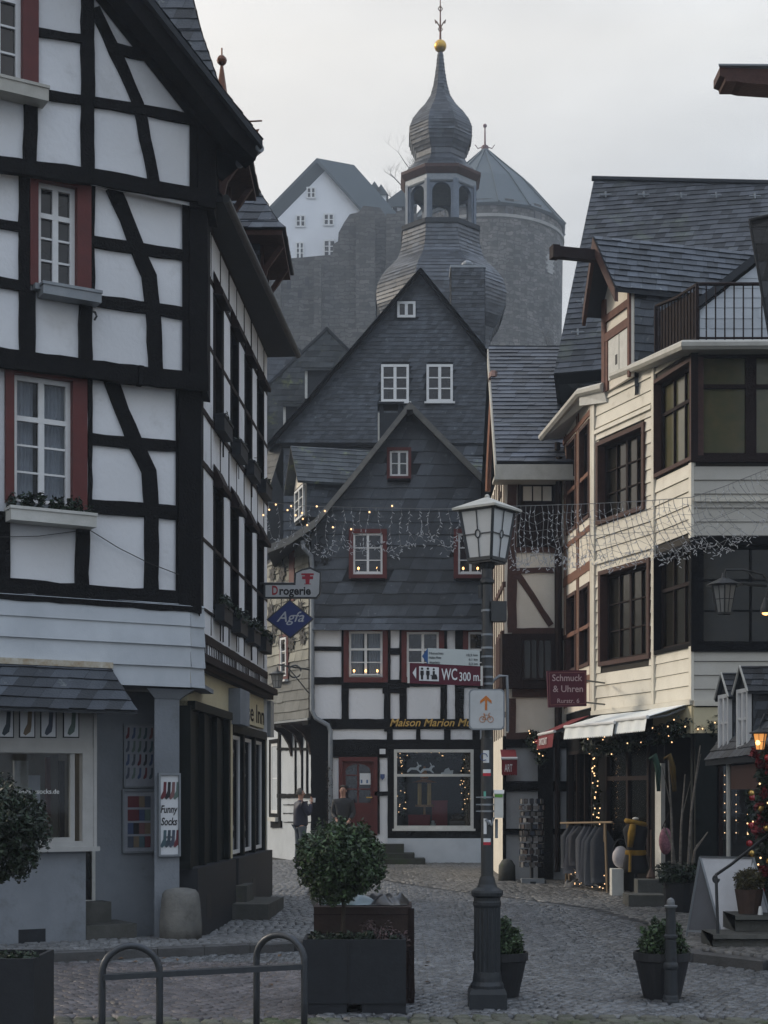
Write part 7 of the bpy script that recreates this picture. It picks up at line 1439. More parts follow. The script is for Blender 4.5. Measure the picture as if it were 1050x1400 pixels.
# wall lanterns
def lantern(t, c, k, m='opal', lit=False, n=4):
    g = MB(); top = [Vector(c)+Vector((math.cos(a)*.145*k, math.sin(a)*.145*k, 0)) for a in [R(20)+i*2*math.pi/n for i in range(n)]]; bot = [Vector(c)+Vector((math.cos(a)*.085*k, math.sin(a)*.085*k, -.30*k)) for a in [R(20)+i*2*math.pi/n for i in range(n)]]
    for i in range(n): g.tube([bot[i], top[i]], .010*k, 4); g.tube([top[i], top[(i+1) % n]], .010*k, 4); g.tube([bot[i], bot[(i+1) % n]], .012*k, 4); mm = (bot[i]+bot[(i+1) % n])/2; mt = (top[i]+top[(i+1) % n])/2; g.tube([mm, mt], .006*k, 4); g.tube([(bot[i]+top[i])/2, (bot[(i+1) % n]+top[(i+1) % n])/2], .006*k, 4)
    g.lathe([(.19*k, .0), (.20*k, .01), (.09*k, .06*k), (.03*k, .09*k), (.02*k, .14*k)], c, 12); fr = g.build('lantern_frame', M['black_metal'], t)
    for i in range(n): g = MB(); g.quad(bot[i], bot[(i+1) % n], top[(i+1) % n], top[i]); g.build('pane', M[m], fr)
M['smoky'] = mat('grey_lantern_glass', (.26, .26, .25), (.2, .2, .19), 6, .4)
c = Pt(379, 922, 34.9); t = thing('wall_lantern', 'grey wall lantern on wrought bracket by the painted slates', 'lantern', c); lantern(t, c, 1.0, 'smoky'); g = MB(); h = c+Vector((0, 0, .14)); e_ = Pt(425, 916, 35.3); g.tube([h, h+Vector((0, 0, .08)), e_], .018, 5); q = Pt(403, 918, 35.1); g.tube([q+Vector((.14*math.cos(a), 0, .14*math.sin(a))) for a in np.linspace(0, 5.8, 16)], .018, 5); g.tube([Pt(395, 914, 35), Pt(412, 935, 35.2), Pt(424, 950, 35.3)], .014, 4); g.build('bracket', M['black_metal'], t)
c = Pt(990, 801, 20.0); t = thing('wall_lantern', 'dark hexagonal lantern hanging on curved bracket before the leaded window', 'lantern', c); lantern(t, c, 1.2, 'smoky', n=6); g = MB(); h = c+Vector((0, 0, .15)); g.tube([h, h+Vector((.02, 0, .06)), h+Vector((.25, 0, .06)), h+Vector((.5, 0, .0)), Vector((5.15, 20.2, c.z-.1)), Vector((5.16, 20.2, c.z-.5))], .016, 5); g.tube([h+Vector((.3, 0, .05)), h+Vector((.42, .02, -.06)), h+Vector((.62, .02, -.06))], .012, 4); g.tube([c+Vector((.2, 0, .03)), Vector((5.15, 20.2, c.z+.02))], .022, 5); g.build('bracket', M['black_metal'], t)
c = Pt(1047, 838, 19.9); t = thing('spot_lamp', 'small lit spot lamp under the dark lantern bracket', 'lamp', c); g = MB(); g.lathe([(.02, .2), (.07, .06), (.075, .0), (.065, .0)], c, 10); g.tube([c+Vector((0, 0, .2)), c+Vector((.05, 0, .5)), c+Vector((.3, .1, .6))], .014, 5); g.build('shade', M['black_metal'], t); g = MB(); g.ball(c+Vector((0, 0, .0)), .05, 8, 6, 1, 1, .6); g.build('bulb', M['bulb'], t)
c = Pt(1039, 1003, 17.4); t = thing('shop_lantern', 'amber lit square lantern at the pent roof edge', 'lantern', c); M['amber'] = mat('lit_amber_glass', (.6, .35, .12), (.5, .28, .1), 8, .4, emit=(1, .40, .10), es=.6, stain=0); lantern(t, c, .62, 'amber'); g = MB(); g.tube([c+Vector((0, 0, .1)), c+Vector((.05, 0, .22)), c+Vector((.3, .1, .2))], .012, 5); g.build('bracket', M['black_metal'], t); g = MB(); g.ball(c+Vector((-.02, -.01, -.1)), .045); g.build('bulb', M['bulb'], t)
# jeweller's sign
Fj = Fac((2.5, 24.6), (4, 24.6)); t = thing('jeweller_sign', 'maroon projecting sign lettered Schmuck and Uhren Rurstr. 6', 'sign', Fj.P(*Fj.px(775, 967), 0)); g = MB(); Fj.sheet(g, [Fj.px(*p) for p in ((750, 967), (802, 965), (802, 916), (748, 917))], -.12, 0); g.build('case', M['maroon'], t)
g = MB(); P4 = [(752, 964), (800, 962), (800, 919), (751, 920)]
for a, b2 in zip(P4, P4[1:]+P4[:1]): g.tube([Fj.P(*Fj.px(*a), .003), Fj.P(*Fj.px(*b2), .003)], .005, 4)
g.build('gold_line', flat('sign_line', (.30, .12, .10)), t); pk_ = flat('sign_pink_lettering', (.52, .38, .38))
ftext(Fj, 'Schmuck', 755, 931, 796, 9, pk_, t, .003, bold=.008); ftext(Fj, '& Uhren', 756, 946, 797, 9, pk_, t, .003, bold=.008); ftext(Fj, 'Rurstr. 6', 762, 961, 792, 6, pk_, t, .003, bold=.006)
g = MB(); g.tube([Fj.P(*Fj.px(801, 930), -.05), Vector((3.62, 25.2, Fj.px(801, 930)[1]))], .015, 5); g.tube([Fj.P(*Fj.px(801, 960), -.05), Vector((3.62, 25.2, Fj.px(801, 960)[1]))], .015, 5); g.build('bracket', M['black_metal'], t)
# ================================================================ fairy light curtain across the street
LC = thing('fairy_light_curtain', 'fairy light net hung across the street between the houses', 'string lights', Pt(660, 697, 22)); rd = random.Random(21)
def lcY(u): return 23.3-(u-360)/690*2.9
wp = [(358, 686), (420, 692), (500, 694), (600, 696), (700, 692), (800, 689), (880, 685), (945, 680), (985, 667), (1050, 641), (1085, 630)]
def wv(u):
    for (a, b_), (c, d_) in zip(wp, wp[1:]):
        if u <= c: return b_+(d_-b_)*(u-a)/(c-a)
    return wp[-1][1]
g = MB(); g.tube([Pt(u, wv(u), lcY(u)) for u in range(358, 1086, 14)], .006, 4); g.build('carrier_wire', M['wire'], LC)
g = MB(); g.tube([Pt(u, wv(u)+38-12*math.sin((u-360)/700*3.1)*(-.5), lcY(u)) for u in range(780, 1086, 20)], .004, 4); g.build('carrier_wire', M['wire'], LC)
strand = MB(); bulbs = []; ends = []; u = 366
while u < 1052:
    right = max(0, (u-690)/360); L_ = rd.uniform(36, 58)+(24 if u > 690 else 0)-(30*max(0, (u-900)/150)); sl_ = (14+26*right)*right if u > 690 else rd.uniform(-3, 3); Y = lcY(u); pts = []; n = 9
    for i in range(n+1):
        f = i/n; pts.append(Pt(u+sl_*f*f*1.6+math.sin(f*7+u)*1.6, wv(u)+L_*f, Y+math.sin(f*5+u)*.02))
    strand.tube(pts, .0040 if u > 690 else .0026, 3, False); ends.append(pts[-1])
    for i in range(1, n+1):
        if rd.random() < .85: bulbs.append((pts[i], rd.uniform(-1, 1)))
    u += rd.uniform(6, 9.5) if u > 690 else rd.uniform(10, 17)
for a, b_ in zip(ends, ends[1:]):                          # tangled bottom chain
    m_ = (a+b_)/2+Vector((0, 0, rd.uniform(-.10, .02))); strand.tube([a, a+(m_-a)*.5+Vector((0, 0, rd.uniform(-.07, .05))), m_, b_+(m_-b_)*.5+Vector((0, 0, rd.uniform(-.07, .05))), b_], .0035, 3, False)
    for k in range(9): p = a+(b_-a)*rd.random()+Vector((0, rd.uniform(-.05, .05), rd.uniform(-.15, .07))); bulbs.append((p, rd.uniform(-1.5, 1.5)))
for i in range(6):                                         # cross cords of the net
    us = [700+14*k for k in range(0, 22)]; strand.tube([Pt(q+i*5, wv(q)+12+11*i+4*math.sin(q*.2+i), lcY(q)) for q in us], .003, 3, False)
strand.build('strands', M['wire'], LC)['kind'] = 'stuff'
bm = MB()
for p, a in bulbs:
    d = Vector((math.sin(a), rd.uniform(-.3, .3), -abs(math.cos(a))*.8)).normalized(); bm.tube([p, p+d*.042], [.0065, .0045], 4)
bm.build('bulbs', M['clear_bulb'], LC)['kind'] = 'stuff'
wm = [Pt(uu, wv(uu)+dv, lcY(uu)-.02) for uu, dv in ((368, 10), (377, 2), (393, 8), (404, 14), (413, 10), (433, 0), (444, 6), (455, 28), (480, 30), (536, -3), (414, 18), (398, 2), (420, 26), (505, 6), (360, 18))]
lights('warm_bulbs', wm, LC, .015)
st5 = MB(); q = Pt(352, 690, 23.4)
for sx_, sy_ in ((0, 0),): st5.prism([q+Vector((math.cos(R(90+36*k))*(.11 if k % 2 == 0 else .045)-.45, -.35, math.sin(R(90+36*k))*(.11 if k % 2 == 0 else .045)-.05)) for k in range(10)], (0, .02, 0))
st5.build('star', M['gold_paint'], LC)
cb_ = MB(); cb_.tube([G.P(*G.px(122, 726), .04), G.P(*G.px(160, 750), .05), G.P(*G.px(200, 770), .05), G.P(*G.px(243, 787), .06)], .006, 4); cb_.tube([G.P(*G.px(-5, 735), .04), G.P(*G.px(50, 734), .05), G.P(*G.px(104, 727), .05), G.P(*G.px(122, 726), .05)], .005, 4); cb_.build('cable', M['black_wire'], H1)
# ================================================================ wares outside the clothes shop
def gy(u, y): return X(u, y), y, gz0(y)+.004
def gxy(u, v): y = 1.57*FPX/(v-V0); y = (EYE-gz0(y))*FPX/(v-V0); y = (EYE-gz0(y))*FPX/(v-V0); return X(u, y), y, gz0(y)+.004
x, y, z = gy(727, 27.2); t = thing('postcard_stand', 'revolving postcard stand crowded with small goods outside the shop', 'stand', (x, y, z)); b = MB(); b.lathe([(.26, z), (.26, z+.04), (.03, z+.08), (.025, z+1.5)], (x, y, 0), 16); b.build('pole', M['iron'], t); rd = random.Random(5)
cc = [flat('card_%d' % i, c) for i, c in enumerate(((.08, .075, .075), (.14, .135, .13), (.03, .03, .035), (.06, .04, .035), (.26, .25, .24), (.04, .05, .07)))]
for i in range(3):
    b = MB(); b.lathe([(.2, z+.42+.42*i), (.2, z+.44+.42*i)], (x, y, 0), 12); b.build('rack', M['iron'], t)
for lvl in range(11):
    for k in range(12): a = k*.524+lvl*.2; zz = z+.28+.112*lvl; nn = Vector((math.cos(a), math.sin(a), 0)); c = Vector((x, y, zz+.05))+nn*(.2+.02*rd.random()); b = MB(); b.obox(c, Vector((-nn.y, nn.x, 0)), nn, (0, 0, 1), .032+.012*rd.random(), .006, .030+.016*rd.random()); b.build('card', rd.choice(cc), t)
b = MB(); b.box((x-.2, y-.25, z), (x+.2, y-.02, z+.09)); b.build('base_tray', M['zinc'], t)
x0, y0, z0 = gy(776, 26.2); x1, y1, z1 = gy(827, 24.7); t = thing('clothes_rack', 'wooden clothes rack of hanging grey blue garments by the shop window', 'clothes rack', ((x0+x1)/2, y0, z0)); b = MB(); A, B = Vector((x0, y0, z0)), Vector((x1, y1, z0)); h = Vector((0, 0, 1.1))
for p in (A, B): b.tube([p+Vector((.0, -.25, 0)), p+h], .022, 5); b.tube([p+Vector((0, .25, 0)), p+h], .022, 5)
b.tube([A+h+Vector((-.12, 0, -.02)), B+h+Vector((.12, 0, .02))], .018, 6); b.build('frame', flat('rack_wood', (.24, .17, .10)), t)
for i, (f, c, l) in enumerate(((.12, (.045, .05, .06), .72), (.26, (.035, .04, .055), .8), (.40, (.035, .037, .045), .66), (.54, (.08, .085, .10), .85), (.68, (.03, .036, .05), .92), (.82, (.035, .042, .055), .95), (.94, (.04, .045, .055), .9))):
    g = MB(); c0 = A+(B-A)*f+Vector((0, 0, 1.04)); ax = Vector((.97, -.25, 0)); vs = []; n = 12
    for j in range(9):
        ff = j/8; w = (.05+.13*min(1, ff*4))*(1+.15*ff)
        for k2 in range(n): a = 2*math.pi*k2/n; fold = 1+.18*math.sin(a*3+i*2+ff*2); vs.append(c0+ax*(w*math.cos(a)*fold)+Vector((ax.y, -ax.x, 0))*(.05*math.sin(a)*fold*(.5+ff))+Vector((0, 0, -l*ff)))
    g.add(vs, [(j*n+k2, j*n+(k2+1) % n, (j+1)*n+(k2+1) % n, (j+1)*n+k2) for j in range(8) for k2 in range(n)]+[tuple(range(8*n, 9*n))[::-1]])
    o = g.build('garment', mat('garment_cloth_%d' % i, c, None, 9, .95, .2, 30), None, True); tag(o, ['short dark slate jacket at the left end of the clothes rack', 'blue grey coat second along the clothes rack', 'black cardigan third along the clothes rack', 'pale grey scarf fabric hanging at middle of the clothes rack', 'long blue grey dress right of the pale scarf fabric', 'long dark navy dress second from rack right end', 'long charcoal coat at the right end of the clothes rack'][i], 'garment', 'garments on the clothes rack')
t = thing('light_bundle', 'glittering net of small lights draped below the clothes rack', 'string lights', (x0, y0, z0)); ps = [A+(B-A)*rd.uniform(.0, 1.05)+Vector((rd.uniform(-.05, .05), -.12+rd.uniform(-.1, .1), rd.uniform(.05, .42))) for _ in range(34)]; lights('bulbs', ps, t, .010); g = MB()
for a, b_ in zip(ps, ps[1:]): g.tube([a, (a+b_)/2+Vector((0, 0, -.03)), b_], .0025, 3)
g.build('wire', M['wire'], t)
cl_ = cloth('silver_fabric', 'silvery fabric heaped under the clothes rack', ((x0+x1)/2, y0-.2, z0), .30, .2, .42, mat('silver_cloth', (.12, .12, .125), (.06, .06, .06), 14, .6), 8, 'fabric')
x, y, z = gy(869, 23.5); t = thing('tailor_dummy', 'black dressed tailor dummy with yellow scarf and sash by shop door', 'mannequin', (x, y, z)); zt = EYE+(V0-1122)/FPX*y; b = MB(); b.lathe([(.2, z), (.2, z+.03), (.02, z+.06), (.02, zt-.75)], (x, y, 0), 14); b.build('stand', M['dark_grey'], t)
b = MB(); b.lathe([(.17, zt-.80), (.20, zt-.72), (.155, zt-.5), (.14, zt-.42), (.185, zt-.2), (.19, zt-.12), (.13, zt-.06), (.06, zt-.02), (.05, zt+.02)], (x, y, 0), 18, 0, .7); b.build('torso', flat('black_cloth', (.012, .012, .014), .9), t, True); b = MB(); b.ball((x, y, zt+.03), .05, 10, 6, 1, 1, .5); b.build('neck_cap', M['white_old'], t, True)
ys_ = mat('mustard_scarf', (.24, .14, .018), (.15, .085, .012), 14, .95, .3, 40); b = MB(); b.tube([Vector((x+.14*math.cos(a), y+.10*math.sin(a), zt-.03-.03*math.cos(a))) for a in np.linspace(0, 6.28, 15)], .04, 6); b.tube([(x-.06, y-.13, zt-.06), (x-.09, y-.17, zt-.2), (x-.11, y-.16, zt-.40)], [.05, .06, .04], 6); b.build('scarf', ys_, t, True)
b = MB(); b.lathe([(.155, zt-.53), (.165, zt-.50), (.155, zt-.45)], (x, y, 0), 18, 0, .74); b.tube([(x-.1, y-.12, zt-.5), (x-.11, y-.14, zt-.78)], .022, 5); b.build('sash', ys_, t)
x2, y2, z2 = gy(843, 23.9); b = MB(); b.box((x2-.09, y2-.12, z2), (x2+.09, y2+.12, z2+.42)); o = b.build('display_plinth', M['white_old']); tag(o, 'narrow white display plinth on the cobbles by the dummy', 'plinth')
for k in range(1): 
    t = thing('bag', 'white quilted bag resting on the narrow white plinth', 'bag', (x2+.05, y2, z2+.42)); b = MB(); b.ball((x2+.06, y2, z2+.60), .15, 14, 10, .85, .6, 1.15); b.build('body', flat('white_quilt', (.50, .47, .48)), t, True); b = MB(); b.tube([Vector((x2+.06+.12*math.cos(a), y2, z2+.64+.24*math.sin(a))) for a in np.linspace(.2, 2.9, 9)], .012, 5); b.build('strap', M['dark_grey'], t)
x, y, z = gy(913, 22.0); t = thing('bag', 'pink patterned bag hanging by the bare birch stems', 'bag', (x, y, z)); b = MB(); c = Pt(910, 1150, y-.1); b.ball(c, .13, 12, 10, .75, .6, 1.5); b.build('body', mat('pink_pattern', (.30, .13, .16), (.10, .05, .07), 25, .9), t, True); b = MB(); b.tube([c+Vector((-.05, 0, .18)), c+Vector((.05, 0, .42)), c+Vector((.1, 0, .2))], .01, 5); b.build('strap', M['timber_dark_brown'], t)
b = MB(); c = Pt(890, 1160, 22.8); b.tube([(c.x, c.y, c.z-.35), (c.x, c.y, c.z+.28)], .012, 6); b.lathe([(.05, c.z-.5), (.07, c.z-.42), (.015, c.z-.3)], (c.x, c.y, 0), 8); o = b.build('broom', M['wood_tub']); tag(o, 'small broom leaning against white door post', 'broom')
# birch stems in tub
x, y, z = gxy(930, 1246); t = thing('birch_planting', 'bare birch stems rising from dark tub of evergreens', 'plant', (x, y, z)); b = MB(); b.lathe([(.20, z), (.25, z+.40), (.23, z+.40)], (x, y, 0), 16); b.build('tub', M['pot'], t); b = MB()
for dx, dy, h, l in ((-.10, 0, 2.1, -.05), (0, .05, 1.9, .06), (.09, -.03, 2.3, .14), (-.03, .08, 1.2, -.14), (.13, .04, 1.1, .2)):
    b.tube([(x+dx, y+dy, z+.35), (x+dx+l*.4, y+dy, z+.35+h*.45), (x+dx+l*1.3, y+dy, z+h)], [.022, .017, .008], 6); b.tube([(x+dx+l*.5, y+dy, z+.35+h*.5), (x+dx+l*.5+.12*(1 if l > 0 else -1), y+dy, z+h*.95)], [.010, .004], 5)
b.build('stem', M['birch'], t); leaves('greenery', M['leaf_dark'], t, [((x+.2*math.cos(a), y+.15*math.sin(a), z+.52+.05*math.sin(a*3)), (.17, .15, .16)) for a in np.linspace(0, 6, 9)], 1700, .06, 31)
b = MB(); xa, ya, za = gxy(880, 1240); b.box((xa-.22, ya-.05, za-.02), (xa+.32, ya+.5, za+.17)); b.box((xa+.0, ya+.5, za-.02), (xa+.5, ya+.85, za+.36)); o = b.build('stone_step', M['step']); tag(o, 'mossy stone steps up to the clothes shop doorway', 'step')
c = Pt(890, 1050, 22.5); t = thing('hanging_scarves', 'green and ochre scarves hanging in the shop doorway', 'scarf', c); 
for i, (du, m_) in enumerate(((-6, flat('green_scarf', (.02, .05, .035), .95)), (14, flat('ochre_scarf', (.08, .05, .012), .95)))): q = Pt(900+du, 1040, 22.55); b = MB(); b.tube([q+Vector((-.06, 0, .02)), q+Vector((0, -.02, .08)), q+Vector((.06, 0, -.1)), q+Vector((.07+.02*i, 0, -.45))], [.03, .05, .05, .03], 8); b.build('cloth', m_, t, True)
# white A-board, handrail, steps, tub, cup
t = thing('a_board', 'blank white folding sandwich board in front of the steps', 'sandwich board', (3.72, 17.4, .1)); hz = 1.0; hl_, hr_ = Vector((X(960, 17.5), 17.62, hz)), Vector((X(1027, 17.4), 17.3, hz)); d1, d2 = Vector((.19, -.28, -.89)), Vector((-.14, .08, -.92))
for nm, dd_, m_ in (('front_panel', d1, mat('white_panel', (.56, .58, .62), None, 4, .5, stain=.06)), ('back_panel', d2, mat('shaded_panel_back', (.12, .125, .14), None, 4, .6, stain=.06))):  # inner side of the back panel: shade put into its darker colour
    g = MB(); ex = (hr_-hl_).normalized(); nn = ex.cross(dd_).normalized(); P4 = [hl_, hr_, hr_+dd_*.93, hl_+dd_*.93]; g.prism(P4, nn*.012); pn = g.build(nm, m_, t); g = MB()
    for a, b_ in ((hl_, hl_+dd_), (hr_, hr_+dd_), (hl_, hr_), (hl_+dd_*.93, hr_+dd_*.93)): g.tube([a, b_], .016, 4)
    g.build('panel_frame', M['zinc'], pn)
t = thing('stone_steps', 'rough stone steps with flower tub beside the sandwich board', 'steps', (4.3, 16.8, .1)); rd = random.Random(8)
for (x0_, y0_, z0_, z1_) in ((3.50, 16.35, .08, .225), (3.82, 16.72, .225, .40)):
    g = MB(); n = 14; L_ = 2.2; P_ = [Vector((x0_+L_*i/n, y0_+rd.uniform(-.02, .02), z1_)) for i in range(n+1)]; vs = []; 
    for p in P_: vs += [p+Vector((0, 0, z0_-z1_)), p+Vector((0, .03, -.06)), p+Vector((0, -.03, -.045)), p+Vector((0, 0, -.005)), p+Vector((0, .6, 0))]
    g.add(vs, [(5*i+j, 5*i+5+j, 5*i+6+j, 5*i+1+j) for i in range(n) for j in range(4)]+[(0, 1, 2, 3, 4), tuple(range(5*n+4, 5*n-1, -1))]); g.add([P_[0]+Vector((0, 0, z0_-z1_)), P_[0], P_[0]+Vector((0, .6, 0)), P_[0]+Vector((0, .6, z0_-z1_))], [(0, 1, 2, 3)]); g.build('step', M['step'], t)
g = MB(); a = Vector((X(982, 16.5), 16.5, .1)); zt = EYE+(V0-1196)/FPX*16.5; b_ = Vector((X(979, 16.5), 16.5, zt)); g.tube([a, b_+Vector((.0, 0, -.02)), b_, Vector((X(1000, 16.8), 16.8, zt+.10)), Vector((X(1052, 17.4), 17.4, zt+.42)), Vector((5.0, 18.2, zt+.75))], .017, 8); g.tube([b_+Vector((-.0+.03*math.cos(q_), 0, -.045+.035*math.sin(q_))) for q_ in np.linspace(1.5, 6.4, 10)], .014, 6); o = g.build('handrail', M['black_metal']); tag(o, 'black iron handrail with scrolled end rising along the stone steps', 'handrail')
x, y, z = X(1024, 16.95), 16.95, .40; t = thing('potted_box_ball', 'rust tinged clipped box ball in brown wooden tub on the step', 'potted plant', (x, y, z)); b = MB(); b.lathe([(.115, z), (.16, z+.27), (.145, z+.27), (.14, z+.22), (.01, z+.22)], (x, y, 0), 14); b.build('tub', M['wood_tub'], t); leaves('foliage', M['leaf_rust'], t, ball_clumps((x, y, z+.36), .16, 30, .05, 8, (1, 1, .85)), 3000, .032, 8)
b = MB(); x = X(1042, 16.7); b.lathe([(.03, .40), (.022, .46), (.016, .49), (.003, .495)], (x, 16.78, 0), 10); o = b.build('tea_light_cup', M['white']); tag(o, 'tiny white cup on the stone step beside the tub', 'cup')
M['poin'] = mat('red_poinsettia', (.16, .010, .014), (.09, .007, .010), 9, .7, island=.4)
P_ = [Vector((X(1046, 17.5), 17.5, 2.2)), Vector((X(1043, 17.5), 17.5, 1.2)), Vector((X(1046, 17.5), 17.5, .5))]; t = garland('poinsettia_garland', 'green column garland with red poinsettias and gold baubles below amber lantern', P_, .10, 1500, 17, 5, 'spark', ((M['baub_gold'], 4, .04), (M['baub_red'], 3, .04)))
cl = [((P_[0].x+random.uniform(-.14, .12), 17.4, random.uniform(.6, 2.3)), (.06, .05, .07)) for _ in range(11)]; leaves('red_blooms', M['poin'], t, cl, 330, .075, 5)
b = MB(); b.box((3.2-.04, 26.9, gz0(26.9)), (3.2+.04, 27.0, 1.0)); 
# low stones at the foot of the end house
for u, lab in ((693, 'dark rounded stone at the house corner behind the postcard stand'),):
    x, y, z = gy(u, 27.9); b = MB(); b.lathe([(.16, z-.02), (.15, z+.28), (.09, z+.38), (.01, z+.4)], (x, y, 0), 12); o = b.build('guard_stone', M['step'], None, True); tag(o, lab, 'stone')
x, y, z = gxy(401, 1170); t = thing('potted_shrub', 'small leafy shrub in pot behind the man in blue jacket', 'potted plant', (x, y, z)); b = MB(); b.lathe([(.14, z), (.17, z+.3), (.15, z+.3)], (x, y, 0), 12); b.build('pot', M['dark_grey'], t); leaves('foliage', M['leaf'], t, [((x, y, z+.55), (.17, .17, .3))], 500, .06, 9)
# ================================================================ two men talking at the far end
def skin_body(name, joints, edges, m, parent, sub=2, root=0):
    me = bpy.data.meshes.new(name); me.from_pydata([j[:3] for j in joints], edges, []); o = bpy.data.objects.new(name, me); COL.objects.link(o)
    md = o.modifiers.new('s', 'SKIN'); md.use_smooth_shade = True
    for i, j in enumerate(joints):
        r = j[3]; me.skin_vertices[0].data[i].radius = r if isinstance(r, tuple) else (r, r)
    me.skin_vertices[0].data[root].use_root = True
    s = o.modifiers.new('u', 'SUBSURF'); s.levels = sub; s.render_levels = sub
    dg = bpy.context.evaluated_depsgraph_get(); nm = bpy.data.meshes.new_from_object(o.evaluated_get(dg)); bpy.data.objects.remove(o); bpy.data.meshes.remove(me); nm.name = name; nm.polygons.foreach_set('use_smooth', [True]*len(nm.polygons)); nm.materials.clear(); return link(name, nm, m, parent)
M['skin'] = mat('skin', (.36, .21, .155), (.31, .175, .13), 12, .6, stain=.05)
def man(base, yaw, H_, lab, jm, tm_, hairm, arms, bald=False, seed=1):
    """H_ metres tall, facing -y before the turn by yaw; arms: two lists of elbow, wrist offsets from the shoulder"""
    t = thing('person', lab, 'person', base); k = H_/1.76; c, s = math.cos(yaw), math.sin(yaw)
    def W(x, y, z): return (base[0]+k*(c*x-s*y), base[1]+k*(s*x+c*y), base[2]+k*z)
    def J(x, y, z, r): return W(x, y, z)+((k*r if not isinstance(r, tuple) else (k*r[0], k*r[1])),)
    # body: one continuous surface (legs, trunk, neck, head)
    jb = [J(0, .0, .95, .08), J(0, 0, 1.15, .08), J(0, .0, 1.36, .085), J(0, .01, 1.46, (.07, .06)), J(0, 0, 1.53, .05), J(0, -.01, 1.60, (.062, .072)), J(0, -.012, 1.67, (.070, .085)), J(0, -.005, 1.73, (.05, .062)),
          J(-.10, 0, .88, .065), J(-.11, -.01, .50, .05), J(-.115, .02, .10, .040), J(.10, .01, .88, .065), J(.12, .0, .50, .05), J(.135, .03, .10, .040), J(-.12, -.09, .04, .035), J(.15, -.08, .04, .035)]
    ed = [(0, 1), (1, 2), (2, 3), (3, 4), (4, 5), (5, 6), (6, 7), (0, 8), (8, 9), (9, 10), (0, 11), (11, 12), (12, 13), (10, 14), (13, 15)]
    for i, (el, wr) in enumerate(arms):
        sx = -.185 if i == 0 else .185; n0 = len(jb); jb += [J(sx, 0, 1.42, .058), J(sx+el[0], el[1], 1.42+el[2], .043), J(sx+wr[0], wr[1], 1.42+wr[2], .030)]; ed += [(2, n0), (n0, n0+1), (n0+1, n0+2)]
    skin_body('body', jb, ed, M['skin'], t)
    # trousers
    jt = [J(0, .0, .98, (.15, .115)), J(-.10, 0, .86, .098), J(-.112, -.01, .50, .076), J(-.116, .02, .09, .066), J(.10, .01, .86, .098), J(.122, .0, .50, .076), J(.136, .03, .09, .066)]
    skin_body('trousers', jt, [(0, 1), (1, 2), (2, 3), (0, 4), (4, 5), (5, 6)], tm_, t)
    jj = [J(0, .0, .88, (.18, .14)), J(0, 0, .98, (.185, .145)), J(0, 0, 1.2, (.18, .135)), J(0, .0, 1.38, (.165, .12)), J(0, .01, 1.47, (.085, .075)), J(0, .005, 1.51, (.07, .07))]; ej = [(0, 1), (1, 2), (2, 3), (3, 4), (4, 5)]
    for i, (el, wr) in enumerate(arms):
        sx = -.185 if i == 0 else .185; n0 = len(jj); f = .93; jj += [J(sx, 0, 1.41, .080), J(sx+el[0], el[1], 1.42+el[2], .066), J(sx+el[0]+(wr[0]-el[0])*f, el[1]+(wr[1]-el[1])*f, 1.42+el[2]+(wr[2]-el[2])*f, .052)]; ej += [(3, n0), (n0, n0+1), (n0+1, n0+2)]
    skin_body('jacket', jj, ej, jm, t)
    # shoes, hair, ears, nose, eyes, mouth
    for x, y in ((-.118, -.03), (.142, -.02)): b = MB(); p = W(x, y, .045); b.ball(p, .055*k, 10, 8, 1, 1, .8); q = W(x*1.03, y-.09, .035); b.ball(q, .05*k, 10, 8, 1, 1, .65); b.build('shoe', M['black'], t, True)
    hr = MB(); p = Vector(W(0, .018, 1.685)); hr.ball(p, .094*k, 14, 10, .92, .98, 1.02)
    fwd = Vector((s*1, -c*1, 0)); keep = MB()
    for f in hr.f:
        cc_ = sum((Vector(hr.v[i]) for i in f), Vector())/len(f)-p
        if not (cc_.dot(fwd) > .025*k and cc_.z < .052*k) and cc_.z > -.05*k: keep.add([hr.v[i] for i in f], [tuple(range(len(f)))])
    keep.build('hair', hairm, t, True)
    for sx in (-1, 1):
        b = MB(); b.ball(W(sx*.077, .0, 1.645), .022*k, 8, 6, .5, .8, 1.3); b.build('ear', M['skin'], t, True)
        b = MB(); b.ball(W(sx*.03, -.088, 1.665), .009*k, 6, 5); b.build('eye', M['black'], t)
    b = MB(); b.tube([W(0, -.088, 1.668), W(0, -.108, 1.635), W(0, -.088, 1.628)], [.008*k, .013*k, .009*k], 6); b.build('nose', M['skin'], t, True)
    b = MB(); b.tube([W(-.024, -.085, 1.60), W(0, -.092, 1.598), W(.024, -.085, 1.60)], .006*k, 5); b.build('mouth', flat('lips', (.20, .08, .07)), t)
    # hands with fingers curled towards the palm
    for i, (el, wr) in enumerate(arms):
        sx = -.185 if i == 0 else .185; w0 = Vector((sx+wr[0], wr[1], 1.42+wr[2])); e0 = Vector((sx+el[0], el[1], 1.42+el[2])); d = (w0-e0).normalized(); side = Vector((1, 0, 0)) if abs(d.x) < .8 else Vector((0, 0, 1)); a = (side-d*side.dot(d)).normalized(); nn = d.cross(a)*(1 if i == 0 else -1)
        V_ = lambda v: W(v.x, v.y, v.z); jh = [tuple(V_(w0))+(.028*k,), tuple(V_(w0+d*.06))+((.036*k, .018*k),), tuple(V_(w0+d*.09))+((.034*k, .016*k),)]; eh = [(0, 1), (1, 2)]
        for fi in range(4): o_ = a*(.027-.018*fi); l_ = (.07, .08, .075, .06)[fi]; n0 = len(jh); jh += [tuple(V_(w0+d*(.09+l_*.45)+o_+nn*.012))+(.0095*k,), tuple(V_(w0+d*(.09+l_*.7)+o_+nn*.04))+(.0085*k,)]; eh += [(2, n0), (n0, n0+1)]
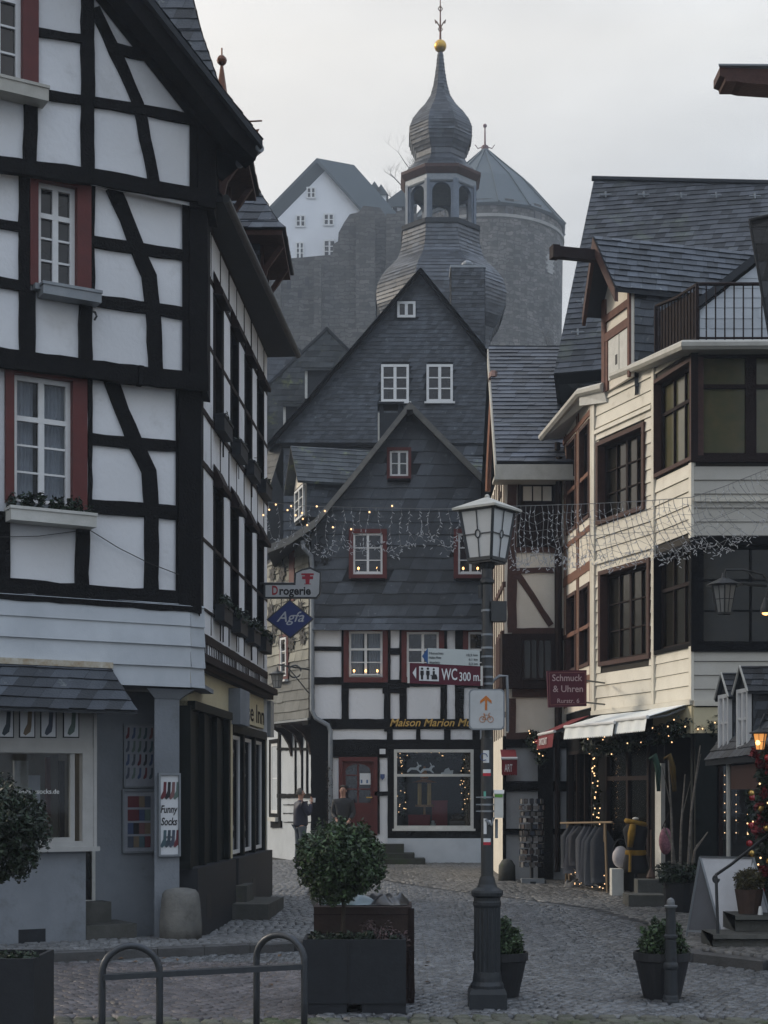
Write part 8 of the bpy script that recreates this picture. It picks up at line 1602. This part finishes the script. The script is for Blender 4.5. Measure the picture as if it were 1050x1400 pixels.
        n0 = len(jh); jh += [tuple(V_(w0+d*.05+a*.045+nn*.012))+(.011*k,), tuple(V_(w0+d*.085+a*.05+nn*.03))+(.009*k,)]; eh += [(1, n0), (n0, n0+1)]
        skin_body('hand', jh, eh, M['skin'], t, 1)
    return t, W
jk1 = mat('navy_quilted_jacket', (.022, .024, .045), (.014, .015, .03), 9, .6, .3, 12); jk2 = mat('black_jacket', (.010, .011, .013), (.016, .017, .02), 9, .6, .3, 14); tr1 = mat('washed_blue_jeans', (.085, .10, .12), (.055, .065, .08), 10, .9, .2, 40)
yA = 33.6; zA = .154; pA, WA = man((X(411, yA), yA, zA), R(118), 1.70, 'man in navy quilted jacket and jeans holding a pale cup to his mouth', jk1, tr1, flat('grey_hair', (.10, .095, .09), .9), [((-.05, -.10, -.26), (.05, -.20, .02)), ((.05, .02, -.29), (.04, -.10, -.50))])
b = MB(); p = WA(-.10, -.29, 1.50); b.lathe([(.026, -.05), (.034, .05), (.03, .05), (.024, -.04)], p, 10); o = b.build('coffee_cup', M['paper']); tag(o, 'pale paper cup in the hand of the man in navy', 'cup')
yB_ = 34.2; man((X(469, yB_), yB_, .154), R(-8), 1.77, 'man in black jacket facing the street beside the red door', jk2, flat('dark_trousers', (.03, .032, .038), .9), flat('short_brown_hair', (.05, .038, .03), .9), [((-.04, .0, -.28), (.06, -.16, -.40)), ((.05, .0, -.28), (-.02, -.17, -.42))])
rd = random.Random(77); b = MB()
for _ in range(70):
    y = rd.uniform(13.2, 16.2); x = rd.uniform(-4, 3.4)
    if rd.random() < .75: y = rd.uniform(15.0, 15.6)+max(0, (x+3.9))*.38; x = min(x, -.6)
    a = rd.uniform(0, 6.3); c = Vector((x, y, gz(x, y)+.022)); u1 = Vector((math.cos(a), math.sin(a), rd.uniform(-.2, .3)))*.035; v1 = Vector((-math.sin(a), math.cos(a), rd.uniform(-.1, .2)))*.02
    b.add([c-u1, c+v1+Vector((0, 0, .01)), c+u1, c-v1+Vector((0, 0, .006))], [(0, 1, 2, 3)])
o = b.build('fallen_leaves', mat('brown_fallen_leaf', (.16, .085, .035), (.08, .05, .025), 9, .8, island=.5)); o['kind'] = 'stuff'
# ================================================================ valley haze
hz_ = MB(); hz_.box((-150, -20, -1.5), (150, 215, 86)); m = bpy.data.materials.new('valley_haze'); m.use_nodes = True; n = m.node_tree.nodes; n.remove(n['Principled BSDF']); pv = n.new('ShaderNodeVolumePrincipled'); pv.inputs['Density'].default_value = .0013; pv.inputs['Color'].default_value = (.60, .69, .81, 1); pv.inputs['Anisotropy'].default_value = .2; m.node_tree.links.new(pv.outputs[0], n['Material Output'].inputs['Volume'])
o = hz_.build('haze', m); o['kind'] = 'stuff'
